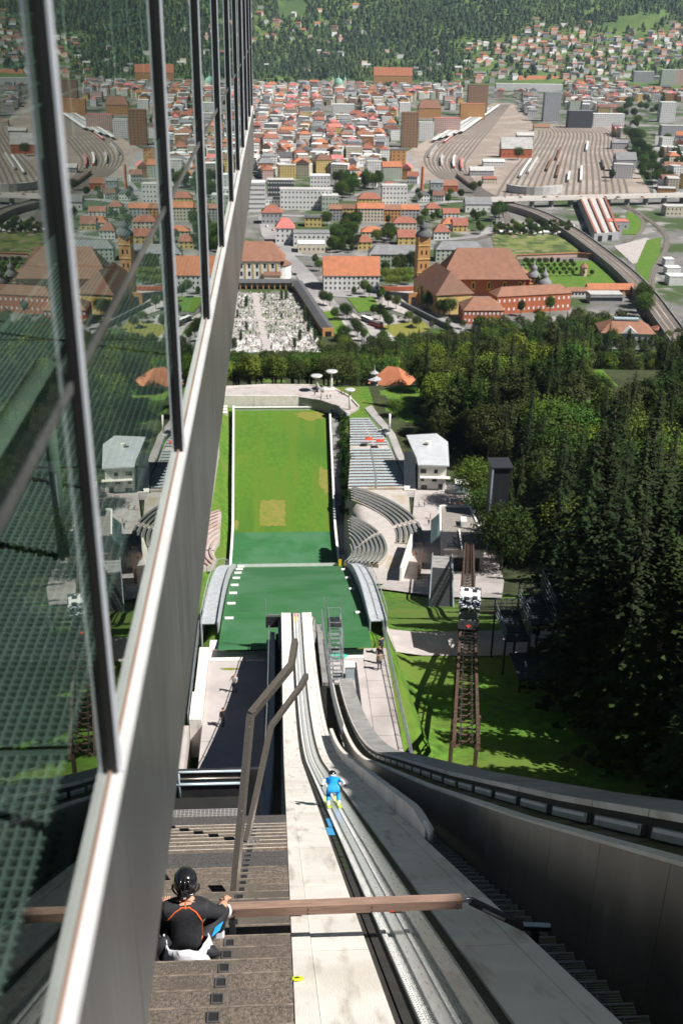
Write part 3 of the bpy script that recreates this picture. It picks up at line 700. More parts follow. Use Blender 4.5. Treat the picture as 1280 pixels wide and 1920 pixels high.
# ================================================================== TAKE-OFF PLATFORM AND KNOLL
ZP = 150.5
pf = empty('platform', (1.5, 68, ZP)); tag(pf, kind='structure')
for x0, x1, y0, y1 in ((-6.0, -1.25, 55, 64.4), (-6.0, -1.25, 64.43, 75), (3.5, 6.9, 55, 64.4), (3.5, 6.9, 64.43, 75), (-1.22, 3.47, 55, 71), (-9.6, -6.98, 55, 66.4)):
    k = mb(); k.box(x0+.01, x1-.01, y0, y1, ZP-3, ZP); k.build('paving', MT['platform'], pf)
for i in range(9):                                   # slabs of the side strip
    y0 = 55+i*2.4; k = mb(); k.box(6.92, 8.9, y0+.02, min(y0+2.38, 76.8), ZP-3, ZP+.03); k.build('paving_slab', MT['platform'], pf)
for x0, x1 in ((-6.0, -3.0), (-2.97, -1.0), (3.5, 5.2), (5.23, 6.9)):
    k = mb(); k.box(x0, x1, 75.03, 76.4, ZP-2, ZP+.10); k.build('front_kerb', MT['concrete'], pf)
k = mb(); k.box(-6.95, -6.02, 66.4, 70.0, ZP-3, ZP+.55); k.build('side_wall', MT['concrete'], pf)
k = mb(); k.box(-6.8, -6.02, 70.05, 76.6, ZP-3, ZP+.42); k.build('side_wall', MT['concrete'], pf)
k = mb(); k.box(-6.0, -4.6, 76.45, 77.9, ZP-2.0, ZP+.30); k.build('paving_slab', MT['concrete'], pf)
# seams and wet stains
for (cx, cy, rx, ry) in ((4.6, 70.4, .28, .55), (4.95, 69.0, .3, .12), (-4.2, 73.9, .8, .18)):
    k = mb(); k.face([(x, y, ZP+.006) for x, y in blob(cx, cy, rx, ry, 14, .2)]); k.build('stain', MT['worn' if cy > 73 else 'rust'], pf)
k = mb(); k.box(5.95, 6.25, 55.2, 74.5, ZP+.003, ZP+.012); k.build('drain', MT['dark_steel'], pf)
fence_line('steel_fence', 'grey steel fence on the right edge of the take-off platform above the meadow', lambda y: table([(55, 9.5), (76, 8.95), (92, 8.9), (110, 8.7), (114, 8.4)], y), 55, 80, lambda y: ZP if y < 77 else ZP-.12*(y-77), 1.15, 1.6, MT['grating'], MT['grating'])
fence_line('steel_fence', 'grey steel fence on the left edge of the take-off platform in shade', lambda y: -7.05, 66.6, 80, lambda y: ZP-.3, 1.3, 1.7, MT['grating'], MT['grating'])
# lower yard at the left of the platform
tag(drape('lower_yard', [(-20, 70), (-20, 112)], [(-7.2, 70), (-8.6, 112)], MT['asphalt'], .1, 4), kind='structure')

MT['walk'] = material('pale_galvanised_walk', (0.46, 0.48, 0.50), 0.55, 0.3, 0.15, 3.0)
# knoll side walks: curved slatted walkways with metal skirts, one on each side of the mats
def knoll_walk(side, label):
    t = thing('knoll_walkway', label, 'walkway', (AX+side*7.5, 95, zland(95)), group='curved walkways beside the knoll')
    xi = lambda y: AX + side*(hw(y)+.15); xo = lambda y: AX + side*(hw(y)+.15+table([(80, 1.55), (100, 1.5), (115, 1.0)], y))
    zt = lambda y: zland(y) + table([(79, .5), (90, .85), (100, .75), (110, .2), (116, -.1)], y)
    ys = yr(79.5, 115.5, .9)
    k = mb(); k.slab(lambda y: min(xi(y), xi(y)+side*.12), lambda y: max(xi(y), xi(y)+side*.12), ys, lambda y: zt(y)+.32, lambda y: zt(y)+.32-zland(y)+.4); k.build('inner_skirt', MT['walk'], t)
    k = mb(); k.slab(lambda y: min(xo(y), xo(y)-side*.08), lambda y: max(xo(y), xo(y)-side*.08), ys, lambda y: zt(y)+.2, lambda y: 4.0); k.build('outer_skirt', MT['walk'], t)
    y = 80.0
    while y < 115:
        a, b = xi(y)+side*.14, xo(y)-side*.10; k = mb(); k.box(min(a, b), max(a, b), y, y+.62, zt(y+.3)-.08, zt(y+.3)); k.build('slat', MT['walk'], t); y += .70
    for yy in yr(80, 115, 2.5):
        k = mb(); k.tube([(xo(yy), yy, zt(yy)), (xo(yy), yy, zt(yy)+1.05)], .03, 6); k.build('post', MT['walk'], t)
    k = mb(); k.tube([(xo(y), y, zt(y)+1.05) for y in yr(80, 115, 2.5)], .035, 6); k.build('handrail', MT['walk'], t)
    return t
knoll_walk(1, 'curved slatted grey walkway beside the knoll on the meadow side')
knoll_walk(-1, 'curved slatted grey walkway beside the knoll on the shaded side')
# white distance line on the crest, yellow end, and short markers along the left edge of the knoll
k = mb(); k.slab(AX-6.2, AX+5.7, [111.3, 111.9], lambda y: zland(y)+.42, .5); o = k.build('distance_line', MT['white']); tag(o, 'long white distance line painted across the crest of the green mats', 'marking')
k = mb(); k.slab(AX+5.72, AX+6.05, [110.9, 111.95], lambda y: zland(y)+.9, 1.0); o = k.build('end_marker', MT['yellow']); tag(o, 'yellow end block at the right end of the white distance line', 'marker')
dn = ['first', 'second', 'third', 'fourth', 'fifth', 'sixth', 'seventh', 'eighth', 'ninth', 'tenth', 'eleventh', 'twelfth', 'thirteenth', 'fourteenth', 'fifteenth', 'sixteenth', 'seventeenth', 'eighteenth', 'nineteenth', 'twentieth']
for i, yy in enumerate((82.0, 86.3, 90.0, 93.5, 97.4, 101.2, 105.0, 109.0)):
    k = mb(); x = AX-hw(yy)+.25; k.box(x, x+.75, yy, yy+.32, zland(yy)+.05, zland(yy)+.14); o = k.build('distance_marker', MT['white']); tag(o, f'small white distance marker on the knoll edge, {dn[i]} counted from the take-off', 'marker', 'distance markers on the knoll')
for i, yy in enumerate((83.0, 91, 96.5, 103)):
    k = mb(); x = AX+hw(yy)-.8; k.box(x, x+.5, yy, yy+.32, zland(yy)+.05, zland(yy)+.14); o = k.build('distance_marker', MT['white']); tag(o, f'white distance marker in shade at the right edge of the knoll, {dn[i]} from the take-off', 'marker', 'distance markers on the knoll')

# out-run boards
def outrun_wall(side, label):
    t = thing('outrun_boards', label, 'boards', (AX+side*hw(270), 270, zland(270)), group='white boards round the out-run')
    ys = yr(180, 332, 4.0)
    for a, b in zip(ys, ys[1:]):
        x0 = lambda y: AX+side*(hw(y)+.18)-.16; k = mb(); k.slab(x0, lambda y: x0(y)+.32, [a+.015, b-.015], lambda y: zland(y)+1.5, 1.7); p_ = k.build('board', MT['dark_steel'], t)
        k = mb(); k.slab(lambda y: x0(y)-.12, lambda y: x0(y)+.44, [a+.015, b-.015], lambda y: zland(y)+1.66, .15); k.build('cap', MT['white'], p_)
outrun_wall(-1, 'white capped boards along the shaded left side of the out-run lawn')
outrun_wall(1, 'white capped boards along the right side of the out-run lawn')
t = thing('outrun_boards', 'white capped boards closing the far end of the out-run lawn', 'boards', (AX, 332.4, zland(332)), group='white boards round the out-run')
for i in range(8):
    a = AX-15.6+i*3.9; k = mb(); k.box(a+.015, a+3.885, 332.3, 332.6, zland(332)-.2, zland(332)+.8); p_ = k.build('board', MT['white'], t)
    k = mb(); k.box(a+.015, a+3.885, 332.1, 332.8, zland(332)+.81, zland(332)+.95); k.build('cap', MT['white'], p_)
# service strip at the right of the boards
m = mb(); m.sheet([[(AX+hw(y)+.7+q*1.0, y, zland(y)+.25+q*.3) for q in range(3)] for y in yr(180, 325, 3)]); tag(m.build('service_strip', MT['concrete_dark'], smooth=True), kind='structure')
m = mb(); m.sheet([[(AX+hw(y)+.8+q*1.0, y, zland(y)+.55+q*.2) for q in range(3)] for y in yr(180, 232, 3)]); tag(m.build('service_strip', MT['concrete'], smooth=True), kind='structure')

# ================================================================== STADIUM STANDS
MT['bench'] = material('blue_grey_bench', (0.33, 0.41, 0.45), 0.6, 0, .15, 2.0)
MT['bench_dark'] = material('weathered_bench_slats', (0.14, 0.15, 0.145), 0.7, 0, .25, 3.0)
MT['bench_red'] = material('faded_red_bench', (0.40, 0.27, 0.245), 0.7, 0, .2, 2.0)
MT['terrace'] = two_scale(material('terrace_gravel', (0.42, 0.38, 0.35), 0.95, 0, .12, .8, .2, 8), (0.34, 0.28, 0.18), .12, .52, .66)
# straight upper stand on the right, rows along X
st = thing('grandstand', 'large terraced grandstand of blue-grey benches beside the right side of the lawn', 'grandstand', (26, 285, 84))
def szt(y): return table(GT, y)+.4 + max(0, 275-y)*.02
nrow = 25; XL = [(254, 17.9), (276, 19.9), (315, 22.4)]; XR = [(254, 32.5), (264, 33.4), (276, 33.0), (294, 32.4), (315, 28.8)]
for i in range(nrow):
    y = 315 - i*2.4; z = szt(y)
    xl = table(XL, y); xr = table(XR, y)
    k = mb(); k.box(xl, xr, y-2.33, y, z-4.5, z-.02*(i % 2)); tr_ = k.build('terrace_step', MT['terrace'], st)
    if i in (11,): continue
    if i > 11:
        parts_ = ((xl+.3, lerp(xl, xr, .48)), (lerp(xl, xr, .52), xr-.3))
    else:
        parts_ = ((xl+.3, lerp(xl, xr, .60)), (lerp(xl, xr, .64), xr-.3))
    for a, b in parts_:
        k = mb(); k.box(a, b, y-1.5, y-.85, z+.40, z+.50); bn = k.build('bench', MT['bench'], st)
        for q in range(3): xx = lerp(a+.3, b-.3, q/2); k = mb(); k.box(xx-.05, xx+.05, y-1.4, y-.95, z, z+.399); k.build('bench_foot', MT['concrete_dark'], bn)
for i, (x, y) in enumerate(((26.3, 289), (29.4, 287.6))):
    k = mb(); z = szt(y); k.prism([(x-.9, y-.9), (x+.9, y-.9), (x+.9, y+.9), (x-.9, y+.9)], z+2.2, z+2.25); k.v = k.v
    a = thing('red_parasol', ['red square parasol standing open among the grandstand benches, left one', 'red square parasol standing open among the grandstand benches, right one'][i], 'parasol', (x, y, z), group='red parasols on the grandstand')
    k2 = mb(); cz = z+2.6; c4 = [(x-1.1, y-1.1), (x+1.1, y-1.1), (x+1.1, y+1.1), (x-1.1, y+1.1)]
    for q in range(4): k2.face([(c4[q][0], c4[q][1], z+2.15), (c4[(q+1) % 4][0], c4[(q+1) % 4][1], z+2.15), (x, y, cz)])
    k2.build('canopy', MT['red'], a)
    k2 = mb(); k2.tube([(x, y, z), (x, y, z+2.6)], .04, 6); k2.build('pole', MT['grating'], a)
fence_line('steel_fence', 'pale blue guard rail along the outer edge of the large grandstand', lambda y: table(XR, y)+.3, 256, 315, szt, 1.2, 3.0, MT['rail_blue'], MT['rail_blue'])
# stair aisle between the blocks
k = mb()
for i in range(12, 25):
    y = 315-i*2.4; z = szt(y); xl = table(XL, y); xr = table(XR, y)
    k = mb(); k.box(lerp(xl, xr, .485), lerp(xl, xr, .515), y-2.3, y-.05, z+.01, z+.28); k.build('aisle_step', MT['grating'], st)
# curved lower stands: arcs of benches round the landing slope
def arc_stand(label, cx, cy, radii, a0_, a1_, lift, gaps, mat, xlim=None):
    t = thing('curved_stand', label, 'grandstand', (cx+radii[0], cy, table(GT, cy)))
    for i, rad in enumerate(radii):
        n = 16; a0, a1 = a0_, a1_
        if xlim is not None and abs(xlim-cx) < rad:
            q_ = math.degrees(math.acos((xlim-cx)/rad))
            if xlim > cx: a1 = min(a1, q_)
            else: a0 = max(a0, q_); a1 = min(a1, 360-q_)
        for g0, g1 in gaps:
            for (r0, r1, dz0, dz1, mt_, nm) in ((rad-1.15, rad+.05, -1.3, 0, MT['terrace'], 'terrace_step'), (rad-.68, rad-.12, .36, .46, mat, 'bench')):
                k = mb(); rows = []
                for q in range(n+1):
                    a = R(lerp(lerp(a0, a1, g0), lerp(a0, a1, g1), q/n)); c, s = math.cos(a), math.sin(a)
                    z = table(GT, cy+rad*s)+.55+lift*i
                    b = len(k.v); k.v += [(cx+r0*c, cy+r0*s, z+dz0), (cx+r1*c, cy+r1*s, z+dz0), (cx+r1*c, cy+r1*s, z+dz1), (cx+r0*c, cy+r0*s, z+dz1)]; rows.append(b)
                for A, B in zip(rows, rows[1:]):
                    for e in range(4): k.f.append((A+e, A+(e+1) % 4, B+(e+1) % 4, B+e)); k.m.append(0)
                k.f.append(tuple(rows[0]+e for e in (3, 2, 1, 0))); k.f.append(tuple(rows[-1]+e for e in range(4))); k.m += [0, 0]
                k.build(nm, mt_, t)
    return t
arc_stand('lower fan of curved weathered bench rows beside the landing mats', -2.8, 216, [20.3+1.0*i for i in range(8)], -28, 41, .10, ((0, .60), (.64, 1.0)), MT['bench_dark'], 17.3)
arc_stand('band of curved bench rows between fan and large grandstand', -2.2, 226, [31.0+1.25*i for i in range(5)], -13, 54, .10, ((0, .30), (.35, 1.0)), MT['bench_dark'], 19.2)
tag(drape('stand_gravel', [(14.4, 192), (15.2, 225), (16.6, 248), (17.5, 257)], [(21.5, 190), (28, 212), (32, 232), (34, 255)], MT['terrace'], .3, 10, 2.0), kind='structure')
# left stand, mostly behind the glass building: red and white bench rows
lt = thing('grandstand', 'stand of faded red and white bench rows on the left bank of the out-run', 'grandstand', (-24, 225, 96))
for i in range(16):
    y = 240+i*3.1; z = 87-(y-240)*.05
    k = mb(); k.box(-34, -17.2-.0*i, y, y+3.05, z-5, z); k.build('terrace_step', MT['terrace'], lt)
    k = mb(); k.box(-33.5, -17.6, y+.5, y+1.2, z+.38, z+.5); k.build('bench', MT['bench_red'] if i % 3 else MT['white'], lt)
arc_stand('left curved stand of faded bench rows beside the landing slope', 6, 216, [22+1.3*i for i in range(8)], 120, 208, .12, ((0, .48), (.53, 1.0)), MT['bench_red'], -15.0)

# ================================================================== PATHS ON THE RIGHT
tag(drape('path', [(9.6, 107.5), (16, 108), (24, 108.5), (40, 109)], [(9.6, 100.5), (16, 101), (24, 101), (40, 102)], MT['platform'], .12, 6), kind='structure')
tag(drape('plaza', [(19.5, 186), (22.5, 193), (28.2, 213), (32, 231), (34.2, 245), (36, 257)], [(41, 170), (46, 190), (49, 210), (51, 230), (51, 246), (50, 258)], MT['platform'], .45, 12, 2.0), kind='structure')
tag(drape('path', [(33.2, 250), (33.4, 275), (33, 300), (28, 326)], [(44, 250), (35.6, 275), (35.2, 300), (30.5, 329)], MT['asphalt'], .3, 4), kind='structure')

# ================================================================== SMALL BUILDINGS OF THE STADIUM
def rect(cx, cy, sx, sy, rz):
    c, s = math.cos(rz), math.sin(rz); return [(cx+x*c-y*s, cy+x*s+y*c) for x, y in ((-sx/2, -sy/2), (sx/2, -sy/2), (sx/2, sy/2), (-sx/2, sy/2))]
MT['plaster'] = material('white_plaster', (0.74, 0.73, 0.71), .85, 0, .05, .6)
MT['metal_roof'] = material('pale_metal_roof', (0.62, 0.64, 0.66), .45, .35, .08, .5)
MT['window'] = material('dark_window_glass', (0.02, 0.025, 0.03), .15, 0, .2, 1, spec=.6)
# white judges building
jb = thing('white_building', 'white stadium building with pale folded metal roof behind the grandstand', 'building', (41.0, 263.5, 85.0), R(-6))
def loc_part(name, mat, par, f):
    k = mb(); f(k); return k.build(name, mat, par, world=False)
loc_part('wall', MT['plaster'], jb, lambda k: k.box(-3.6, 3.6, -9, 9, -2, 6.3))
def _roof(k):
    pts = [(-6.8, 9.5, 7.2), (-4.2, -6.5, 7.0), (-3.9, -9.8, 6.6), (4.2, -9.8, 6.6), (4.5, 6.0, 7.0), (1.5, 10.5, 7.6)]
    k.prism([(x, y) for x, y, z in pts], [z for *_, z in pts], [z+.35 for *_, z in pts])
rf = loc_part('roof', MT['metal_roof'], jb, _roof)
loc_part('vent', MT['concrete'], rf, lambda k: k.lathe([(.45, 0), (.45, 1.0), (.75, 1.05), (.75, 1.5), (.4, 1.6)], (-1.0, 2.5, 7.2), 10))
for x, z, w_, h_ in ((-2.4, 4.3, 1.5, 1.1), (.9, 4.3, .9, 1.0), (-2.5, 2.0, .9, .9), (.6, 2.0, 1.2, .9), (2.3, -1.0, 1.2, 2.2), (-2.0, -.8, 1.6, 1.6)):
    wf = loc_part('window', MT['window'], jb, lambda k: k.box(x-w_/2, x+w_/2, -9.06, -9.0, z, z+h_))
    loc_part('sill', MT['concrete'], wf, lambda k: k.box(x-w_/2-.1, x+w_/2+.1, -9.16, -9.061, z-.14, z-.04))
loc_part('balcony', MT['concrete'], jb, lambda k: k.box(-3.2, 4.6, -10.4, -9.01, 3.3, 3.5))
loc_part('side_window', MT['window'], jb, lambda k: k.box(-3.68, -3.6, -7.5, -5.5, 3.6, 4.7))
loc_part('ramp', MT['concrete'], jb, lambda k: k.hexa([(-7.2, -10, -2), (-4.2, -10, -2), (-4.2, 7, -2), (-7.2, 7, -2), (-7.2, -10, -.2), (-4.2, -10, -.2), (-4.2, 7, 3.6), (-7.2, 7, 3.6)]))
fx = thing('container_shed', 'small grey container shed beside the white stadium building', 'shed', (47.5, 252, 85.4), R(-8))
loc_part('box', MT['bench'], fx, lambda k: k.box(-1.7, 1.7, -1.5, 1.5, 0, 2.4)); loc_part('lid', MT['white'], fx, lambda k: k.box(-1.8, 1.8, -1.6, 1.6, 2.41, 2.55))
fx = thing('slatted_gate', 'grey slatted gate beside the white stadium building', 'gate', (45.0, 252.5, 85.4), R(-8))
for q in range(8): loc_part('slat', MT['grating'], fx, lambda k: k.box(-1.4+q*.36, -1.1+q*.36, -.04, .04, 0, 2.0))
# valley station of the inclined lift
vs = thing('lift_station', 'flat-roofed grey lift station with pale roof edge at the head of the rusty trestle', 'building', (39.9, 209.5, 88.6), R(-4))
MT['roof_gravel'] = material('roof_gravel', (0.22, 0.20, 0.18), .95, 0, .2, 1.5, .3, 10)
loc_part('wall', MT['concrete_dark'], vs, lambda k: k.prism([(-4.2, -9.5), (4.2, -9.5), (2.9, 11), (-3.4, 11)], -1, 6.4))
rf = loc_part('roof', MT['roof_gravel'], vs, lambda k: k.prism([(-4.4, -9.8), (4.5, -9.8), (3.1, 11.3), (-3.6, 11.3)], 6.41, 6.75))
for a, b in (((-4.5, -1.5), (-3.7, 11.4)), ((-3.7, 11.45), (3.2, 11.45)), ((3.2, 11.4), (4.5, -3.0))):
    loc_part('roof_edge', MT['white'], rf, lambda k: k.bar((a[0], a[1], 6.9), (b[0], b[1], 6.9), .35, .5))
for y0 in (-9.6, -7.6, -5.6, -3.6): loc_part('roof_sheet', MT['dark_steel'], rf, lambda k: k.hexa([(-4.6, y0, 6.80), (4.7, y0, 6.80), (4.6, y0+1.95, 6.80), (-4.6, y0+1.95, 6.80), (-4.6, y0, 6.88), (4.7, y0, 6.88), (4.6, y0+1.95, 6.88), (-4.6, y0+1.95, 6.88)]))
loc_part('vent_box', MT['white'], rf, lambda k: k.box(.2, 1.5, 1.2, 3.6, 6.76, 8.1)); loc_part('ridge_beam', MT['concrete'], rf, lambda k: k.bar((-.6, -9.9, 7.1), (-.4, -1, 7.1), .3, .4))
loc_part('canopy', MT['rail_blue'], vs, lambda k: k.hexa([(-6.6, -2.0, 4.0), (-4.3, -2.0, 6.2), (-3.7, 9.5, 6.2), (-5.8, 9.5, 4.0), (-6.6, -2.0, 4.15), (-4.3, -2.0, 6.38), (-3.7, 9.5, 6.38), (-5.8, 9.5, 4.15)]))
loc_part('doorway', MT['black'], vs, lambda k: k.box(-2.2, 3.4, -9.62, -9.52, -1, 4.6))
loc_part('blue_panel', MT['blue_paint'], vs, lambda k: k.box(-3.4, -2.5, -9.7, -9.62, 1.0, 4.6))
# stairway in shade beside the station: a gridded steel deck
sd = thing('stair_deck', 'dark gridded steel stair deck left of the lift station', 'stairs', (29.2, 166, 103))
P0_, P1_ = Vector((34.1, 197, 95.2)), Vector((26.7, 152, 108.4)); dd_ = (P1_-P0_).normalized(); sx_ = Vector((dd_.y, -dd_.x, 0)).normalized()
for i in range(16):
    a_ = P0_.lerp(P1_, i/16); b_ = P0_.lerp(P1_, (i+.95)/16)
    k = mb(); k.bar(a_, b_, 3.9, .16); k.build('deck_panel', MT['concrete_dark'] if i < 4 else MT['dark_steel'], sd)
for s_ in (-2.05, 2.05):
    k = mb(); k.bar(P0_+sx_*s_+Vector((0, 0, .6)), P1_+sx_*s_+Vector((0, 0, .6)), .18, .28); k.build('stringer', MT['rail_blue'], sd)
    for u in (.3, .6, .9):
        g = P0_.lerp(P1_, u)+sx_*s_; k = mb(); k.box(g.x-.12, g.x+.12, g.y-.12, g.y+.12, terrain(g.x, g.y)-.5, g.z); k.build('leg', MT['dark_steel'], sd)
# concrete slide-like ramp walls on the plaza, with an orange cone
rw = thing('ramp_wall', 'leaning concrete ramp wall on the plaza throwing a sharp shadow', 'ramp', (27, 204, 90))
k = mb(); k.hexa([(24.6, 192, 88), (25.4, 192, 88), (30.4, 216, 85), (29.6, 216, 85), (24.6, 192, 95.4), (25.0, 192, 95.4), (30.2, 216, 91.0), (29.8, 216, 91.0)]); k.build('wall', MT['concrete'], rw)
k = mb(); k.hexa([(28.4, 193, 88), (28.9, 193, 88), (31.4, 206, 86), (30.9, 206, 86), (28.4, 193, 95.4), (28.8, 193, 95.4), (31.3, 206, 92.4), (31.0, 206, 92.4)]); k.build('wall', MT['rust'], rw)
o = mb(); o.lathe([(.3, 0), (.3, .06), (.2, .07), (.04, .8)], (30.6, 212, terrain(30.6, 212)+.5), 10); o = o.build('traffic_cone', MT['red']); tag(o, 'orange-red cone standing on the plaza by the ramp wall', 'cone')
# dark tall clad building at the edge of the wood
db = thing('dark_clad_building', 'tall dark clad building with pale corner in the shade of the spruces', 'building', (49.5, 217, 88))
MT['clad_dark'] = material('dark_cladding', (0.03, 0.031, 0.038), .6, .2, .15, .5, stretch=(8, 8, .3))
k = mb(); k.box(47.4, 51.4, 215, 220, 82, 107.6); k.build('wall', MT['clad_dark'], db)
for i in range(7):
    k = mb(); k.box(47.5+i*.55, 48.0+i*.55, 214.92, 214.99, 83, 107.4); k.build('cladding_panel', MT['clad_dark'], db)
k = mb(); k.box(47.1, 47.42, 214.6, 215.2, 82, 107.8); k.build('lit_corner_strip', MT['bench'], db)  # pale strip imitates sunlight falling on the corner
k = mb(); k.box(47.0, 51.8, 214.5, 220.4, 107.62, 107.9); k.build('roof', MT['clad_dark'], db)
# dark steel viewing structure in the shade
ds = thing('steel_platforms', 'dark three-bay steel viewing platforms under the spruces beside the path', 'platform', (27, 104, 134))
MT['gloom'] = material('gloom_darkened_steel', (0.035, 0.04, 0.048), .55, .3, .2, 1.0)  # steel colour darkened for the gloom under the spruces
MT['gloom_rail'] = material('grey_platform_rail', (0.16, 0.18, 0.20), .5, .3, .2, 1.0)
Bx = [atY(935, 1100, 112), atY(990, 1085, 113), atY(1030, 1065, 114)]
base_z = 133
for i, (x, y, z) in enumerate(((25.0, 100, 139.6), (27.9, 101.5, 140.6), (30.8, 103, 141.6))):
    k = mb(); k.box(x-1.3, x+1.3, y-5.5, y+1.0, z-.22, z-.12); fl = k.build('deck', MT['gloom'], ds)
    for q in range(12):
        k = mb(); k.box(x-1.28, x+1.28, y-5.45+q*.54, y-5.05+q*.54, z-.118, z-.04); k.build('deck_board', MT['gloom'], fl)
    for (a, b, c, d) in ((x-1.4, x-1.32, y-5.5, y+1), (x+1.32, x+1.4, y-5.5, y+1), (x-1.3, x+1.3, y+1.0, y+1.08)):
        for zz in (.0, .6, 1.2):
            k = mb(); k.bar(((a+b)/2, c, z+zz+.04), ((a+b)/2, d, z+zz+.04), .08, .08) if b-a < .2 else k.bar((a, (c+d)/2, z+zz+.04), (b, (c+d)/2, z+zz+.04), .08, .08); k.build('rail', MT['gloom_rail'], fl)
        for q in range(5):
            u = q/4; xx_, yy_ = (((a+b)/2, lerp(c, d, u)) if b-a < .2 else (lerp(a, b, u), (c+d)/2)); k = mb(); k.box(xx_-.03, xx_+.03, yy_-.03, yy_+.03, z, z+1.2); k.build('rail_post', MT['gloom_rail'], fl)
    for xx in (x-1.3, x+1.3):
        for yy in (y-5.2, y+.8):
            k = mb(); k.box(xx-.09, xx+.09, yy-.09, yy+.09, base_z-4, z-.18); k.build('leg', MT['gloom'], ds)
k = mb(); k.bar((32.3, 97.5, 142.6), (33.6, 96.0, 134.6), .3, .3); k.build('brace', MT['gloom'], ds)
k = mb(); k.box(24, 32.5, 89, 94, 138.2, 138.4); k.build('lower_deck', MT['gloom'], ds)
k = mb(); k.bar((24, 89, 139.4), (32.5, 89, 139.4), .08, .08); k.build('rail', MT['gloom'], ds)
k = mb(); k.bar((26, 88.5, 138.2), (35, 87, 134), 1.2, .25); k.build('stair_flight', MT['gloom'], ds)
for xx in (24.2, 28, 32.3):
    k = mb(); k.box(xx-.1, xx+.1, 89.1, 89.3, 130, 138.2); k.build('leg', MT['gloom'], ds)

# ------------------------------------------------------------------ inclined lift: trestle and cabin
lt_ = thing('lift_trestle', 'rusty steel lattice trestle of the inclined lift crossing the shaded meadow', 'trestle', (19, 100, 140))
A, B = Vector((12.9, 60, 153.0)), Vector((40.0, 199, 97.0))
def trp(u): return A.lerp(B, u)
ax_d = (B-A).normalized(); sd_ = Vector((ax_d.y, -ax_d.x, 0)).normalized()
for s_ in (-1, 1):
    k = mb(); k.bar(A+sd_*s_*.85, B+sd_*s_*.85, .26, .5); k.build('girder', MT['rust'], lt_)
    k = mb(); k.bar(A+sd_*s_*.42+Vector((0, 0, .35)), B+sd_*s_*.42+Vector((0, 0, .35)), .09, .14); k.build('rail', MT['dark_steel'], lt_)
n = 84
cm = None
for i in range(n):
    p = trp((i+.5)/n); k = mb(); k.bar(p-sd_*.72, p+sd_*.72, .13, .13); k.build('cross_tie', MT['rust'], lt_)
    if i % 2 == 0:
        q = trp((i+2)/n); k = mb(); k.bar(trp(i/n)-sd_*.78-Vector((0, 0, .2)), q+sd_*.78-Vector((0, 0, .2)), .09, .09); k.build('diagonal', MT['rust'], lt_)
for u in (.06, .2, .34, .5, .66, .82):
    p = trp(u)
    for s_ in (-1, 1):
        g = p+sd_*s_*1.0; k = mb(); k.box(g.x-.14, g.x+.14, g.y-.14, g.y+.14, terrain(g.x, g.y)-1, g.z-.2); k.build('leg', MT['rust'], lt_)
MT['mirror_dots'] = None
m_ = material('mirror_spotted_cabin', (0.03, 0.03, 0.035), .25, .3)
N_ = m_.node_tree.nodes; L_ = m_.node_tree.links; vo = N_.new('ShaderNodeTexVoronoi'); vo.inputs['Scale'].default_value = 3.2
tc_ = N_.new('ShaderNodeTexCoord'); L_.new(tc_.outputs['Object'], vo.inputs['Vector'])
lt2 = N_.new('ShaderNodeMath'); lt2.operation = 'LESS_THAN'; lt2.inputs[1].default_value = .42; L_.new(vo.outputs['Distance'], lt2.inputs[0])
mx_ = N_.new('ShaderNodeMixRGB'); mx_.inputs[1].default_value = (.03, .03, .035, 1); mx_.inputs[2].default_value = (.75, .8, .85, 1); L_.new(lt2.outputs[0], mx_.inputs[0]); L_.new(mx_.outputs[0], N_['Principled BSDF'].inputs['Base Color'])
cpt = atY(873, 1185, 106); cu = min(range(1000), key=lambda i: abs(pix(trp(i/1000))[1]-1188))/1000; cpos = trp(cu)
cb = thing('lift_cabin', 'black and silver spotted lift cabin with a red emblem riding the rusty trestle', 'lift cabin', cpos+Vector((0, 0, .62)), math.atan2(ax_d.y, ax_d.x)-math.pi/2)
loc_part('underframe', MT['dark_steel'], cb, lambda k: k.box(-1.05, 1.05, -.4, 4.6, -.15, .25))
loc_part('front_wall', MT['dark_steel'], cb, lambda k: k.hexa([(-1.15, -.55, .26), (1.15, -.55, .26), (1.15, -.2, .26), (-1.15, -.2, .26), (-1.12, -.15, 1.15), (1.12, -.15, 1.15), (1.12, .05, 1.15), (-1.12, .05, 1.15)]))
loc_part('body', m_, cb, lambda k: k.hexa([(-1.15, -.19, .26), (1.15, -.19, .26), (1.15, 4.8, .26), (-1.15, 4.8, .26), (-1.12, .06, 2.6), (1.12, .06, 2.6), (1.12, 4.6, 2.6), (-1.12, 4.6, 2.6)]))
rr_ = loc_part('roof', m_, cb, lambda k: k.box(-1.2, 1.2, -.05, 4.7, 2.61, 2.72))
loc_part('roof_light', MT['white'], rr_, lambda k: k.box(-1.1, 1.1, 2.4, 4.5, 2.73, 2.76))
for x0, y0 in ((-.7, 3.6), (.25, 3.4), (.3, 1.9), (-.6, 1.6)): loc_part('roof_hatch', MT['dark_steel'], rr_, lambda k: k.box(x0, x0+.5, y0, y0+.6, 2.77, 2.85))
loc_part('windscreen', MT['window'], cb, lambda k: k.hexa([(-.85, -.10, 1.3), (.85, -.10, 1.3), (.85, -.06, 1.3), (-.85, -.06, 1.3), (-.82, -.02, 2.3), (.82, -.02, 2.3), (.82, .03, 2.3), (-.82, .03, 2.3)]))
# emblem: small red winged shape
em = [(-.30, .62), (-.12, .55), (-.05, .40), (.0, .36), (.05, .40), (.12, .55), (.30, .62), (.16, .74), (.05, .68), (.0, .84), (-.05, .68), (-.16, .74)]
k = mb(); k.f.append(tuple(range(12))); k.m.append(0); k.v = [(x*1.0, -.565+.40*(z-.26)/.89, z) for x, z in em]; k.build('emblem', MT['red'], cb, world=False)

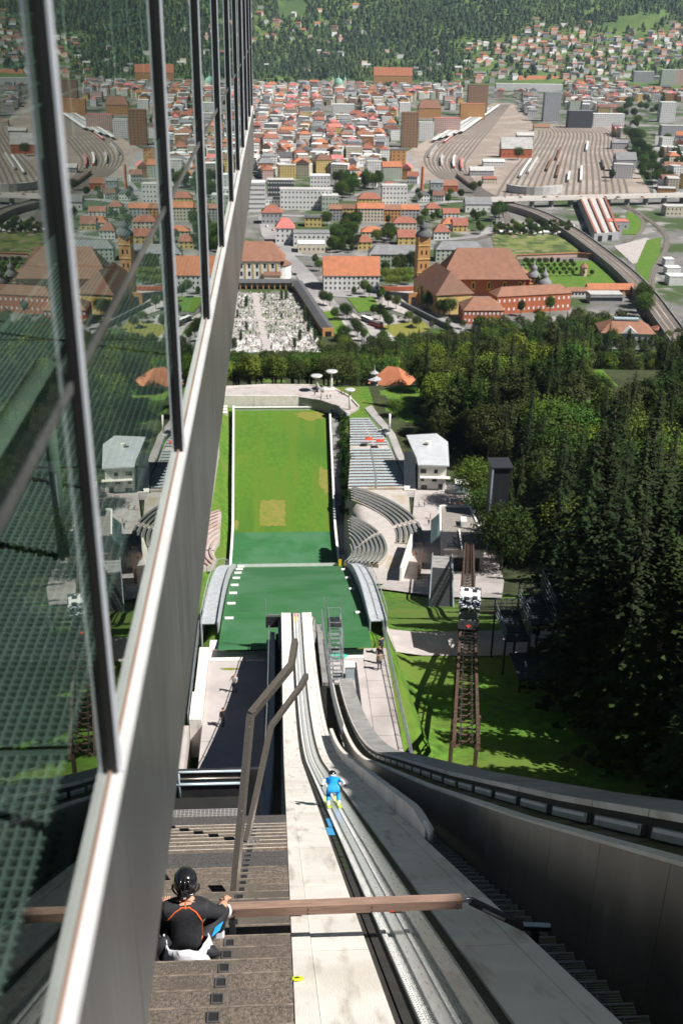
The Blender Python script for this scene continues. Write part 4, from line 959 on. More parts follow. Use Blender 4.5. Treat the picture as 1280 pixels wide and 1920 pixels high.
# ------------------------------------------------------------------ scaffold stair and things on the platform
sc = thing('scaffold_stair', 'grey steel lattice scaffold stair standing right of the take-off', 'scaffold', (4.4, 74, ZP))
for x in (3.9, 4.9):
    for y in (71.0, 73.3, 75.6):
        k = mb(); k.tube([(x, y, ZP), (x, y, ZP+4.7)], .035, 6); k.build('upright', MT['grating'], sc)
for zz in (.9, 2.0, 3.1, 4.65):
    for (a, b) in (((3.9, 71), (4.9, 71)), ((3.9, 73.3), (4.9, 73.3)), ((3.9, 75.6), (4.9, 75.6)), ((3.9, 71), (3.9, 75.6)), ((4.9, 71), (4.9, 75.6))):
        k = mb(); k.tube([(*a, ZP+zz), (*b, ZP+zz)], .028, 6); k.build('ledger', MT['grating'], sc)
for i in range(14):
    u = i/13; k = mb(); k.box(4.0, 4.8, 71.0+u*3.6, 71.22+u*3.6, ZP+.25+u*3.3-.04, ZP+.25+u*3.3); k.build('tread', MT['grating'], sc)
for s_ in (71.0, 73.3):
    k = mb(); k.tube([(3.9, s_, ZP+.1), (3.9, s_+2.3, ZP+2.0)], .025, 6); k.build('brace', MT['grating'], sc)
    k = mb(); k.tube([(4.9, s_, ZP+2.0), (4.9, s_+2.3, ZP+4.1)], .025, 6); k.build('brace', MT['grating'], sc)
k = mb(); k.box(3.85, 4.95, 74.3, 75.7, ZP+3.6, ZP+3.7); k.build('deck', MT['dark_steel'], sc)
for x in (3.85, 4.95):
    k = mb(); k.tube([(x, 75.7, ZP+3.6), (x, 75.7, ZP+5.6)], .03, 6); k.build('mast', MT['grating'], sc)
bx_ = thing('white_box', 'white cabinet standing on the platform right of the scaffold stair', 'cabinet', (5.55, 72.2, ZP))
k = mb(); k.box(5.2, 5.9, 71.9, 72.6, ZP+.02, ZP+1.25); k.build('body', MT['bench'], bx_)
k = mb(); k.box(5.15, 5.95, 71.85, 72.65, ZP+1.26, ZP+1.36); k.build('lid', MT['white'], bx_)
gn = mb(); gn.prism([(x, y) for x, y in blob(4.75, 75.2, .75, .25, 12, .1)], ZP+.12, ZP+.3); o = gn.build('turquoise_tub', MT['green_plastic']); tag(o, 'flat turquoise plastic tub lying in front of the mats', 'tub')
for i, x in enumerate((-1.2, 3.55)):
    o = mb(); o.tube([(x, LIP-.2, zin(LIP)-1.2), (x, LIP-.2, zin(LIP)+1.5)], .035, 6); o = o.build('take_off_pole', MT['grating']); tag(o, ['thin grey pole at the shaded corner of the take-off', 'thin grey pole at the sunny corner of the take-off'][i], 'pole', 'poles at the take-off')
tb = thing('take_off_barrier', 'grey steel cross barrier beside the take-off edge', 'barrier', (-.6, LIP, zin(LIP)))
k = mb(); k.bar((-1.15, LIP-.2, zin(LIP)-.1), (.0, LIP-.2, zin(LIP)-.1), .08, .12); k.build('rail', MT['grating'], tb)
k = mb(); k.box(-1.2, -.05, LIP-.3, LIP-.22, zin(LIP)-1.2, zin(LIP)-.2); k.build('panel', MT['dark_steel'], tb)
# Olympic-style bowls on stems at the rim: saucer, stem, plinth
def bowl(label, x, y, hgt, rad, curved):
    t = thing('fire_bowl', label, 'fire bowl', (x, y, 82), group='fire bowls on the rim')
    z = 82
    if curved:
        k = mb(); k.tube([(x+2.6, y-.6, z+.7), (x+1.2, y-.3, z+.8), (x+.3, y, z+2.0), (x, y, z+hgt*.6), (x, y, z+hgt)], [.75, .7, .55, .4, .32], 10); k.build('stem', MT['concrete_dark'], t, smooth=True)
    else:
        k = mb(); k.tube([(x, y, z), (x, y, z+hgt*.5), (x, y, z+hgt)], [.42, .36, .30], 10); k.build('stem', MT['concrete'], t, smooth=True)
    k = mb(); k.lathe([(.4, hgt-.35), (rad*.8, hgt), (rad, hgt+.35), (rad*.96, hgt+.5), (rad*.5, hgt+.3)], (x, y, z), 20); k.build('bowl', MT['sill'], t, smooth=True)
bowl('pale fire bowl on a dark curved stem at the stadium rim', 12.9, 341, 5.2, 2.0, True)
bowl('tallest pale fire bowl on a straight stem at the stadium rim', 18.0, 342, 6.4, 2.0, False)
bowl('lower single fire bowl at the right end of the rim', 22.9, 323.2, 6.4, 1.7, False)
k = mb(); k.box(13.5, 19.0, 340.0, 343, 82, 83.0); o = k.build('bowl_plinth', MT['concrete']); tag(o, 'stepped stone plinth below the two tall fire bowls', 'plinth')
lpole = mb(); lpole.tube([(33.6, 302, terrain(33.6, 302)), (33.6, 302, terrain(33.6, 302)+6)], .32, 10); o = lpole.build('white_column', MT['white'], smooth=True); tag(o, 'short white column on the grass bank beside the grandstand', 'column')
sn = thing('rim_bench', 'small stepped concrete bench at the left end of the rim parapet', 'bench', (-19, 329, 80))
for q in range(3):
    k = mb(); k.box(-20.5, -16.5, 327+q*1.2, 328.1+q*1.2, 77, 79.8+q*.6); k.build('step', MT['concrete'], sn)
# ================================================================== TREES
import array
def leaf_cloud(name, clumps, per, size, seed, mat, flat=.5):
    """crown of many leaf-sized quads gathered in clumps"""
    rnd = random.Random(seed); v = []; f = []
    for (cx, cy, cz, rad) in clumps:
        for i in range(per):
            u = rnd.gauss(0, 1), rnd.gauss(0, 1), rnd.gauss(0, 1); l = math.sqrt(sum(q*q for q in u)) or 1
            rr = rad*(rnd.random()**.45)
            d = Vector((u[0]/l, u[1]/l, u[2]/l)); p = Vector((cx, cy, cz)) + Vector((d.x, d.y, d.z*.8))*rr
            nrm = (d + Vector((rnd.uniform(-.7, .7), rnd.uniform(-.7, .7), rnd.uniform(-.2, .9)))).normalized()
            a = nrm.orthogonal().normalized(); b = nrm.cross(a); an = rnd.uniform(0, 6.28)
            a, b = a*math.cos(an)+b*math.sin(an), b*math.cos(an)-a*math.sin(an)
            s = size*rnd.uniform(.6, 1.3); n = len(v)
            v += [tuple(p-a*s), tuple(p-b*s*flat), tuple(p+a*s), tuple(p+b*s*flat)]; f.append((n, n+1, n+2, n+3))
    me = bpy.data.meshes.new(name); me.from_pydata(v, [], f); me.materials.append(mat); me.update(); return me
def trunk_mesh(name, h, r, limbs, seed):
    rnd = random.Random(seed); k = mb()
    k.tube([(0, 0, -.6), (.05*h*.2, 0, h*.3), (rnd.uniform(-.2, .2), rnd.uniform(-.2, .2), h*.7), (rnd.uniform(-.3, .3), 0, h)], [r*1.25, r, r*.6, r*.2], 7)
    for i in range(limbs):
        a = i*2.4+rnd.uniform(0, .6); z0 = h*rnd.uniform(.3, .65); L = h*rnd.uniform(.22, .36)
        k.tube([(0, 0, z0), (math.cos(a)*L*.5, math.sin(a)*L*.5, z0+L*.45), (math.cos(a)*L, math.sin(a)*L, z0+L*.95)], [r*.5, r*.32, r*.1], 5)
    return k.mesh(name, MT['bark'])
def broad_proto(i, h, rx, kind):
    rnd = random.Random(100+i); cl = []
    n = 34 if kind != 'column' else 26
    for q in range(n):
        u = (q+.5)/n
        ph = q*2.39996; z = (1-2*u); rr = math.sqrt(max(0, 1-z*z))
        if kind == 'column': cl.append((rx*.55*rr*math.cos(ph), rx*.55*rr*math.sin(ph), h*(.54+.40*z), rx*.62)); continue
        j = rnd.uniform(.55, .92)
        cl.append((rx*.80*rr*math.cos(ph)*j, rx*.80*rr*math.sin(ph)*j, h*(.60+.30*z*j), rx*rnd.uniform(.26, .46)))
    cl.append((0, 0, h*.58, rx*.55))
    return leaf_cloud('crown', cl, 150 if kind != 'small' else 40, h*.0175 if kind != 'small' else h*.05, 200+i, MT['leaf_a'], .62), trunk_mesh('trunk', h*.8, h*.018, 6, i)
BROAD = [broad_proto(0, 14, 5.2, 'round'), broad_proto(1, 16, 5.0, 'round'), broad_proto(2, 12, 5.6, 'round'), broad_proto(3, 15, 4.4, 'round')]
BH = [14, 16, 12, 15]
COLUMN = broad_proto(7, 10, 2.2, 'column')
def spruce_proto(seed, h, rad, thin=1.0, bare=.06):
    rnd = random.Random(seed); v = []; f = []
    z = h*bare; lay = 0
    while z < h*.985:
        t = (z-h*bare)/(h*(1-bare)); L = rad*((1-t)**.8)*rnd.uniform(.72, 1.1)+.12; nb = max(4, int((9-4*t)*thin))
        for b in range(nb):
            if rnd.random() < .12: continue
            a = 2*math.pi*(b+rnd.random()*.7)/nb+lay*1.3; Lb = L*rnd.uniform(.7, 1.12)
            ca, sa = math.cos(a), math.sin(a); ns = 7 if L > 1.2 else 3
            w0 = .25*Lb*.55+.09
            up = .10*Lb*(t-.2)
            for s in range(ns):
                r0 = Lb*s/ns; r1 = Lb*(s+1.15)/ns
                zz = lambda r: z + up*r/Lb*1.0 - .32*Lb*(r/Lb)**1.4
                ww = w0*(1-.55*s/ns)*rnd.uniform(.7, 1.2); off = rnd.uniform(-.30, .30)*Lb*.5; tw = rnd.uniform(-.5, .5)
                px, py = -sa, ca; n = len(v)
                v += [(ca*r0+px*off, sa*r0+py*off, zz(r0)+.05), (ca*(r0+r1)/2+px*(ww+off), sa*(r0+r1)/2+py*(ww+off), zz((r0+r1)/2)-.16*ww+tw*ww), (ca*r1+px*off, sa*r1+py*off, zz(r1)), (ca*(r0+r1)/2-px*(ww-off), sa*(r0+r1)/2-py*(ww-off), zz((r0+r1)/2)-.16*ww-tw*ww)]
                f.append((n, n+1, n+2, n+3))
        z += (.34+.26*(1-t))*h/24; lay += 1
    me = bpy.data.meshes.new('crown'); me.from_pydata(v, [], f); me.materials.append(MT['leaf_c']); me.update()
    k = mb(); k.tube([(0, 0, -.8), (.05, 0, h*.4), (0, .05, h*.8), (0, 0, h*.99)], [h*.0125, h*.010, h*.005, .02], 7)
    return me, k.mesh('trunk', MT['bark'])
SPRUCE = [spruce_proto(1, 24, 3.4), spruce_proto(2, 24, 2.9, 1.1), spruce_proto(3, 24, 3.9, .9), spruce_proto(4, 24, 3.0, .8, .34)]
TREES = []
def plant(name, proto, ph, loc, h, label, group, cat='tree', wide=1.0, mat=None, rz=None):
    t = thing(name, label, cat, loc, random.uniform(0, 6.28) if rz is None else rz, group)
    s = h/ph; sc_ = (s*wide, s*wide, s)
    c = link('crown', proto[0], t, scale=sc_); link('trunk', proto[1], t, scale=sc_)
    if mat: c.material_slots[0].link = 'OBJECT'; c.material_slots[0].material = mat
    t.rotation_euler = (random.uniform(-.045, .045), random.uniform(-.045, .045), t.rotation_euler[2]); TREES.append((t, loc, h)); return t
# pixel windows of the photograph that nearer trees must leave free: (x0, y0, x1, y1, only trees nearer than this Y)
KEEP = [(405, 640, 660, 770, 345), (640, 690, 780, 1100, 330), (735, 810, 862, 1100, 262), (820, 905, 912, 1110, 215), (700, 1040, 925, 1445, 175), (705, 694, 765, 738, 420), (920, 1055, 1085, 1270, 112),
        (900, 1190, 1165, 1440, 70), (918, 862, 966, 1000, 172), (1120, 600, 1228, 648, 640), (570, 560, 618, 640, 640), (690, 655, 725, 725, 400), (740, 545, 860, 612, 700), (640, 575, 745, 626, 640), (430, 545, 600, 652, 640)]
SIL = [(400, 662), (480, 660), (560, 656), (600, 650), (640, 640), (700, 640), (740, 632), (800, 618), (850, 606), (900, 598), (960, 602), (1010, 588), (1060, 578), (1120, 575), (1160, 590), (1230, 640), (1290, 622)]
def fits(x, y, z, h, w, kmin=7):
    """height the tree may have so that it stays below the skyline of the photograph, or 0"""
    jit = rnd.uniform(-20, 14) if y > 300 else 0
    for _ in range(12):
        a = pix((x, y, z+h)); b = pix((x, y, z))
        if a[2] < 1: return 0
        hw_ = FPX*w/a[2]*(h/18)
        if a[1] < table(SIL, min(1290, max(400, a[0])))+jit: h *= .9; 
        else:
            for (x0, y0, x1, y1, Yk) in KEEP:
                if y < Yk and a[0]+hw_ > x0 and a[0]-hw_ < x1 and b[1] > y0 and a[1] < y1: return 0
            return h if h >= kmin else 0
    return 0
rnd = random.Random(21)
def scatter(n, xr, yr_, dmin, accept, pts):
    out = []
    for _ in range(n):
        x, y = rnd.uniform(*xr), rnd.uniform(*yr_)
        if not accept(x, y): continue
        if any((x-a)**2+(y-b)**2 < dmin*dmin for a, b in pts): continue
        pts.append((x, y)); out.append((x, y))
    return out
def inview(x, y, z, mx=60):
    p = pix((x, y, z+10)); return -mx < p[0]-0 and 400 < p[0] < 1280+mx and p[1] < 2000
pts = []
ordw = dn
specs = []
# (d) tall spruces on the slope at the right
for x, y in scatter(5000, (33, 170), (72, 335), 4.6, lambda x, y: inview(x, y, terrain(x, y), 40) and x > table([(60, 33), (100, 35), (125, 36), (150, 50), (180, 60), (240, 62), (280, 54), (310, 44), (340, 38)], y), pts):
    z = terrain(x, y); h = fits(x, y, z, rnd.uniform(17, 31), 2.6, 8)
    if h:
        isb = y > 150 and rnd.random() < .62*sstep(130, 250, y)+.14; specs.append(('B' if isb else 'S', x, y, z, h*.66 if isb else h))
# a few that stand just outside the frame and shade the meadow
for x, y, h in ((33.5, 62, 25), (37, 55, 28), (38, 68, 27), (41, 75, 29), (43, 61, 26), (46, 70, 30), (48, 82, 30), (52, 66, 31), (41, 48, 29), (36, 43, 28), (33, 52, 20), (45, 88, 30), (30, 46, 24), (30.5, 71, 22), (32.5, 79, 27), (34, 87, 26), (36, 95, 28), (31, 63, 24), (29.5, 57, 22), (35, 76, 27), (37.5, 82, 29), (39, 90, 28), (33.5, 68, 25), (41, 97, 28), (28.5, 50, 22), (31, 92, 26), (33, 101, 27), (30, 84, 24), (35.5, 104, 27), (30.5, 77.5, 25), (27.5, 55, 20)):
    specs.append(('S', x, y, terrain(x, y), h))
# (c) mixed wood on the slope beyond
for x, y in scatter(9000, (26, 330), (335, 690), 7.0, lambda x, y: inview(x, y, terrain(x, y), 30), pts):
    z = terrain(x, y); sp = rnd.random() < .22; h = fits(x, y, z, rnd.uniform(15, 25) if sp else rnd.uniform(11, 18), 2.6 if sp else 5, 7)
    if h and pix((x, y, z))[1] > 585: specs.append(('S' if sp else 'B', x, y, z, h))
for x, y in scatter(2500, (37, 85), (288, 440), 4.8, lambda x, y: inview(x, y, terrain(x, y), 0) and x > table([(288, 46), (310, 39), (340, 36), (440, 34)], y), pts):
    z = terrain(x, y); h = fits(x, y, z, rnd.uniform(8, 14), 4.2, 5)
    if h: specs.append(('B', x, y, z, h))
for x, y in scatter(2500, (95, 260), (600, 722), 6.0, lambda x, y: inview(x, y, terrain(x, y), 10), pts):
    z = terrain(x, y); h = fits(x, y, z, rnd.uniform(11, 18), 4.6, 6)
    if h and pix((x, y, z))[1] > 612: specs.append(('B', x, y, z, h))
# (a) belt behind the rim
for x, y in scatter(3000, (-60, 34), (356, 640), 5.5, lambda x, y: inview(x, y, terrain(x, y), 10), pts):
    z = terrain(x, y); h = fits(x, y, z, rnd.uniform(10, 17), 4.5, 5)
    if h: specs.append(('B', x, y, z, h))
# keep those that can be seen: nearest first in coarse pixel cells
specs.sort(key=lambda s: s[2])
cells = {}; kept = []
for s in specs:
    kd, x, y, z, h = s; a = pix((x, y, z+h*.97)); b = pix((x, y, z+h*.6)); key = [(int(q[0]//9), int(q[1]//9)) for q in (a, b)]
    if y > 95 and cells.get(key[0], 0) >= 4 and cells.get(key[1], 0) >= 4: continue
    kept.append(s)
    w = FPX*(2.0 if kd == 'S' else 4.2)/a[2]*(h/22 if kd == 'S' else h/14)
    base = pix((x, y, z+h*.25))[1]
    for cy in range(int(a[1]//9), int(base//9)+1):
        ww = w*min(1, (cy*9-a[1]+6)/max(8, (base-a[1])*.8)) if kd == 'S' else w
        for cx in range(int((a[0]-ww)//9), int((a[0]+ww)//9)+1): cells[(cx, cy)] = cells.get((cx, cy), 0)+1
random.seed(3)
SN = sorted([s for s in kept if s[0] == 'S'], key=lambda s: s[2]); BN = sorted([s for s in kept if s[0] == 'B'], key=lambda s: s[2])
print('trees', len(specs), 'kept', len(SN), len(BN))
# the 285 broadleaf trees that show largest stay single trees; the rest become one mass of woodland
def shown(s_): 
    a = pix((s_[1], s_[2], s_[3]+s_[4]*.6)); return s_[4]/a[2]
BN.sort(key=shown, reverse=True); REST = BN[285:]; BN = sorted(BN[:285], key=lambda s: s[2])
def thin_crown(seed):
    rd = random.Random(seed); v = []; f = []
    for q in range(36):
        u = (q+.5)/36; ph = q*2.39996; zc = 1-2*u; rr = math.sqrt(max(0, 1-zc*zc)); j = rd.uniform(.55, .92); cx, cy, cz, cr = .30*rr*math.cos(ph)*j, .30*rr*math.sin(ph)*j, .60+.30*zc*j, rd.uniform(.09, .16)
        for i in range(34):
            d = Vector((rd.gauss(0, 1), rd.gauss(0, 1), rd.gauss(0, 1))).normalized(); p = Vector((cx, cy, cz))+d*cr*(rd.random()**.45); n = (d+Vector((rd.uniform(-.6, .6), rd.uniform(-.6, .6), rd.uniform(-.2, .9)))).normalized()
            a = n.orthogonal().normalized(); b = n.cross(a); sz = .026*rd.uniform(.6, 1.3); k0 = len(v); v += [p-a*sz, p-b*sz*.7, p+a*sz, p+b*sz*.7]; f.append((k0, k0+1, k0+2, k0+3))
    return v, f
if REST:
    tc_v = [thin_crown(i) for i in range(3)]; k = mb(); rd = random.Random(2)
    for kd, x, y, z, h in REST:
        v, f = tc_v[rd.randrange(3)]; a = rd.uniform(0, 6.28); c, s_ = math.cos(a), math.sin(a); w = h*rd.uniform(1.0, 1.3); n = len(k.v); mi = rd.choice((0, 0, 0, 1, 2))
        k.v += [(x+(p.x*c-p.y*s_)*w, y+(p.x*s_+p.y*c)*w, z+p.z*h) for p in v]; k.f += [tuple(n+i for i in q) for q in f]; k.m += [mi]*len(f)
    me_ = bpy.data.meshes.new('woodland_canopy'); me_.from_pydata(k.v, [], k.f)
    for m_ in (MT['leaf_a'], MT['leaf_e'], MT['leaf_b']): me_.materials.append(m_)
    me_.polygons.foreach_set('material_index', k.m); me_.update(); tag(link('woodland_canopy', me_), 'farther mass of broadleaf crowns in the wood below the abbey', 'woodland', kind='stuff')
def where(x, y, z, h):
    p = pix((x, y, z+h*.7))
    if y > 350 and x < 36: return 'in the belt behind the stadium rim'
    if y > 335: return 'in the wood below the orange abbey'
    if p[1] > 1050: return 'in the dark wood above the meadow'
    return 'on the dark slope beside the stadium'
cnt = {}
tones_s = ('dark', 'dense dark', 'tall dark', 'slender')
def numw(n):
    o = ['', 'first', 'second', 'third', 'fourth', 'fifth', 'sixth', 'seventh', 'eighth', 'ninth']; tn = ['', 'ten', 'twenty', 'thirty', 'forty', 'fifty', 'sixty', 'seventy', 'eighty', 'ninety']
    w = ''
    if n >= 100: w = ['', 'hundred-', 'two-hundred-', 'three-hundred-'][n//100]; n %= 100
    if n < 10: return (w+o[n]) if n else w+'th'
    if n <= 20: return w+['tenth', 'eleventh', 'twelfth', 'thirteenth', 'fourteenth', 'fifteenth', 'sixteenth', 'seventeenth', 'eighteenth', 'nineteenth', 'twentieth'][n-10]
    return w+tn[n//10]+('-'+o[n % 10] if n % 10 else 'th')
def zone_rank(lst, key):
    """rank within a zone from the left of the picture"""
    z = {}
    for i, s in enumerate(lst): z.setdefault(key(s), []).append(i)
    rank = {}
    for k_, ids in z.items():
        ids.sort(key=lambda i: pix((lst[i][1], lst[i][2], lst[i][3]))[0])
        for r_, i in enumerate(ids): rank[i] = r_+1
    return rank
def depth_row(s):
    return where(s[1], s[2], s[3], s[4]), int(math.log(max(30, s[2])/30)/math.log(1.22))
rows_seen = {}
for lst, name, word in ((SN, 'spruce_tree', 'spruce'), (BN, 'broadleaf_tree', 'broadleaf tree')):
    rk = zone_rank(lst, depth_row)
    drs = {}
    for s in lst: w_, d_ = depth_row(s); drs.setdefault(w_, set()).add(d_)
    for i, (kd, x, y, z, h) in enumerate(lst):
        w_, d_ = depth_row(lst[i]); dr = sorted(drs[w_]).index(d_)+1
        lab = f'{word} {w_}, {numw(rk[i])} from the left in {numw(dr)} row'
        if kd == 'S':
            q = random.choice((0, 0, 1, 2, 3 if y < 220 else 1)); plant(name, SPRUCE[q], 24, (x, y, z), h, lab, 'spruces on the slope and in the wood', wide=random.uniform(.95, 1.9))
        else:
            q = random.randrange(4); plant(name, BROAD[q], BH[q], (x, y, z), h, lab, 'broadleaf trees round the stadium', wide=random.uniform(.95, 1.2) if y < 350 or x > 36 else random.uniform(1.2, 1.6), mat=random.choice((None, None, None, None, MT['leaf_e'], MT['leaf_e'], MT['leaf_b'])))
# single lit trees that the photograph shows clearly
def tree_px(px, py_top, Y, lab, kind='B', h=None, mat=None, wide=1.0):
    p = atY(px, py_top, Y); z = terrain(p.x, Y); hh = h or max(4, p.z-z)
    if kind == 'S': plant('spruce_tree', SPRUCE[1], 24, (p.x, Y, z), hh, lab, 'spruces on the slope and in the wood', wide=wide)
    else: plant('broadleaf_tree', BROAD[2], BH[2], (p.x, Y, z), hh, lab, 'broadleaf trees round the stadium', mat=mat, wide=wide)
tree_px(1140, 1085, 84, 'small bright young spruce in front of the dark wood beside the steel platforms', 'S')
tree_px(892, 850, 244, 'bright green tree right behind the lift station and plaza')
tree_px(910, 905, 226, 'leafy tree close against the right wall of the lift station')
tree_px(968, 880, 206, 'dark spruce half hiding the tall dark clad building', 'S')
tree_px(985, 850, 212, 'spruce just right of the tall dark clad building', 'S')
tree_px(950, 935, 200, 'low leafy tree at the foot of the dark clad building')
tree_px(785, 802, 292, 'round dark bush behind the roof of the white stadium building', wide=1.3)
tree_px(742, 745, 318, 'round tree on the bank above the large grandstand', wide=1.1)
# shrubs on the bank between the out-run boards and the stand
bush = leaf_cloud('foliage', [(0, 0, .5, .75), (.5, .2, .35, .5), (-.45, -.2, .4, .55), (.1, -.5, .3, .45)], 40, .16, 5, MT['leaf_d'], .6)
k = mb()
for a in range(4): k.tube([(0, 0, -.2), (.3*math.cos(a*1.6), .3*math.sin(a*1.6), .5)], [.03, .012], 4)
bstem = k.mesh('stem', MT['bark'])
bs = scatter(900, (16, 26), (246, 326), 1.5, lambda x, y: hw(y)+2.6 < x-AX < hw(y)+5.3, [])
bs.sort(key=lambda q: -q[1])
for i, (x, y) in enumerate(bs[:110]):
    z = lerp(zland(y), table(GT, y), sstep(hw(y)+1, hw(y)+6, x-AX))
    t = thing('bank_shrub', f'low green shrub on the bank beside the out-run boards, {numw(i+1)} from the rim', 'shrub', (x, y, terrain(x, y)), random.uniform(0, 6), 'shrubs on the bank beside the out-run')
    s = random.uniform(.8, 1.7); link('foliage', bush, t, scale=(s, s, s)); link('stem', bstem, t, scale=(s, s, s))
# ================================================================== THE CITY
def wall_mat(name, col, win=False):
    m = material(name, col, .85, 0, .08, .3)
    if not win: return m
    N = m.node_tree.nodes; L = m.node_tree.links; b = N['Principled BSDF']; old = b.inputs['Base Color'].links[0].from_socket
    tc = N.new('ShaderNodeTexCoord'); sp = N.new('ShaderNodeSeparateXYZ'); L.new(tc.outputs['Object'], sp.inputs[0])
    ad = N.new('ShaderNodeMath'); L.new(sp.outputs[0], ad.inputs[0]); L.new(sp.outputs[1], ad.inputs[1])
    def frac(sock, per, lo, hi):
        d = N.new('ShaderNodeMath'); d.operation = 'DIVIDE'; d.inputs[1].default_value = per; L.new(sock, d.inputs[0])
        f = N.new('ShaderNodeMath'); f.operation = 'FRACT'; L.new(d.outputs[0], f.inputs[0])
        g = N.new('ShaderNodeMath'); g.operation = 'GREATER_THAN'; g.inputs[1].default_value = lo; L.new(f.outputs[0], g.inputs[0])
        h = N.new('ShaderNodeMath'); h.operation = 'LESS_THAN'; h.inputs[1].default_value = hi; L.new(f.outputs[0], h.inputs[0])
        x = N.new('ShaderNodeMath'); x.operation = 'MULTIPLY'; L.new(g.outputs[0], x.inputs[0]); L.new(h.outputs[0], x.inputs[1]); return x.outputs[0]
    x = N.new('ShaderNodeMath'); x.operation = 'MULTIPLY'; L.new(frac(ad.outputs[0], 3.4, .3, .68), x.inputs[0]); L.new(frac(sp.outputs[2], 3.2, .3, .8), x.inputs[1])
    ge = N.new('ShaderNodeNewGeometry'); s2 = N.new('ShaderNodeSeparateXYZ'); L.new(ge.outputs['Normal'], s2.inputs[0])
    ab = N.new('ShaderNodeMath'); ab.operation = 'ABSOLUTE'; L.new(s2.outputs[2], ab.inputs[0]); le = N.new('ShaderNodeMath'); le.operation = 'LESS_THAN'; le.inputs[1].default_value = .5; L.new(ab.outputs[0], le.inputs[0])
    y = N.new('ShaderNodeMath'); y.operation = 'MULTIPLY'; L.new(x.outputs[0], y.inputs[0]); L.new(le.outputs[0], y.inputs[1])
    mx = N.new('ShaderNodeMixRGB'); mx.inputs[2].default_value = (.05, .055, .06, 1); L.new(y.outputs[0], mx.inputs[0]); L.new(old, mx.inputs[1]); L.new(mx.outputs[0], b.inputs['Base Color'])
    return m
WC = {'white': (.68, .67, .65), 'cream': (.60, .54, .42), 'grey': (.36, .36, .37), 'pink': (.52, .36, .31), 'yellow': (.58, .43, .16), 'orange': (.52, .27, .10), 'brown': (.28, .17, .10), 'dark': (.06, .06, .07), 'red': (.45, .13, .06), 'pale green': (.42, .46, .38)}
WM = {k_: wall_mat(k_.replace(' ', '_')+'_render', c) for k_, c in WC.items()}
WW = {k_: wall_mat(k_.replace(' ', '_')+'_render_windows', c, True) for k_, c in WC.items()}
RC = {'red': (.28, .105, .068), 'orange': (.40, .145, .07), 'brown': (.17, .085, .055), 'rust-brown': (.25, .12, .075), 'grey': (.20, .20, .205), 'dark grey': (.085, .085, .09), 'pale grey': (.44, .43, .41), 'white': (.66, .66, .65), 'green copper': (.20, .36, .29), 'pink-red': (.5, .16, .14)}
RM = {k_: material(k_.replace(' ', '_').replace('-', '_')+'_roof', c, .8, 0, .16, .25) for k_, c in RC.items()}
_wm = {}
def win_mesh(w, h, mat='window'):
    key = (round(w, 2), round(h, 2), mat)
    if key not in _wm:
        k = mb(); k.box(-w/2, w/2, -.10, .05, 0, h); _wm[key] = k.mesh('window', MT[mat])
    return _wm[key]
def roof_into(k, sx, sy, h, rh, kind, ov=.5, mi=0):
    X, Y = sx/2+ov, sy/2+ov; z = h
    if kind == 'flat':
        k.box(-sx/2-.15, sx/2+.15, -sy/2-.15, sy/2+.15, z, z+.5, mi); return
    if kind == 'gable':
        if sx >= sy: a, b = (-X, 0, z+rh), (X, 0, z+rh)
        else: a, b = (0, -Y, z+rh), (0, Y, z+rh)
    else:
        if sx >= sy: a, b = (-X+Y*.8, 0, z+rh), (X-Y*.8, 0, z+rh)
        else: a, b = (0, -Y+X*.8, z+rh), (0, Y-X*.8, z+rh)
    c = [(-X, -Y, z), (X, -Y, z), (X, Y, z), (-X, Y, z)]
    n = len(k.v); k.v += c + [a, b]
    F = ((0, 1, 5, 4), (1, 2, 5), (2, 3, 4, 5), (3, 0, 4), (3, 2, 1, 0)) if sx >= sy else ((0, 1, 4), (1, 2, 5, 4), (2, 3, 5), (3, 0, 4, 5), (3, 2, 1, 0))
    for f in F: k.f.append(tuple(n+i for i in f)); k.m.append(mi)
def house(name, label, cx, cy, sx, sy, h, rh, wall, roof, kind='gable', rz=0.0, cat='house', group=None, z=0.0, wins=None, winpat=False, chim=0, wmat='window', ov=.5, wsize=(1.3, 1.7)):
    t = thing(name, label, cat, (cx, cy, z), rz, group)
    loc_part('wall', (WW if winpat else WM)[wall], t, lambda k: k.box(-sx/2, sx/2, -sy/2, sy/2, -1.5, h))
    r_ = loc_part('roof', RM[roof], t, lambda k: roof_into(k, sx, sy, h+.01, rh, kind, ov))
    for i in range(chim):
        x = lerp(-sx*.35, sx*.35, i/max(1, chim-1)); loc_part('chimney', WM['cream'], r_, lambda k: k.box(x-.5, x+.5, sy*.08, sy*.08+1.0, h+rh*.35, h+rh+1.0))
    if wins:
        rows, cs, cw = wins; wm = win_mesh(*wsize, wmat)
        fh = h/rows
        for r in range(rows):
            zz = r*fh+fh*.32
            for c in range(cs): link('window', wm, t, (lerp(-sx/2, sx/2, (c+.5)/cs), -sy/2, zz))
            for c in range(cw): link('window', wm, t, (-sx/2, lerp(-sy/2, sy/2, (c+.5)/cw), zz), rz=-math.pi/2)
    return t
HR = []     # pixel boxes taken by the buildings that are placed one by one
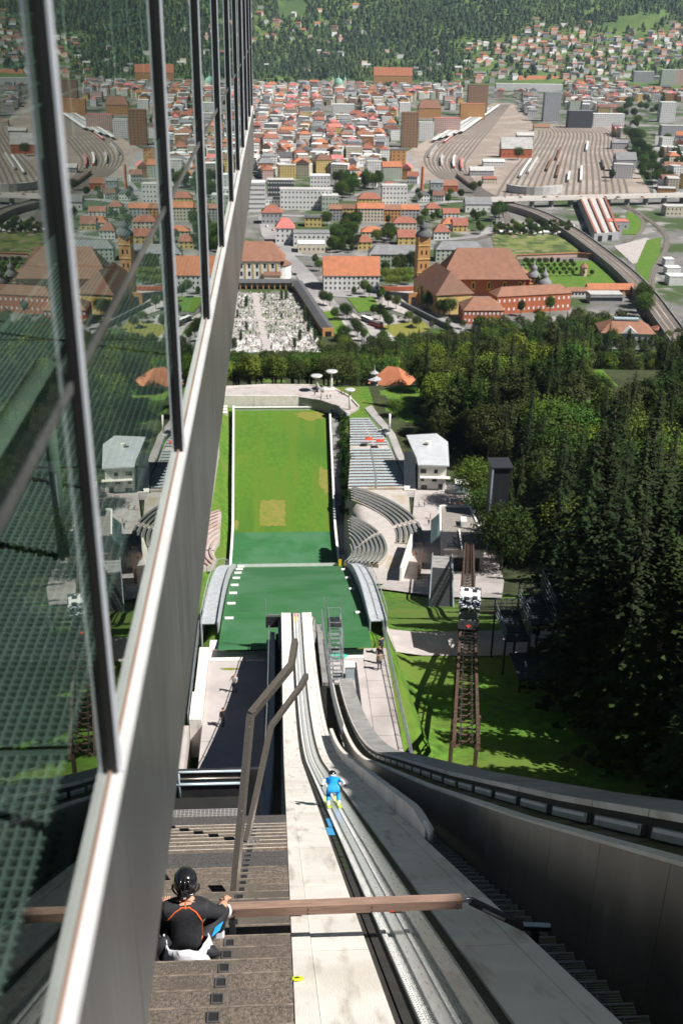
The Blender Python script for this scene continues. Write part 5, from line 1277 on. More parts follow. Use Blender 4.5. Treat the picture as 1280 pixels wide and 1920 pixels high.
def pxhouse(name, label, x0, x1, yb, ye, yt, wall, roof, kind='gable', depth=None, wins=None, cat='house', group=None, winpat=False, rz=0.0, chim=0, z=0.0, wsize=(1.3, 1.7), wmat='window'):
    a, b = at(x0, yb, z), at(x1, yb, z); sx = (b-a).length*.97; d = depth or max(9, min(16, sx*.8)); Y = (a.y+b.y)/2
    h = atY((x0+x1)/2, ye, Y).z-z
    rh = max(.6, atY((x0+x1)/2, yt, Y+d/2).z-z-h) if kind != 'flat' else 0
    HR.append((x0-6, min(yt, ye)-4, x1+6, yb+5))
    return house(name, label, (a.x+b.x)/2, Y+d/2, sx, d, h, rh, wall, roof, kind, rz, cat, group, z, wins, winpat, chim, wmat, wsize=wsize)

# ---- roads
def px_road(name, pts, width, mat, z=.02):
    P = [at(x, y, 0) for x, y in pts]; L, Rr = [], []
    for i, p in enumerate(P):
        d = (P[min(i+1, len(P)-1)]-P[max(i-1, 0)]).normalized(); n = Vector((-d.y, d.x, 0))*width/2
        L.append(p+n); Rr.append(p-n)
    m = mb(); m.sheet([[(a.x, a.y, z), (b.x, b.y, z)] for a, b in zip(L, Rr)]); o = m.build(name, mat); tag(o, kind='structure'); return o
px_road('street', [(497, 405), (505, 440), (535, 478), (575, 520), (590, 545), (618, 575), (660, 620), (720, 668)], 15, MT['road'], .05)
px_road('street', [(436, 531), (520, 533), (580, 540), (640, 552), (720, 556), (790, 562)], 16, MT['road'], .09)
px_road('street', [(720, 556), (770, 575), (830, 605), (868, 625)], 13, MT['road'], .07)
px_road('street', [(505, 440), (560, 478), (640, 484), (720, 482)], 9, MT['road'], .07)
px_road('street', [(780, 450), (850, 448), (905, 442), (925, 425)], 11, MT['road'], .06)
px_road('street', [(740, 275), (765, 292), (790, 340), (765, 372), (690, 400), (560, 405), (497, 402)], 9, MT['road'], .06)
for pts in ([(640, 575), (700, 618), (740, 640)], [(598, 560), (640, 600), (668, 640)]):
    px_road('footpath', pts, 4, MT['platform'], .11)
# forecourt paving and planted islands in front of the abbey
def px_patch(name, pts, mat, z=.10, kind='structure'):
    m = mb(); P = [at(x, y, 0) for x, y in pts]; m.face([(p.x, p.y, z) for p in P]); o = m.build(name, mat); tag(o, kind=kind); return o
px_patch('forecourt', [(720, 548), (790, 545), (800, 575), (760, 590), (715, 575)], MT['platform'], .12)
px_patch('lawn', [(650, 558), (700, 556), (712, 580), (672, 586)], MT['meadow'], .13)
px_patch('lawn', [(604, 585), (625, 582), (650, 615), (630, 630)], MT['meadow'], .13)
px_patch('car_park', [(675, 592), (740, 590), (775, 625), (700, 640)], MT['asphalt'], .12)
px_patch('lawn', [(712, 612), (790, 600), (808, 618), (745, 636)], MT['worn'], .14)
MT['cemetery'] = two_scale(two_scale(material('cemetery_gravel', (.38, .345, .32), .95, 0, .15, .5), (.24, .22, .20), .15, .48, .6), (.07, .10, .03), .22, .58, .66)
MT['stone_dark'] = material('dark_granite', (.12, .115, .11), .5)
MT['stone_grey'] = material('grey_gravestone', (.38, .36, .35), .8, 0, .15, 2.0)
px_patch('cemetery_ground', [(430, 549), (572, 552), (604, 662), (596, 672), (418, 672)], MT['cemetery'], .12)
px_road('cemetery_path', [(478, 549), (487, 600), (505, 668)], 4, MT['platform'], .16)
px_road('cemetery_path', [(430, 600), (590, 604)], 2.6, MT['platform'], .155)
# ---- cemetery: gravestones, thuja columns, arcades
gs = []
k = mb(); k.box(-.5, .5, -.12, .12, 0, 1.1); k.box(-.55, .55, -1.9, -.12, 0, .22); gs.append(k.mesh('gravestone', MT['stone_grey']))
k = mb(); k.prism([(-.45, -.1), (.45, -.1), (.45, .1), (-.45, .1)], 0, 1.3); k.box(-.6, .6, -1.8, -.1, 0, .25); gs.append(k.mesh('gravestone', MT['plaster']))
k = mb(); k.box(-.4, .4, -.1, .1, 0, 1.2); k.box(-.55, .55, -1.9, -.1, 0, .25); gs.append(k.mesh('gravestone', MT['stone_dark']))
k = mb(); k.box(-.09, .09, -.09, .09, 0, 1.8); k.box(-.45, .45, -.085, .085, 1.15, 1.35); k.box(-.55, .55, -1.9, -.1, 0, .2); gs.append(k.mesh('gravestone', MT['rust']))
k = mb(); k.box(-1.1, 1.1, -.2, .2, 0, 1.6); k.box(-1.1, 1.1, -2.2, -.2, 0, .25); gs.append(k.mesh('gravestone', MT['plaster']))
rnd = random.Random(9); stones = []
y = 652
while y < 806:
    x = -44
    while x < 34:
        px, py, _ = pix((x, y, 0)); lim = table([(549, 566), (600, 584), (640, 596), (668, 600)], py)
        path = abs(px-table([(549, 478), (600, 487), (668, 505)], py)) < 7 or abs(py-601) < 3
        if 424 < px < lim and not path and rnd.random() < .9: stones.append((x+rnd.uniform(-.3, .3), y+rnd.uniform(-.4, .4)))
        x += 2.0 if int(y/3.4) % 5 else 2.3
    y += 3.4
print('stones', len(stones))
stones.sort(key=lambda p: p[1])
sw_ = ['grey stone', 'white marble', 'black granite', 'rusty iron cross', 'broad white']
near = stones[:300]; rest = stones[300:]
rr_ = sorted({round(p[1]/3.4) for p in near}); bycol = {}
for i, (x, y) in enumerate(near):
    q = rnd.choice((0, 0, 0, 1, 1, 2, 3, 4)); row = rr_.index(round(y/3.4))+1; bycol[row] = bycol.get(row, 0)+1
    o = link('gravestone', gs[q], None, (x, y, .1), rnd.uniform(-.06, .06)); tag(o, f'{sw_[q]} grave in the cemetery, {numw(bycol[row])} in {numw(row)} row from the trees', 'gravestone', 'graves in the cemetery')
k = mb()
for x, y in rest:
    q = rnd.choice((0, 0, 0, 1, 2, 2)); w = rnd.uniform(.7, 1.5); k.box(x-w/2, x+w/2, y-.12, y+.12, .1, rnd.uniform(.9, 1.7), q); k.box(x-w/2, x+w/2, y-1.9, y-.12, .1, .32, rnd.choice((0, 0, 1, 3, 3)))
o = k.build('farther_graves', [MT['stone_grey'], MT['plaster'], MT['stone_dark'], MT['meadow']]); tag(o, 'rows of pale graves in the farther half of the cemetery', 'graves', kind='stuff')
th = 0
for px, py, h in [(462, 578, 9), (446, 596, 6), (463, 622, 7), (528, 600, 5), (572, 606, 9), (578, 625, 9), (562, 640, 8), (517, 612, 3.5), (528, 563, 8), (536, 563, 8), (452, 640, 7), (497, 562, 5), (571, 590, 7), (590, 640, 8), (600, 650, 7), (437, 655, 8), (553, 655, 8), (442, 655, 8)]:
    p = at(px, py, 0); th += 1
    plant('thuja', COLUMN, 10, (p.x, p.y, .1), h, f'dark columnar thuja in the cemetery, {numw(th)} of the clipped trees', 'thuja columns in the cemetery', wide=.8, mat=MT['leaf_d'])
def arcade(label, a, b, w, h, rh, end=None):
    d = Vector((b[0]-a[0], b[1]-a[1], 0)); L = d.length; rz = math.atan2(d.y, d.x); c = ((a[0]+b[0])/2, (a[1]+b[1])/2, 0)
    t = thing('cemetery_arcade', label, 'arcade', c, rz, 'roofed arcades round the cemetery')
    loc_part('back_wall', WM['cream'], t, lambda k: k.box(-L/2, L/2, w/2-.6, w/2, 0, h))
    loc_part('roof', RM['dark grey'], t, lambda k: roof_into(k, L, w, h+.01, rh, 'gable', .6))
    n = int(L/4.2)
    for i in range(n+1):
        x = lerp(-L/2+.5, L/2-.5, i/n); loc_part('pillar', WM['orange'], t, lambda k: k.box(x-.45, x+.45, -w/2, -w/2+.9, 0, h))
    if end: loc_part('end_gable', WM['orange'], t, lambda k: k.prism([(L/2+.62, -w/2), (L/2+1.2, -w/2), (L/2+1.2, w/2), (L/2+.62, w/2)], 0, h+.8)); loc_part('end_arch', MT['black'], t, lambda k: k.box(L/2+1.21, L/2+1.26, -w*.28, w*.28, 0, h*.7))
    return t
arcade('dark roofed arcade along the far side of the cemetery', (-46, 822), (12, 822), 7, 5.0, 2.2)
arcade('dark roofed arcade bending down the right side of the cemetery with orange end', (16, 818), (33.5, 690), 7.5, 5.0, 2.2, True)
o = mb(); o.lathe([(5.2, 5.0), (5.4, 5.2), (.5, 7.1)], (15, 821, 0), 12); o = o.build('arcade_corner_roof', RM['dark grey']); tag(o, 'dark corner roof where the two cemetery arcades meet', 'roof')

# ---- landmarks near the cemetery
bs_ = thing('basilica', 'white and yellow rococo basilica with brown roof beyond the cemetery', 'church', (-14, 862, 0))
h_ = atY(485, 490, 849).z; rt_ = atY(480, 452, 862).z
loc_part('wall', WM['white'], bs_, lambda k: k.box(-24, 17, -12, 12, -1, h_))
loc_part('roof', RM['rust-brown'], bs_, lambda k: (roof_into(k, 41, 24, h_+.01, rt_-h_, 'hip', .9)))
for i in range(7): loc_part('pilaster', WM['yellow'], bs_, lambda k: k.box(-23+i*6.2-.6, -23+i*6.2+.6, -12.35, -12.0, -1, h_-.2))
loc_part('cornice', WM['yellow'], bs_, lambda k: k.box(-24.4, 17.4, -12.5, -12.0, h_-.19, h_+.0))
wm = win_mesh(1.8, 3.4)
for i in range(6):
    for zz in (3.0, h_*.62): link('window', wm, bs_, (-20+i*6.2, -12, zz))
ap = loc_part('apse', WM['white'], bs_, lambda k: k.lathe([(8.5, -1), (8.5, 10.5), (8.2, 10.6)], (17, -3, 0), 18)); loc_part('apse_roof', RM['brown'], bs_, lambda k: k.lathe([(9.2, 10.62), (9.3, 10.9), (1, 15.5)], (17, -3, 0), 18))
loc_part('annexe', WM['cream'], bs_, lambda k: k.box(4, 17, -18.5, -12.6, -1, 4.5)); loc_part('annexe_roof', RM['brown'], bs_, lambda k: k.hexa([(3.5, -19, 4.51), (17.5, -19, 4.51), (17.5, -12.6, 4.51), (3.5, -12.6, 4.51), (3.5, -19, 4.8), (17.5, -19, 4.8), (17.5, -12.6, 6.6), (3.5, -12.6, 6.6)]))
HR += [(430, 445, 545, 530), (425, 530, 620, 690)]
pxhouse('white_school', 'long white three-storey house with bright orange roof beside the street', 605, 712, 545, 517, 480, 'white', 'orange', 'gable', 24, (3, 12, 5), 'building', chim=2)
pxhouse('grey_roofed_block', 'long pale green apartment block with grey dormered roof behind the white house', 690, 800, 503, 477, 459, 'pale green', 'grey', 'hip', 15, (3, 16, 3), 'apartment block')
pxhouse('grey_roofed_block', 'second grey-roofed block adjoining the abbey tower', 815, 905, 490, 468, 452, 'pale green', 'grey', 'hip', 15, (3, 10, 2), 'apartment block')
# ---- the abbey
ab = thing('abbey_church', 'orange-red abbey church with vast brown hipped roof and yellow window frames', 'church', (157, 812, 0))
eh = atY(900, 521, 800).z; rt_ = atY(900, 463, 815).z
loc_part('wall', WM['red'], ab, lambda k: k.box(-33, 32, -12, 20, -1, eh)); loc_part('roof', RM['rust-brown'], ab, lambda k: (roof_into(k, 66, 33, eh+.01, rt_-eh, 'hip', .8)))
wm2 = win_mesh(2.6, 6.0, 'yellow'); wm = win_mesh(1.6, 4.4)
for i in range(5):
    f_ = link('window_surround', wm2, ab, (-20+i*12, -12.05, eh-9.0)); link('pane', wm, f_, (0, -.12, .7))
wa = loc_part('apse', WM['red'], ab, lambda k: k.lathe([(10, -1), (10, eh*.8), (9.8, eh*.8)], (32, 3, 0), 14)); loc_part('apse_roof', RM['rust-brown'], ab, lambda k: k.lathe([(10.6, eh*.8+.02), (10.6, eh*.8+.4), (1, eh*.8+7)], (32, 3, 0), 14))
# front nave with the darker roof
nv = thing('abbey_nave', 'dark-roofed front nave of the orange abbey church facing the forecourt', 'church', (121, 772, 0), R(12))
nh = 14; loc_part('wall', WM['yellow'], nv, lambda k: k.box(-13, 13, -26, 24, -1, nh)); loc_part('roof', RM['brown'], nv, lambda k: roof_into(k, 28, 52, nh+.01, 14, 'hip', .8))
for i in range(4): link('window', win_mesh(1.6, 5), nv, (-13, -18+i*11, 5), rz=-math.pi/2)
for i in range(3): loc_part('buttress', WM['orange'], nv, lambda k: k.box(-14.2, -13.01, -22+i*14, -19+i*14, -1, nh))
def spire_tower(name, label, x, y, w, h, tiers, wall, dome, group=None):
    t = thing(name, label, 'tower', (x, y, 0), R(8), group)
    loc_part('shaft', WM[wall], t, lambda k: k.box(-w/2, w/2, -w/2, w/2, -1, h))
    for zz in (h*.42, h*.64, h*.86): loc_part('cornice', WM['yellow'], t, lambda k: k.box(-w/2-.35, w/2+.35, -w/2-.35, w/2+.35, zz, zz+.7))
    for zz in (h*.5, h*.72):
        link('window', win_mesh(1.1, 3.0), t, (-w*.2, -w/2, zz)); link('window', win_mesh(1.1, 3.0), t, (w*.2, -w/2, zz)); link('window', win_mesh(1.1, 3.0), t, (-w/2, 0, zz), rz=-math.pi/2)
    r = w*.62
    d = loc_part('dome', RM[dome], t, lambda k: k.lathe([(r*1.1, h+.01), (r*1.05, h+.8), (r*1.0, h+2.2), (r*.62, h+4.0), (r*.45, h+5.0), (r*.62, h+6.4), (r*.5, h+7.8), (r*.18, h+9.4), (.12, h+13)], n=12)); d.data.polygons.foreach_set('use_smooth', [True]*len(d.data.polygons))
    return t
spire_tower('abbey_tower', 'slim yellow and red abbey tower with dark onion spire', 108.5, 796, 9.0, atY(808, 443, 796).z, 3, 'orange', 'dark grey')
spire_tower('garden_turret', 'left of the two small onion-domed orange turrets beside the abbey garden', 196, 806, 7.5, 13, 2, 'red', 'grey', 'onion turrets of the abbey')
spire_tower('garden_turret', 'right of the two small onion-domed orange turrets beside the abbey garden', 203.5, 800, 8.5, 9, 2, 'red', 'grey', 'onion turrets of the abbey')
pxhouse('abbey_wing', 'front corner wing of the orange abbey with brown hipped roof and white windows', 866, 944, 607, 582, 556, 'red', 'rust-brown', 'hip', 22, (2, 10, 3), 'abbey wing', wmat='white', wsize=(1.3, 1.9))
p = at(1000, 588, 0)
house('abbey_wing', 'long orange abbey wing with brown roof and two rows of pale windows', p.x-1, p.y+12, 58, 15, 12.5, 5.2, 'red', 'rust-brown', 'hip', R(12), 'abbey wing', None, 0, (2, 15, 2), wmat='white', wsize=(1.3, 2.0))
0 and house('abbey_wing', 'brown-roofed cloister wing between the abbey church and the corner wing', 152, 762, 24, 62, 12, 7, 'red', 'rust-brown', 'gable', R(2), 'abbey wing', None, 0, (2, 4, 0))
HR += [(785, 440, 1200, 612)]
# garden
px_patch('garden_lawn', [(1003, 549), (1175, 532), (1132, 488), (980, 492)], MT['meadow'], .2)
gt_ = 0
def garden_wall(label, a, b, h, mat, cap):
    p, q = at(*a, 0), at(*b, 0); t = thing('garden_wall', label, 'wall', (p+q)/2, group='walls of the abbey garden'); k = mb(); k.bar(p+Vector((0, 0, h/2)), q+Vector((0, 0, h/2)), 1.0, h); k.build('masonry', mat, t); k = mb(); k.bar(p+Vector((0, 0, h+.25)), q+Vector((0, 0, h+.25)), 1.9, .5); k.build('coping', cap, t)
garden_wall('red-capped wall along the far side of the abbey garden', (968, 486), (1082, 482), 3.5, WM['pink'], RM['orange'])
garden_wall('dark wall of the abbey garden beside the railway', (1082, 482), (1135, 486), 3.5, WM['brown'], RM['red'])
pv = thing('garden_pavilion', 'small pink garden pavilion with pointed roof on the abbey lawn', 'pavilion', at(1092, 517, 0))
loc_part('wall', WM['pink'], pv, lambda k: k.lathe([(3.2, -.5), (3.2, 7), (3.1, 7)], n=8)); loc_part('roof', RM['rust-brown'], pv, lambda k: k.lathe([(3.8, 7.01), (3.8, 7.3), (.3, 11)], n=8)); link('window', win_mesh(1.1, 2.2), pv, (0, -3.1, 2.5))
pxhouse('garden_house', 'low house with orange roof closing the abbey garden', 1062, 1102, 556, 546, 538, 'white', 'rust-brown', 'gable', 9, (1, 6, 0))
pxhouse('garden_house', 'long low garden building with flame-orange roof', 1100, 1188, 552, 543, 531, 'orange', 'orange', 'gable', 9, (1, 9, 0))
pxhouse('workshop', 'grey workshop with dark window front below the abbey garden', 1104, 1166, 569, 553, 549, 'grey', 'pale grey', 'flat', 12, (1, 6, 1), wsize=(4.0, 2.5))
pm_ = at(1176, 650, 3)
ms = house('museum', 'white classical museum pavilion with pale brown hipped roof and pediment', pm_.x, pm_.y+10, 34, 22, 9, 6.5, 'white', 'rust-brown', 'hip', R(-6), 'museum', None, 3, (1, 9, 4), wsize=(1.4, 4))
loc_part('pediment', WM['white'], ms, lambda k: (k.face([(-4, -11.9, 9.2), (6, -11.9, 9.2), (1, -11.9, 13)]), k.face([(-4, -6, 9.2), (6, -6, 9.2), (1, -6, 13)]), k.face([(-4, -11.9, 9.2), (-4, -6, 9.2), (1, -6, 13), (1, -11.9, 13)]), k.face([(6, -11.9, 9.2), (6, -6, 9.2), (1, -6, 13), (1, -11.9, 13)]))); loc_part('skylight', MT['bench'], ms, lambda k: k.box(-8, 8, -2, 2, 15.2, 16.2))
pxhouse('small_house', 'tiny house with bright red roof between museum and railway', 1226, 1244, 624, 619, 611, 'cream', 'red', 'hip', 8, (1, 3, 0), z=2)
pr = at(735, 735, 72)
rh_ = house('red_roofed_house', 'house with steep bright red roof among the trees behind the stadium', atY(735, 730, 385).x, 385, 12.5, 11, atY(735, 722, 380).z-terrain(46, 385), 5.6, 'brown', 'orange', 'hip', R(-25), 'house', None, terrain(46, 385), (2, 4, 3), ov=1.4)
pg = thing('stone_pagoda', 'small tiered grey stone pavilion with spire beside the red roof', 'pavilion', (atY(701, 720, 372).x, 372, terrain(38, 372)))
zb = atY(701, 712, 372).z-terrain(38, 372)
loc_part('shaft', WM['grey'], pg, lambda k: k.lathe([(1.5, -1), (1.3, zb)], n=8)); loc_part('lower_roof', WM['grey'], pg, lambda k: k.lathe([(2.6, zb+.01), (2.7, zb+.3), (.7, zb+1.4), (.7, zb+2.4)], n=8)); loc_part('upper_roof', WM['grey'], pg, lambda k: k.lathe([(1.6, zb+2.41), (1.7, zb+2.6), (.3, zb+3.6), (.08, zb+5.8)], n=8))
# ---- listed town houses: x0, x1, base, eaves, top, wall, roof, kind, rows, cols, name, label
TOWN = [
 (466, 498, 395, 343, 343, 'white', 'white', 'flat', 6, 8, 'white_block', 'plain white seven-storey block beside the glass building'),
 (501, 551, 374, 338, 338, 'dark', 'pale grey', 'flat', 4, 10, 'dark_office', 'dark glass office block with pale roof between white blocks'),
 (524, 624, 393, 356, 356, 'white', 'pale grey', 'flat', 4, 14, 'white_block', 'broad white modern block with flat roof above the street'),
 (581, 619, 353, 330, 330, 'white', 'white', 'flat', 3, 6, 'white_block', 'white upper block rising behind the broad white block'),
 (498, 526, 391, 374, 374, 'white', 'grey', 'flat', 2, 5, 'white_annexe', 'low white annexe left of the broad white block'),
 (603, 635, 396, 368, 368, 'pale green', 'pale grey', 'flat', 3, 5, 'stepped_block', 'stepped pale block with terraces right of the broad white block'),
 (490, 530, 420, 399, 384, 'grey', 'red', 'hip', 2, 5, 'town_house', 'ivy-grown house with brown-red hipped roof beside the street'),
 (516, 553, 456, 428, 408, 'white', 'pink-red', 'hip', 3, 4, 'town_house', 'white corner house with pink-red roof on the main street'),
 (549, 619, 462, 438, 438, 'white', 'grey', 'flat', 2, 8, 'flat_shop', 'flat-roofed white commercial building on the main street'),
 (558, 610, 474, 458, 458, 'cream', 'white', 'flat', 1, 6, 'flat_shop', 'low cream shop with pale canopy roof on the main street'),
 (571, 603, 425, 408, 405, 'yellow', 'dark grey', 'hip', 2, 4, 'town_house', 'yellow house with dark hipped roof behind the shops'),
 (617, 642, 415, 392, 383, 'grey', 'rust-brown', 'gable', 4, 4, 'row_house', 'grey row house with brown roof at the left end of the terrace'),
 (642, 669, 415, 391, 382, 'yellow', 'brown', 'gable', 4, 4, 'row_house', 'yellow row house with brown roof in the long terrace'),
 (669, 719, 416, 391, 380, 'cream', 'orange', 'gable', 4, 8, 'row_house', 'cream row house with bright orange roof in the middle of the terrace'),
 (719, 751, 416, 393, 383, 'orange', 'rust-brown', 'gable', 4, 5, 'row_house', 'orange row house with brown roof in the long terrace'),
 (751, 786, 411, 393, 383, 'grey', 'orange', 'gable', 3, 5, 'row_house', 'grey row house with orange roof at the right end of the terrace'),
 (670, 714, 389, 373, 361, 'yellow', 'red', 'hip', 3, 6, 'town_house', 'yellow villa with red hipped roof behind the terrace'),
 (715, 763, 384, 349, 349, 'white', 'pale grey', 'flat', 4, 7, 'balcony_block', 'white balcony block with flat roof behind the terrace'),
 (716, 745, 352, 349, 340, 'grey', 'red', 'hip', 2, 3, 'town_house', 'house with red roof peeping over the balcony block'),
 (735, 781, 432, 418, 406, 'cream', 'red', 'hip', 2, 6, 'villa', 'cream villa with broad red roof right of the garden trees'),
 (670, 697, 468, 454, 440, 'yellow', 'red', 'hip', 2, 3, 'villa', 'small yellow villa with red roof nearest the grey-roofed block'),
 (677, 717, 447, 435, 424, 'cream', 'orange', 'hip', 2, 5, 'villa', 'cream villa with orange roof between two garden trees'),
 (745, 778, 459, 445, 430, 'yellow', 'red', 'gable', 2, 3, 'villa', 'yellow gabled villa with red roof right of the dark garden trees'),
 (812, 843, 450, 435, 420, 'white', 'red', 'hip', 2, 4, 'villa', 'white villa with red roof behind the abbey tower'),
 (828, 863, 433, 420, 407, 'white', 'orange', 'hip', 2, 4, 'villa', 'white and yellow villa with orange roof near the railway curve'),
 (797, 826, 401, 391, 380, 'white', 'red', 'hip', 2, 4, 'villa', 'white villa with red roof below the grey sheds'),
 (830, 861, 409, 400, 390, 'white', 'red', 'gable', 2, 4, 'villa', 'white gabled villa beside the railway sheds'),
 (622, 638, 440, 431, 420, 'white', 'red', 'hip', 2, 2, 'villa', 'tiny white villa with red roof left of the garden trees'),
 (848, 876, 434, 423, 408, 'yellow', 'red', 'gable', 2, 3, 'villa', 'yellow house with red roof beside the curved tracks'),
 (871, 921, 398, 383, 369, 'white', 'grey', 'gable', 1, 5, 'rail_shed', 'white shed with grey gabled roof left of the road bridge'),
 (806, 830, 363, 343, 336, 'grey', 'grey', 'gable', 2, 3, 'rail_shed', 'grey shed beside the red chimney'),
 (829, 858, 359, 348, 337, 'red', 'rust-brown', 'gable', 1, 4, 'rail_shed', 'red brick shed beside the left yard tracks'),
 (1139, 1178, 431, 416, 389, 'grey', 'pink-red', 'flat', 1, 3, 'rail_depot', 'grey rail depot hall with red roof edge'),
 (1246, 1300, 405, 388, 376, 'cream', 'pale grey', 'flat', 2, 7, 'depot_office', 'cream flat-roofed office right of the tracks'),
 (752, 783, 277, 212, 212, 'brown', 'brown', 'flat', 12, 5, 'brown_tower', 'brown and yellow office tower beside the main station'),
 (732, 760, 323, 282, 282, 'orange', 'dark grey', 'flat', 6, 3, 'orange_block', 'slim orange block with dark roof in front of the brown tower'),
 (784, 812, 263, 230, 230, 'white', 'pale grey', 'flat', 6, 5, 'striped_block', 'white striped office block right of the brown tower'),
 (812, 862, 250, 222, 222, 'pink', 'pink-red', 'flat', 4, 9, 'station_hall', 'long pink station building along the tracks'),
 (783, 826, 221, 203, 187, 'orange', 'rust-brown', 'hip', 3, 8, 'old_palace', 'large orange building with brown hipped roof behind the brown tower'),
 (623, 664, 219, 196, 196, 'white', 'white', 'flat', 4, 8, 'white_block', 'white flat-roofed block in the middle of the old town'),
 (875, 912, 217, 160, 160, 'brown', 'brown', 'flat', 12, 6, 'brown_tower', 'second brown tower farther along the tracks'),
 (862, 908, 225, 195, 195, 'orange', 'orange', 'flat', 5, 8, 'orange_block', 'low orange block at the foot of the second brown tower'),
 (1017, 1047, 228, 174, 174, 'grey', 'grey', 'flat', 12, 5, 'grey_tower', 'grey office tower above the right rail yard'),
 (1063, 1108, 240, 208, 208, 'dark', 'grey', 'flat', 3, 6, 'black_block', 'black glass block beside the grey office tower'),
 (1110, 1168, 238, 214, 214, 'white', 'white', 'flat', 3, 9, 'white_hall', 'low white commercial hall right of the black block'),
 (938, 996, 296, 279, 257, 'red', 'pale grey', 'gable', 1, 6, 'freight_hall', 'freight hall with grey roof and red front in the rail yard'),
 (1152, 1190, 322, 300, 285, 'grey', 'grey', 'gable', 1, 4, 'freight_shed', 'long grey shed with gabled roof at the right edge of the yard'),
 (1186, 1222, 163, 134, 134, 'grey', 'white', 'flat', 9, 5, 'high_rise', 'grey-white slab high-rise on the far right of the city'),
 (1237, 1262, 166, 131, 131, 'pale green', 'white', 'flat', 9, 4, 'high_rise', 'blue-white slab high-rise beside the grey-white one'),
 (1263, 1300, 166, 131, 131, 'pink', 'white', 'flat', 9, 4, 'high_rise', 'reddish slab high-rise at the right picture edge'),
 (1235, 1263, 229, 192, 192, 'white', 'white', 'flat', 7, 4, 'white_tower', 'white tower block beyond the riverside trees'),
 (1238, 1300, 255, 236, 236, 'grey', 'pale grey', 'flat', 2, 8, 'white_hall', 'pale hall in front of the white tower block'),
 (972, 1046, 160, 152, 142, 'cream', 'orange', 'gable', 2, 12, 'long_barracks', 'long building with bright orange roof far behind the yard'),
 (930, 1052, 170, 158, 158, 'white', 'white', 'flat', 2, 16, 'exhibition_hall', 'very long white hall roof behind the yard'),
 (700, 772, 157, 142, 126, 'orange', 'orange', 'gable', 3, 12, 'old_hospital', 'large far building with orange roofs at the foot of the mountain'),
 (1245, 1262, 500, 487, 487, 'white', 'white', 'flat', 0, 0, 'white_trailer', 'white trailer parked right of the tracks, upper one'),
 (1248, 1275, 516, 503, 503, 'white', 'white', 'flat', 0, 0, 'white_trailer', 'white trailer parked right of the tracks, middle one'),
 (1252, 1285, 535, 519, 519, 'white', 'white', 'flat', 0, 0, 'white_trailer', 'white trailer parked right of the tracks, nearest one'),
]
for x0, x1, yb, ye, yt, wl, rf_, kd, rw_, cl, nm, lb in TOWN:
    near_ = yb > 270 and rw_ > 0
    cat = {'villa': 'villa', 'town_house': 'house', 'row_house': 'house', 'rail_shed': 'shed', 'freight_shed': 'shed', 'white_trailer': 'trailer'}.get(nm, 'building')
    pxhouse(nm, lb, x0, x1, yb, ye, yt, wl, rf_, kd, None if kd != 'flat' or nm == 'white_trailer' else 16, (rw_, cl, 2) if near_ else None, cat, 'row houses of the long terrace' if nm == 'row_house' else None, winpat=not near_ and rw_ > 0, wmat='white' if wl == 'dark' else 'window')
# depot with lengthwise roof ribs
a_, b_ = at(1112, 453, 0), at(1158, 449, 0); c_, d_ = at(1080, 378, 0), at(1130, 378, 0)
dp = thing('rail_depot', 'long rail depot with red-ribbed saw-tooth roofs below the road bridge', 'depot', (a_+b_)/2)
o0 = dp.location.copy(); q4 = [a_-o0, b_-o0, d_-o0, c_-o0]
k = mb(); k.prism([(p.x, p.y) for p in q4], -1, 7); k.build('wall', WM['grey'], dp, world=False)
k = mb(); k.prism([(p.x, p.y) for p in q4], 7.01, 7.5); k.build('roof', RM['pale grey'], dp, world=False)
for u in (.05, .36, .68, .97):
    s0, e0 = q4[0].lerp(q4[1], u), q4[3].lerp(q4[2], u); k = mb(); k.bar(s0+Vector((0, 0, 8.2)), e0+Vector((0, 0, 8.2)), 2.0, 1.4); k.build('roof_rib', RM['red'], dp, world=False)
for u in (.2, .6): s0 = q4[0].lerp(q4[1], u); k = mb(); k.box(s0.x-3, s0.x+3, s0.y-.4, s0.y-.1, -1, 5); k.build('gate', MT['dark_steel'], dp, world=False)
HR.append((1070, 370, 1165, 458))
rh2 = thing('roundhouse', 'curved pale roundhouse roof in the rail yard above the road bridge', 'roundhouse', at(1003, 362, 0))
for i in range(9):
    a0, a1 = R(200+i*15.5), R(200+i*15.5+15.2); k = mb(); r0, r1 = 14, 36
    P_ = [(r0*math.cos(a0), 20+r0*math.sin(a0)), (r1*math.cos(a0), 20+r1*math.sin(a0)), (r1*math.cos(a1), 20+r1*math.sin(a1)), (r0*math.cos(a1), 20+r0*math.sin(a1))]
    k.prism(P_, -.5, [6, 9, 9, 6]); k.build('roof_bay', RM['pale grey'], rh2, world=False)
HR.append((965, 335, 1042, 368))
ch_ = at(790, 362, 0); hh = atY(790, 312, ch_.y).z; o = mb(); o.tube([(ch_.x, ch_.y, -1), (ch_.x, ch_.y, hh)], [2.2, 1.5], 10); o = o.build('factory_chimney', WM['red']); tag(o, 'tall red brick factory chimney left of the rail yard', 'chimney')
HR.append((784, 305, 796, 366))
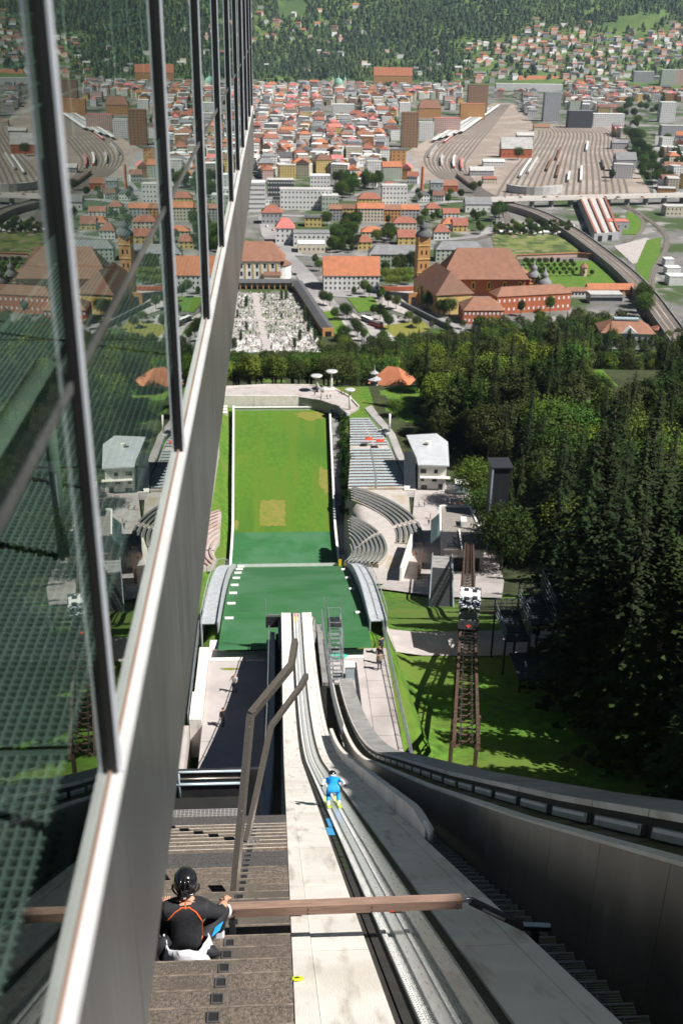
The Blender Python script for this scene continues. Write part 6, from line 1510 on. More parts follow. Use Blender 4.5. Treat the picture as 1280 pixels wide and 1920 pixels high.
# far church with twin domes, and a white steeple
for nm, lb, px, yb, yt, r in (('cathedral_tower', 'left of the twin pale cathedral towers in the far old town', 623, 176, 140, 3.6), ('cathedral_tower', 'right of the twin pale cathedral towers in the far old town', 646, 176, 140, 3.6), ('steeple', 'thin white steeple at the foot of the mountain', 805, 148, 110, 4)):
    p = at(px, yb, 0); hh = atY(px, yt, p.y).z; t = thing(nm, lb, 'tower', p, group='twin cathedral towers' if nm == 'cathedral_tower' else None)
    loc_part('shaft', WM['cream'], t, lambda k: k.box(-r, r, -r, r, -1, hh*.72)); loc_part('cap', RM['green copper'], t, lambda k: k.lathe([(r*1.1, hh*.72+.01), (r*1.0, hh*.78), (r*.4, hh*.86), (.2, hh)], n=8))
p = at(634, 176, 0); t = thing('cathedral_dome', 'green copper cathedral dome between the twin towers', 'dome', p); loc_part('drum', WM['cream'], t, lambda k: k.lathe([(12, -1), (12, 22), (11.8, 22)], n=16)); loc_part('dome', RM['green copper'], t, lambda k: k.lathe([(12.4, 22.01), (11.5, 27), (8, 33), (2.5, 36), (2, 40), (.2, 44)], n=16))
# ================================================================== RAILWAY
MT['ballast'] = two_scale(material('rail_ballast', (.26, .21, .175), .95, 0, .25, .2), (.33, .275, .235), .02, .48, .6)
MT['railtop'] = material('worn_rail_steel', (.36, .33, .31), .4, .5, .2, .3)
MT['sleeper'] = material('dark_track_bed', (.14, .115, .10), .95, 0, .25, .2)
px_patch('rail_yard', [(735, 300), (800, 262), (925, 192), (965, 196), (1000, 234), (1150, 236), (1200, 330), (1225, 372), (905, 378), (850, 352), (790, 335)], MT['ballast'], .05)
def rail_line(name, label, pts, z=.14, w=3.0, group='tracks of the rail yard', lift=None):
    P = [at(x, y, 0) for x, y in pts]; Q = []
    for i in range(len(P)-1):                      # Catmull-Rom
        p0, p1, p2, p3 = P[max(0, i-1)], P[i], P[i+1], P[min(len(P)-1, i+2)]
        for k_ in range(8):
            t = k_/8; Q.append(.5*((2*p1)+(p2-p0)*t+(2*p0-5*p1+4*p2-p3)*t*t+(3*p1-p0-3*p2+p3)*t*t*t))
    Q.append(P[-1])
    t_ = thing(name, label, 'railway track', Q[len(Q)//2]+Vector((0, 0, z)), group=group)
    N_ = []
    for i, p in enumerate(Q):
        d = (Q[min(i+1, len(Q)-1)]-Q[max(i-1, 0)]).normalized(); N_.append(Vector((-d.y, d.x, 0)))
    zf = lift or (lambda i: 0)
    m = mb(); m.sheet([[tuple(p+n*w/2+Vector((0, 0, z+zf(i)))), tuple(p-n*w/2+Vector((0, 0, z+zf(i))))] for i, (p, n) in enumerate(zip(Q, N_))]); m.build('bed', MT['sleeper'], t_)
    for s_ in (-.75, .75):
        m = mb(); m.sheet([[tuple(p+n*(s_+.16)+Vector((0, 0, z+.12+zf(i)))), tuple(p+n*(s_-.16)+Vector((0, 0, z+.12+zf(i))))] for i, (p, n) in enumerate(zip(Q, N_))]); m.build('rail', MT['railtop'], t_)
    return Q
YARD = []
for j in range(11):
    i = j*.7
    YARD.append(rail_line('rail_track', f'curving track of the left yard, {numw(j+1)} counted from the brown tower', [(905+5*i, 374), (850+7*i, 350), (800+10*i, 312), (805+12*i, 279), (862+8.5*i, 238), (931+3.5*i, 196)]))
for j in range(20):
    i = j*.68
    YARD.append(rail_line('rail_track', f'curving track of the right yard, {numw(j+1)} counted from the freight hall', [(930+19*i, 372), (940+18*i, 350), (962+15.5*i, 318), (990+12.2*i, 285), (1010+10.5*i, 252), (1003+9.5*i, 238)]))
# trains: each a row of coaches laid along a track
cm_ = {}
def coach(mt_body, mt_roof):
    key = (mt_body.name, mt_roof.name)
    if key not in cm_:
        k = mb(); k.box(-1.45, 1.45, -9.2, 9.2, .9, 3.3); k.box(-1.2, 1.2, -8, 8, .2, .89, 2); k.hexa([(-1.45, -9.2, 3.31), (1.45, -9.2, 3.31), (1.45, 9.2, 3.31), (-1.45, 9.2, 3.31), (-.9, -9.1, 3.9), (.9, -9.1, 3.9), (.9, 9.1, 3.9), (-.9, 9.1, 3.9)], 1)
        k.box(-1.47, 1.47, -8.5, 8.5, 2.0, 2.8, 2); cm_[key] = k.mesh('coach', [mt_body, mt_roof, MT['dark_steel']])
    return cm_[key]
def train(label, Q, i0, n, body, roof):
    t = thing('train', label, 'train', Q[i0]+Vector((0, 0, .3)), group='trains standing in the rail yard'); base = t.location
    pos = Q[i0].copy(); i = i0
    cmh = coach(body, roof)
    for c in range(n):
        need = 19.4; q = pos.copy()
        while i < len(Q)-1 and (Q[i+1]-q).length < need: i += 1
        if i >= len(Q)-1: break
        d = (Q[i+1]-q).normalized(); e = q+d*19.4; m_ = (q+e)/2
        link('coach', cmh, t, m_-base+Vector((0, 0, .3)), math.atan2(d.y, d.x)-math.pi/2); pos = e
    return t
TW, TR_, TG, TD = MT['white'], MT['red'], RM['grey'], RM['brown']
train('white train with red coach standing in the left yard, outer track', YARD[4], 16, 5, TW, RM['pale grey'])
train('red and white train in the left yard beside the freight hall', YARD[7], 15, 6, MT['red'], TW)
train('pale train on the innermost track of the left yard', YARD[9], 14, 6, TW, RM['pink-red'])
train('long white and blue train in the right yard nearest the hall', YARD[13], 12, 9, MT['rail_blue'], TW)
train('second long pale train in the right yard', YARD[14], 14, 8, TW, RM['pale grey'])
train('brown freight train in the right yard', YARD[17], 15, 6, TD, TD)
train('dark freight train in the middle of the right yard', YARD[19], 12, 7, RM['dark grey'], TD)
train('blue train standing low in the right yard', YARD[21], 10, 4, MT['rail_blue'], TW)
train('pale grey train beside the blue one in the right yard', YARD[23], 10, 7, RM['pale grey'], TW)
train('dark wagons on the outer tracks of the right yard', YARD[27], 16, 4, TD, RM['dark grey'])
train('rust-coloured wagons at the right end of the yard', YARD[29], 14, 4, RM['rust-brown'], TD)
train('white commuter train on the station side of the left yard', YARD[1], 20, 7, TW, RM['grey'])
train('red regional train in the middle of the left yard', YARD[2], 26, 5, MT['red'], RM['pale grey'])
train('grey freight wagons in the left yard near the bridge', YARD[6], 6, 6, RM['grey'], TD)
train('rusty freight wagons curving in the right yard', YARD[18], 20, 7, RM['rust-brown'], RM['brown'])
train('white train at the far end of the right yard', YARD[24], 24, 6, TW, TW)
for i in range(5):
    A_, B_ = at(812+i*13, 268-i*4, 0), at(902+i*8, 213-i*3, 0); t = thing('platform_roof', f'long pale station platform roof, {numw(i+1)} from the station hall', 'platform roof', (A_+B_)/2, group='station platform roofs')
    k = mb(); k.bar(A_+Vector((0, 0, 5)), B_+Vector((0, 0, 5)), 6.5, .5); k.build('roof', RM['pale grey' if i % 2 else 'white'], t)
    for q in range(9): c_ = A_.lerp(B_, (q+.5)/9); k = mb(); k.box(c_.x-.2, c_.x+.2, c_.y-.2, c_.y+.2, 0, 4.7); k.build('post', MT['grating'], t)
for i, (x0, x1, yb, ye, yt, w, r) in enumerate(((880, 925, 330, 320, 312, 'grey', 'pale grey'), (905, 945, 312, 303, 298, 'white', 'white'), (1000, 1030, 246, 238, 232, 'cream', 'rust-brown'), (968, 1000, 262, 254, 248, 'grey', 'pale grey'), (905, 930, 345, 335, 330, 'cream', 'red'), (1146, 1176, 280, 268, 262, 'grey', 'grey'))):
    pxhouse('yard_shed', f'{w} shed with {r} roof between the tracks, {numw(i+1)} of the yard sheds', x0, x1, yb, ye, yt, w, r, 'gable', 12, None, 'shed', 'sheds between the yard tracks', True)
# viaduct curving past the abbey
VP = [(925, 376), (1000, 396), (1062, 427), (1120, 468), (1172, 510), (1212, 552), (1246, 598), (1300, 672)]
for j, off in enumerate((-4.5, 0, 4.5)):
    P = []
    for i, (x, y) in enumerate(VP):
        p = at(x, y, 5); P.append(p)
    pp = []
    for i, p in enumerate(P):
        d = (P[min(i+1, len(P)-1)]-P[max(i-1, 0)]).normalized(); q = p+Vector((-d.y, d.x, 0))*off; v = pix((q.x, q.y, 0)); pp.append((v[0], v[1]))
    Qv = rail_line('rail_track', f'track on the grey railway embankment past the abbey, {numw(j+1)} from the garden', pp, 5.12, 3.0, 'tracks on the railway embankment')
    if j == 1: Qm = Qv
emb = thing('railway_embankment', 'grey walled railway embankment curving past the abbey garden', 'embankment', Qm[len(Qm)//2])
m = mb(); rows = []
for i, p in enumerate(Qm):
    d = (Qm[min(i+1, len(Qm)-1)]-Qm[max(i-1, 0)]).normalized(); n = Vector((-d.y, d.x, 0)); rows.append([tuple(p+n*7.4+Vector((0, 0, -1))), tuple(p+n*7.2+Vector((0, 0, 5))), tuple(p-n*7.2+Vector((0, 0, 5))), tuple(p-n*7.4+Vector((0, 0, -1)))])
m.sheet(rows); m.build('bank', MT['ballast'], emb)
for s_ in (7.3, -7.3):
    m = mb(); rows = []
    for i, p in enumerate(Qm):
        d = (Qm[min(i+1, len(Qm)-1)]-Qm[max(i-1, 0)]).normalized(); n = Vector((-d.y, d.x, 0)); a, b = p+n*(s_+.25), p+n*(s_-.25)
        rows.append([(a.x, a.y, -1), (a.x, a.y, 6.2), (b.x, b.y, 6.2), (b.x, b.y, 4.5)])
    m.sheet(rows); m.build('parapet', MT['concrete_dark'], emb)
for i in range(2, len(Qm)-2, 4):
    p = Qm[i]; d = (Qm[i+1]-Qm[i-1]).normalized(); n = Vector((-d.y, d.x, 0)); t = thing('catenary_mast', f'grey catenary mast on the railway embankment, {numw(i//4+1)} from the road bridge', 'mast', p+n*6.3+Vector((0, 0, 5)), group='catenary masts on the embankment')
    b_ = t.location.copy(); k = mb(); k.tube([tuple(b_), tuple(b_+Vector((0, 0, 8)))], .16, 6); k.build('pole', MT['grating'], t); k = mb(); k.tube([tuple(b_+Vector((0, 0, 7.2))), tuple(b_-n*12.5+Vector((0, 0, 7.2)))], .1, 5); k.build('arm', MT['grating'], t)
rail_line('rail_track', 'single track curving away right of the substation', [(1172, 385), (1215, 412), (1246, 440), (1246, 470), (1226, 505), (1222, 540), (1250, 585), (1300, 640)], .2, 5, 'tracks on the right')
rail_line('rail_track', 'second track curving right of the substation', [(1165, 388), (1192, 400), (1205, 420), (1196, 440), (1170, 455)], .2, 4, 'tracks on the right')
rail_line('rail_track', 'sunken track bending past the allotments', [(925, 385), (945, 400), (952, 418), (930, 436), (880, 452)], .2, 7, 'tracks on the right')
px_patch('substation_yard', [(1150, 462), (1210, 446), (1240, 455), (1212, 490), (1185, 495)], MT['platform'], .15)
# road bridge
br = thing('road_bridge', 'long grey road bridge crossing the rail yard', 'bridge', at(1100, 372, 8))
A_, B_ = at(905, 376, 8), at(1330, 366, 8); dd = (B_-A_).normalized(); nn = Vector((-dd.y, dd.x, 0))
k = mb(); k.bar(A_, B_, 13, 1.6); k.build('deck', MT['road'], br)
for s_ in (-6.6, 6.6):
    k = mb(); k.bar(A_+nn*s_+Vector((0, 0, 1.0)), B_+nn*s_+Vector((0, 0, 1.0)), .5, 3.2); k.build('parapet', MT['concrete'], br)
for i in range(12):
    p = A_.lerp(B_, (i+.5)/12); k = mb(); k.obox((p.x, p.y, -1), 2, 9, 8, math.atan2(dd.y, dd.x)); k.build('pier', MT['concrete_dark'], br)
px_road('street', [(780, 385), (850, 378), (905, 378)], 12, MT['road'], .3)
# cars
def car_proto(mat):
    t = {}
    k = mb(); k.hexa([(-.85, -2.1, .3), (.85, -2.1, .3), (.85, 2.1, .3), (-.85, 2.1, .3), (-.85, -2.1, .85), (.85, -2.1, .85), (.85, 2.1, .8), (-.85, 2.1, .8)]); t['body'] = k.mesh('body', mat)
    k = mb(); k.hexa([(-.78, -1.5, .86), (.78, -1.5, .86), (.78, 1.1, .86), (-.78, 1.1, .86), (-.62, -1.1, 1.42), (.62, -1.1, 1.42), (.62, .4, 1.42), (-.62, .4, 1.42)]); t['cabin'] = k.mesh('cabin', MT['window'])
    k = mb(); k.lathe([(.32, -.1), (.32, .1)], n=10); t['wheel'] = k.mesh('wheel', MT['dark'])
    return t
CP_ = {'white': car_proto(MT['white']), 'dark': car_proto(MT['dark_steel']), 'red': car_proto(MT['red']), 'silver': car_proto(RM['pale grey'])}
cars = [(563, 540, .3, 'white', 'on the junction before the white house'), (552, 515, .8, 'dark', 'climbing the main street'), (530, 478, .8, 'silver', 'farther up the main street'), (520, 465, .8, 'dark', 'beside the white corner house'),
        (735, 600, .2, 'white', 'left in the abbey car park'), (748, 596, .2, 'silver', 'second in the abbey car park'), (756, 604, .2, 'dark', 'at the end of the abbey car park'), (770, 612, .6, 'silver', 'on the lane below the abbey'), (655, 600, .9, 'dark', 'on the lane beside the cemetery'), (792, 572, .4, 'white', 'on the forecourt of the abbey'), (722, 555, .1, 'silver', 'in front of the red wall'),
        (760, 596, .2, 'white', 'right in the abbey car park'), (500, 425, .5, 'white', 'at the upper end of the street'), (512, 432, .5, 'red', 'parked by the ivy-grown house')]
for px, py, a, c, w in cars:
    p = at(px, py, .12); t = thing('car', f'{c} car {w}', 'car', p, a, 'cars in the streets')
    link('body', CP_[c]['body'], t); link('cabin', CP_[c]['cabin'], t)
    for x in (-.86, .86):
        for y in (-1.3, 1.3): o = link('wheel', CP_[c]['wheel'], t, (x, y, .32)); o.rotation_euler = (0, R(90), 0)
for i in range(9):
    p = at(930+i*38+(i % 3)*7, 371, 8.9); c = ('white', 'silver', 'dark', 'red')[i % 4]; t = thing('car', f'{c} car crossing the road bridge, {numw(i+1)} from the left', 'car', p, R(-88), 'cars in the streets')
    link('body', CP_[c]['body'], t, scale=(1.2, 1.2, 1.2)); link('cabin', CP_[c]['cabin'], t, scale=(1.2, 1.2, 1.2))
for px, py, w, c in ((846, 716, 'on the lane right of the red-roofed house', 'white'), (722, 768, 'on the road outside the grandstand bank', 'silver')):
    Yq = 300 if px < 800 else 330; p = atY(px, py, Yq); p.z = terrain(p.x, Yq)+.3; t = thing('car', f'{c} car {w}', 'car', p, .5, 'cars in the streets'); link('body', CP_[c]['body'], t); link('cabin', CP_[c]['cabin'], t)
bu = thing('bus', 'parked coach with white roof in the abbey car park', 'bus', at(688, 603, .12), R(28))
loc_part('body', RM['grey'], bu, lambda k: k.box(-1.25, 1.25, -6, 6, .5, 2.9)); loc_part('roof', MT['white'], bu, lambda k: k.box(-1.3, 1.3, -6.05, 6.05, 2.91, 3.2)); loc_part('window_band', MT['window'], bu, lambda k: k.box(-1.28, 1.28, -5.6, 5.9, 1.6, 2.5))
for y in (-4, 4):
    for x in (-1.2, 1.2): o = link('wheel', CP_['white']['wheel'], bu, (x, y, .5), scale=(1.5, 1.5, 1.5)); o.rotation_euler = (0, R(90), 0)
bu = thing('bus', 'dark red coach parked beside the white-roofed one', 'bus', at(705, 612, .12), R(35))
loc_part('body', MT['red'], bu, lambda k: k.box(-1.25, 1.25, -6, 6, .5, 2.9)); loc_part('roof', RM['dark grey'], bu, lambda k: k.box(-1.3, 1.3, -6.05, 6.05, 2.91, 3.2)); loc_part('window_band', MT['window'], bu, lambda k: k.box(-1.28, 1.28, -5.6, 5.9, 1.6, 2.5))
ga = thing('gate_arch', 'small orange gate arch at the abbey forecourt', 'gate', at(775, 572, 0)); loc_part('arch', WM['orange'], ga, lambda k: (k.box(-4, -2, -.6, .6, 0, 6), k.box(2, 4, -.6, .6, 0, 6), k.box(-4, 4, -.6, .6, 6.01, 8), k.prism([(-2.5, -.6), (2.5, -.6), (2.5, .6), (-2.5, .6)], 8.01, 9.2)))
rwl = thing('forecourt_wall', 'low red wall between street and abbey forecourt', 'wall', at(750, 545, 0)); 
for i in range(5): loc_part('bay', WM['red'], rwl, lambda k: k.box(-16+i*6, -10.1+i*6, -.5, .5, 0, 3.2))
rg = thing('retaining_wall', 'long grey retaining wall below the abbey lane', 'wall', at(800, 598, 0)); P1_, P2_ = at(752, 572, 0)-rg.location, at(850, 622, 0)-rg.location
for i in range(8):
    k = mb(); k.bar(P1_.lerp(P2_, i/8)+Vector((0, 0, 1.6)), P1_.lerp(P2_, (i+.97)/8)+Vector((0, 0, 1.6)), 1.2, 3.2); k.build('wall_bay', MT['bench_dark'], rg, world=False)

# ================================================================== REST OF THE CITY
rnd = random.Random(33)
def taken(px, py, m=0):
    return any(x0-m < px < x1+m and y0-m < py < y1+m for x0, y0, x1, y1 in HR)
def zone(px, py):
    if not (468 < px < 1292): return None
    if 166 < py < 336 and px < table([(166, 965), (195, 922), (230, 846), (262, 790), (285, 735), (300, 735), (336, 765)], py): return 'old town'
    if 150 < py < 236 and px > table([(150, 960), (196, 975), (236, 1005)], py) and px < 1168 and py < 234: return 'rear quarter'
    if 150 < py < 190 and px >= 1168: return 'rear quarter'
    if 338 <= py < 470 and px < table([(338, 775), (380, 850), (420, 870), (470, 790)], py) and px > table([(338, 640), (400, 640), (405, 625), (470, 625)], py): return 'villa gardens'
    if 236 < py < 372 and px > 1245: return 'right bank'
    if 245 < py < 335 and 1140 < px < 1185: return 'right bank'
    return None
walls = ['white', 'white', 'white', 'white', 'white', 'white', 'cream', 'cream', 'grey', 'pink', 'yellow', 'orange', 'pale green']; roofs_ = ['red', 'red', 'orange', 'rust-brown', 'brown', 'grey', 'pale grey', 'pale grey', 'dark grey', 'white']
cand = []
y = 1010.0
while y < 3350:
    sp = 21.5 + (y-1000)*.0035
    x = -150.0
    while x < 1500:
        X, Y = x+rnd.uniform(-5, 5), y+rnd.uniform(-5, 5); px, py, _ = pix((X, Y, 0)); zn = zone(px, py)
        if zn and not taken(px, py-3) and not taken(px-8, py-6) and not taken(px+8, py-6) and rnd.random() < (.94 if zn in ('old town', 'rear quarter') else .5): cand.append((X, Y, zn, px, py))
        x += sp
    y += sp*.92
print('city', len(cand))
items = []
for X, Y, zn, px, py in cand:
    w = rnd.choice(walls); flat = rnd.random() < (.55 if zn != 'villa gardens' else .1)
    rf_ = rnd.choice(('pale grey', 'white', 'white', 'grey', 'pale grey')) if flat else rnd.choice(('red', 'red', 'orange', 'rust-brown', 'brown', 'grey', 'grey', 'pink-red', 'dark grey'))
    if zn == 'villa gardens': sx, sy, h = rnd.uniform(11, 17), rnd.uniform(10, 13), rnd.uniform(6, 10)
    else: sx, sy, h = rnd.uniform(14, 25), rnd.uniform(11, 17), rnd.uniform(9, 19)
    rz = rnd.choice((0, math.pi/2))+R(rnd.choice((-14, -10, 4, 8)))+rnd.uniform(-.05, .05)
    items.append((X, Y, zn, px, py, w, rf_, 'flat' if flat else rnd.choice(('gable', 'hip')), sx, sy, h, rnd.uniform(3.5, 6.0), rz))
items.sort(key=lambda q: q[1])
ind = items[:290]; far_ = items[290:]
rk = {}
for i, q in enumerate(ind): rk.setdefault((q[2], int(q[4]//9)), []).append(i)
rowi = {}
for zn in {k_[0] for k_ in rk}: 
    for j, r_ in enumerate(sorted((k_[1] for k_ in rk if k_[0] == zn), reverse=True)): rowi[(zn, r_)] = j+1
for key, ids in rk.items():
    ids.sort(key=lambda i: ind[i][3])
    for j, i in enumerate(ids):
        X, Y, zn, px, py, w, rf_, kd, sx, sy, h, rh, rz = ind[i]
        house('city_house', f'{w} {rf_}-roofed house, {numw(j+1)} from left, {numw(rowi[key])} row of the {zn}', X, Y, sx, sy, h, rh, w, rf_, kd, rz, 'house', f'houses of the {zn}', 0, (2, 4, 3) if zn == 'villa gardens' else None, winpat=zn != 'villa gardens')
WN = list(WC); RN = list(RC)
big = mb()
for X, Y, zn, px, py, w, rf_, kd, sx, sy, h, rh, rz in far_:
    k = mb(); k.box(-sx/2, sx/2, -sy/2, sy/2, -1, h, WN.index(w)); roof_into(k, sx, sy, h+.02, rh, kd, .4, len(WN)+RN.index(rf_))
    c, s = math.cos(rz), math.sin(rz); n = len(big.v); big.v += [(X+x*c-y_*s, Y+x*s+y_*c, z) for x, y_, z in k.v]; big.f += [tuple(n+i for i in f) for f in k.f]; big.m += k.m
if far_:
    o = big.build('far_city', [WW[q] for q in WN]+[RM[q] for q in RN]); tag(o, 'dense mass of far city roofs before the mountain', 'city', kind='stuff')

# houses on the mountain side
def on_hill(px, py):
    d = ray(px, py); Y = 3050.0
    while Y < 5400:
        P = CP + d*(Y/d.y)
        if P.z <= mount(P.x, P.y): return P
        Y += 12
    return None
hs = []
def hz(px, py):
    if px > 855: lim = table([(855, 70), (960, 62), (1010, 40), (1100, 48), (1200, 60), (1290, 20)], px); return py > lim and rnd.random() < (.75 if px > 960 else .45)*sstep(lim-5, lim+30, py)+.1
    if px < 720: return 12 < py < 138 and rnd.random() < .10*(1.8 if 40 < py < 120 and px < 640 else .6)
    return py > 100 and rnd.random() < .10
py = 10
while py < 162:
    px = 472
    while px < 1290:
        x_, y_ = px+rnd.uniform(-6, 6), py+rnd.uniform(-3, 3)
        if hz(x_, y_) and not taken(x_, y_):
            P = on_hill(x_, y_)
            if P: hs.append((x_, y_, P))
        px += 14
    py += 7
rnd.shuffle(hs); hs = hs[:280]; print('hill houses', len(hs))
rk = {}
for i, q in enumerate(hs): rk.setdefault(int(q[1]//10), []).append(i)
for r_, ids in rk.items():
    ids.sort(key=lambda i: hs[i][0])
    for j, i in enumerate(ids):
        x_, y_, P = hs[i]; w = rnd.choice(('white', 'white', 'white', 'cream', 'cream', 'pink', 'grey')); rf_ = rnd.choice(('red', 'red', 'rust-brown', 'orange', 'grey', 'pale grey', 'brown'))
        house('hillside_house', f'{w} {rf_}-roofed hillside house, {numw(j+1)} from left, {numw(max(rk)-r_+1)} tier up the mountain', P.x, P.y, rnd.uniform(12, 22), rnd.uniform(10, 15), rnd.uniform(8, 13), rnd.uniform(2.5, 5), w, rf_, rnd.choice(('gable', 'hip', 'gable', 'flat')), rnd.uniform(-.5, .5), 'house', 'houses on the mountain side', P.z)
# forest on the mountain
k = mb(); rnd = random.Random(5)
hp = {}
for x_, y_, P in hs: hp.setdefault((int(P.x//40), int(P.y//40)), []).append(P)
def clear(X, Y):
    for a in (-1, 0, 1):
        for b in (-1, 0, 1):
            for P in hp.get((int(X//40)+a, int(Y//40)+b), ()):
                if abs(P.x-X) < 13 and -26 < Y-P.y < 12: return True
    return False
MEAD = [(548, 18, 26, 16), (600, 45, 14, 6), (1200, 42, 40, 13), (1230, 68, 40, 9), (1160, 50, 25, 8), (750, 116, 30, 3), (1105, 75, 20, 4)]
nt = 0; yy = 3110.0
while yy < 4650:
    st = 13.5 if yy < 4000 else 19
    xx = -330.0
    while xx < 1750:
        X, Y = xx+rnd.uniform(-6, 6), yy+rnd.uniform(-6, 6); Zm = mount(X, Y); xx += st
        if Zm < -2 and Y < 3190: continue
        px, py, _ = pix((X, Y, max(0, Zm)))
        if not (440 < px < 1330) or py > 150: continue
        if any(abs(px-a) < w_ and abs(py-b) < h_ for a, b, w_, h_ in MEAD) or clear(X, Y): continue
        if px > 860 and py > table([(860, 75), (960, 66), (1100, 50), (1290, 28)], px) and rnd.random() < .42: continue
        if noise.noise((X*.011, Y*.008, 9.1)) > .52: continue
        h = rnd.uniform(10, 26); r = h*rnd.uniform(.22, .36); z0 = max(-.2, Zm)-1; n = len(k.v); sides = 5; nz_ = noise.noise((X*.006, Y*.004, 2.2))+.5*noise.noise((X*.02, Y*.014, 5.5))+rnd.uniform(-.25, .25); mi = 0 if nz_ < .0 else (1 if nz_ < .38 else 2); a0 = rnd.uniform(0, 6)
        for q in range(sides): k.v.append((X+r*math.cos(a0+q*1.2566)*rnd.uniform(.75, 1.2), Y+r*math.sin(a0+q*1.2566)*rnd.uniform(.75, 1.2), z0+h*.22))
        for q in range(sides): k.v.append((X+r*.75*math.cos(a0+.5+q*1.2566)*rnd.uniform(.7, 1.2), Y+r*.75*math.sin(a0+.5+q*1.2566)*rnd.uniform(.7, 1.2), z0+h*.6))
        k.v.append((X+rnd.uniform(-1, 1), Y, z0+h))
        for q in range(sides):
            q2 = (q+1) % sides; k.f += [(n+q, n+q2, n+sides+q2, n+sides+q), (n+sides+q, n+sides+q2, n+2*sides)]; k.m += [mi, mi]
        nt += 1
    yy += st
print('hill trees', nt)
MT['far_a'] = material('far_conifers', (.030, .052, .022), .95, 0, .3, .02); MT['far_b'] = material('far_mixed_wood', (.045, .075, .024), .95, 0, .3, .02); MT['far_c'] = material('far_broadleaf', (.065, .095, .028), .95, 0, .3, .02)
me = k.mesh('mountain_forest', [MT['far_a'], MT['far_b'], MT['far_c']]); o = link('mountain_forest', me); tag(o, 'dense dark forest covering the mountain side', 'forest', kind='stuff')

# trees in the city: named groups of single trees
rnd = random.Random(77)
def tree_group(name, where_, group, spots, hmin, hmax, proto=None, mat=None, wide=1.0):
    for i, (px, py) in enumerate(spots):
        p = at(px, py, 0); h = rnd.uniform(hmin, hmax); q = rnd.randrange(4) if proto is None else proto
        plant(name, BROAD[q], BH[q], (p.x, p.y, 0), h, f'{where_}, {numw(i+1)} from the left', group, mat=mat, wide=wide)
def spots(n, x0, x1, y0, y1, dmin=6):
    out = []
    for _ in range(n*12):
        s = (rnd.uniform(x0, x1), rnd.uniform(y0, y1))
        if taken(s[0], s[1]-2) : continue
        if all((s[0]-a)**2+((s[1]-b)*1.6)**2 > dmin*dmin for a, b in out): out.append(s)
        if len(out) >= n: break
    return sorted(out)
tree_group('park_tree', 'big dark park tree above the white blocks', 'park trees above the white blocks', spots(18, 628, 742, 345, 376, 9), 16, 24)
tree_group('garden_tree', 'garden tree among the villas', 'garden trees among the villas', spots(56, 612, 790, 404, 474, 6), 9, 17)
tree_group('garden_tree', 'tree between terrace and rail sheds', 'garden trees near the rail sheds', spots(22, 765, 905, 355, 446, 8), 9, 15)
tree_group('street_tree', 'round street tree beside the white house', 'street trees beside the white house', [(598, 508), (590, 500), (664, 555), (683, 552), (692, 558), (710, 566), (716, 560), (727, 575)], 8, 13)
tree_group('car_park_tree', 'tree round the abbey car park', 'trees round the abbey car park', [(606, 572), (618, 574), (628, 600), (645, 592), (650, 600), (665, 620), (700, 592), (712, 600), (722, 606), (728, 618), (742, 580), (766, 605), (780, 615), (670, 632), (682, 640), (695, 650), (645, 640), (632, 650), (655, 655), (718, 640)], 8, 13)
tree_group('courtyard_tree', 'bright green courtyard tree between white house and abbey', 'courtyard trees beside the abbey', spots(7, 722, 782, 520, 542, 8), 9, 12, 2, MT['leaf_b'], 1.2)
tree_group('courtyard_tree', 'dark tree in front of the grey-roofed block', 'dark trees before the grey-roofed block', [(742, 512), (752, 510), (776, 505), (783, 512), (722, 520)], 14, 19)
tree_group('abbey_tree', 'tree against the abbey nave', 'trees against the abbey', [(800, 580), (812, 585), (822, 590), (832, 596), (842, 592), (975, 592), (1030, 588)], 11, 15)
tree_group('orchard_tree', 'fruit tree in the abbey garden rows', 'orchard in the abbey garden', [(985+i*12+(j*5), 497+j*7) for j in range(4) for i in range(10) if 985+i*12+j*5 < 1135 and abs(985+i*12+j*5-1092) > 12], 5, 8)
tree_group('allotment_tree', 'tree among the allotment gardens', 'trees among the allotments', spots(60, 925, 1085, 424, 480, 6), 5, 11)
tree_group('trackside_tree', 'dark tree below the railway embankment', 'trees below the embankment', spots(10, 1150, 1215, 560, 600, 9), 14, 20)
tree_group('trackside_tree', 'tree beside the road bridge', 'trees beside the road bridge', [(935, 412), (928, 415), (942, 408), (1145, 340), (970, 300)], 14, 22)
tree_group('riverside_tree', 'large riverside tree right of the rail yard', 'trees along the river', sorted([(lerp(1165, 1222, u)+rnd.uniform(-16, 16), lerp(205, 345, u)+rnd.uniform(-5, 5)) for u in [i/44 for i in range(45)]]+[(rnd.uniform(1232, 1290), rnd.uniform(262, 352)) for _ in range(26)]+[(rnd.uniform(1170, 1290), rnd.uniform(178, 215)) for _ in range(18)]), 15, 24, wide=1.1)
tree_group('old_town_tree', 'tree between the old town roofs', 'trees between the old town roofs', spots(100, 480, 760, 175, 332, 8), 12, 17)
tree_group('mountain_foot_tree', 'tree in the park belt at the foot of the mountain', 'park belt at the foot of the mountain', spots(90, 478, 960, 142, 172, 5), 14, 22)
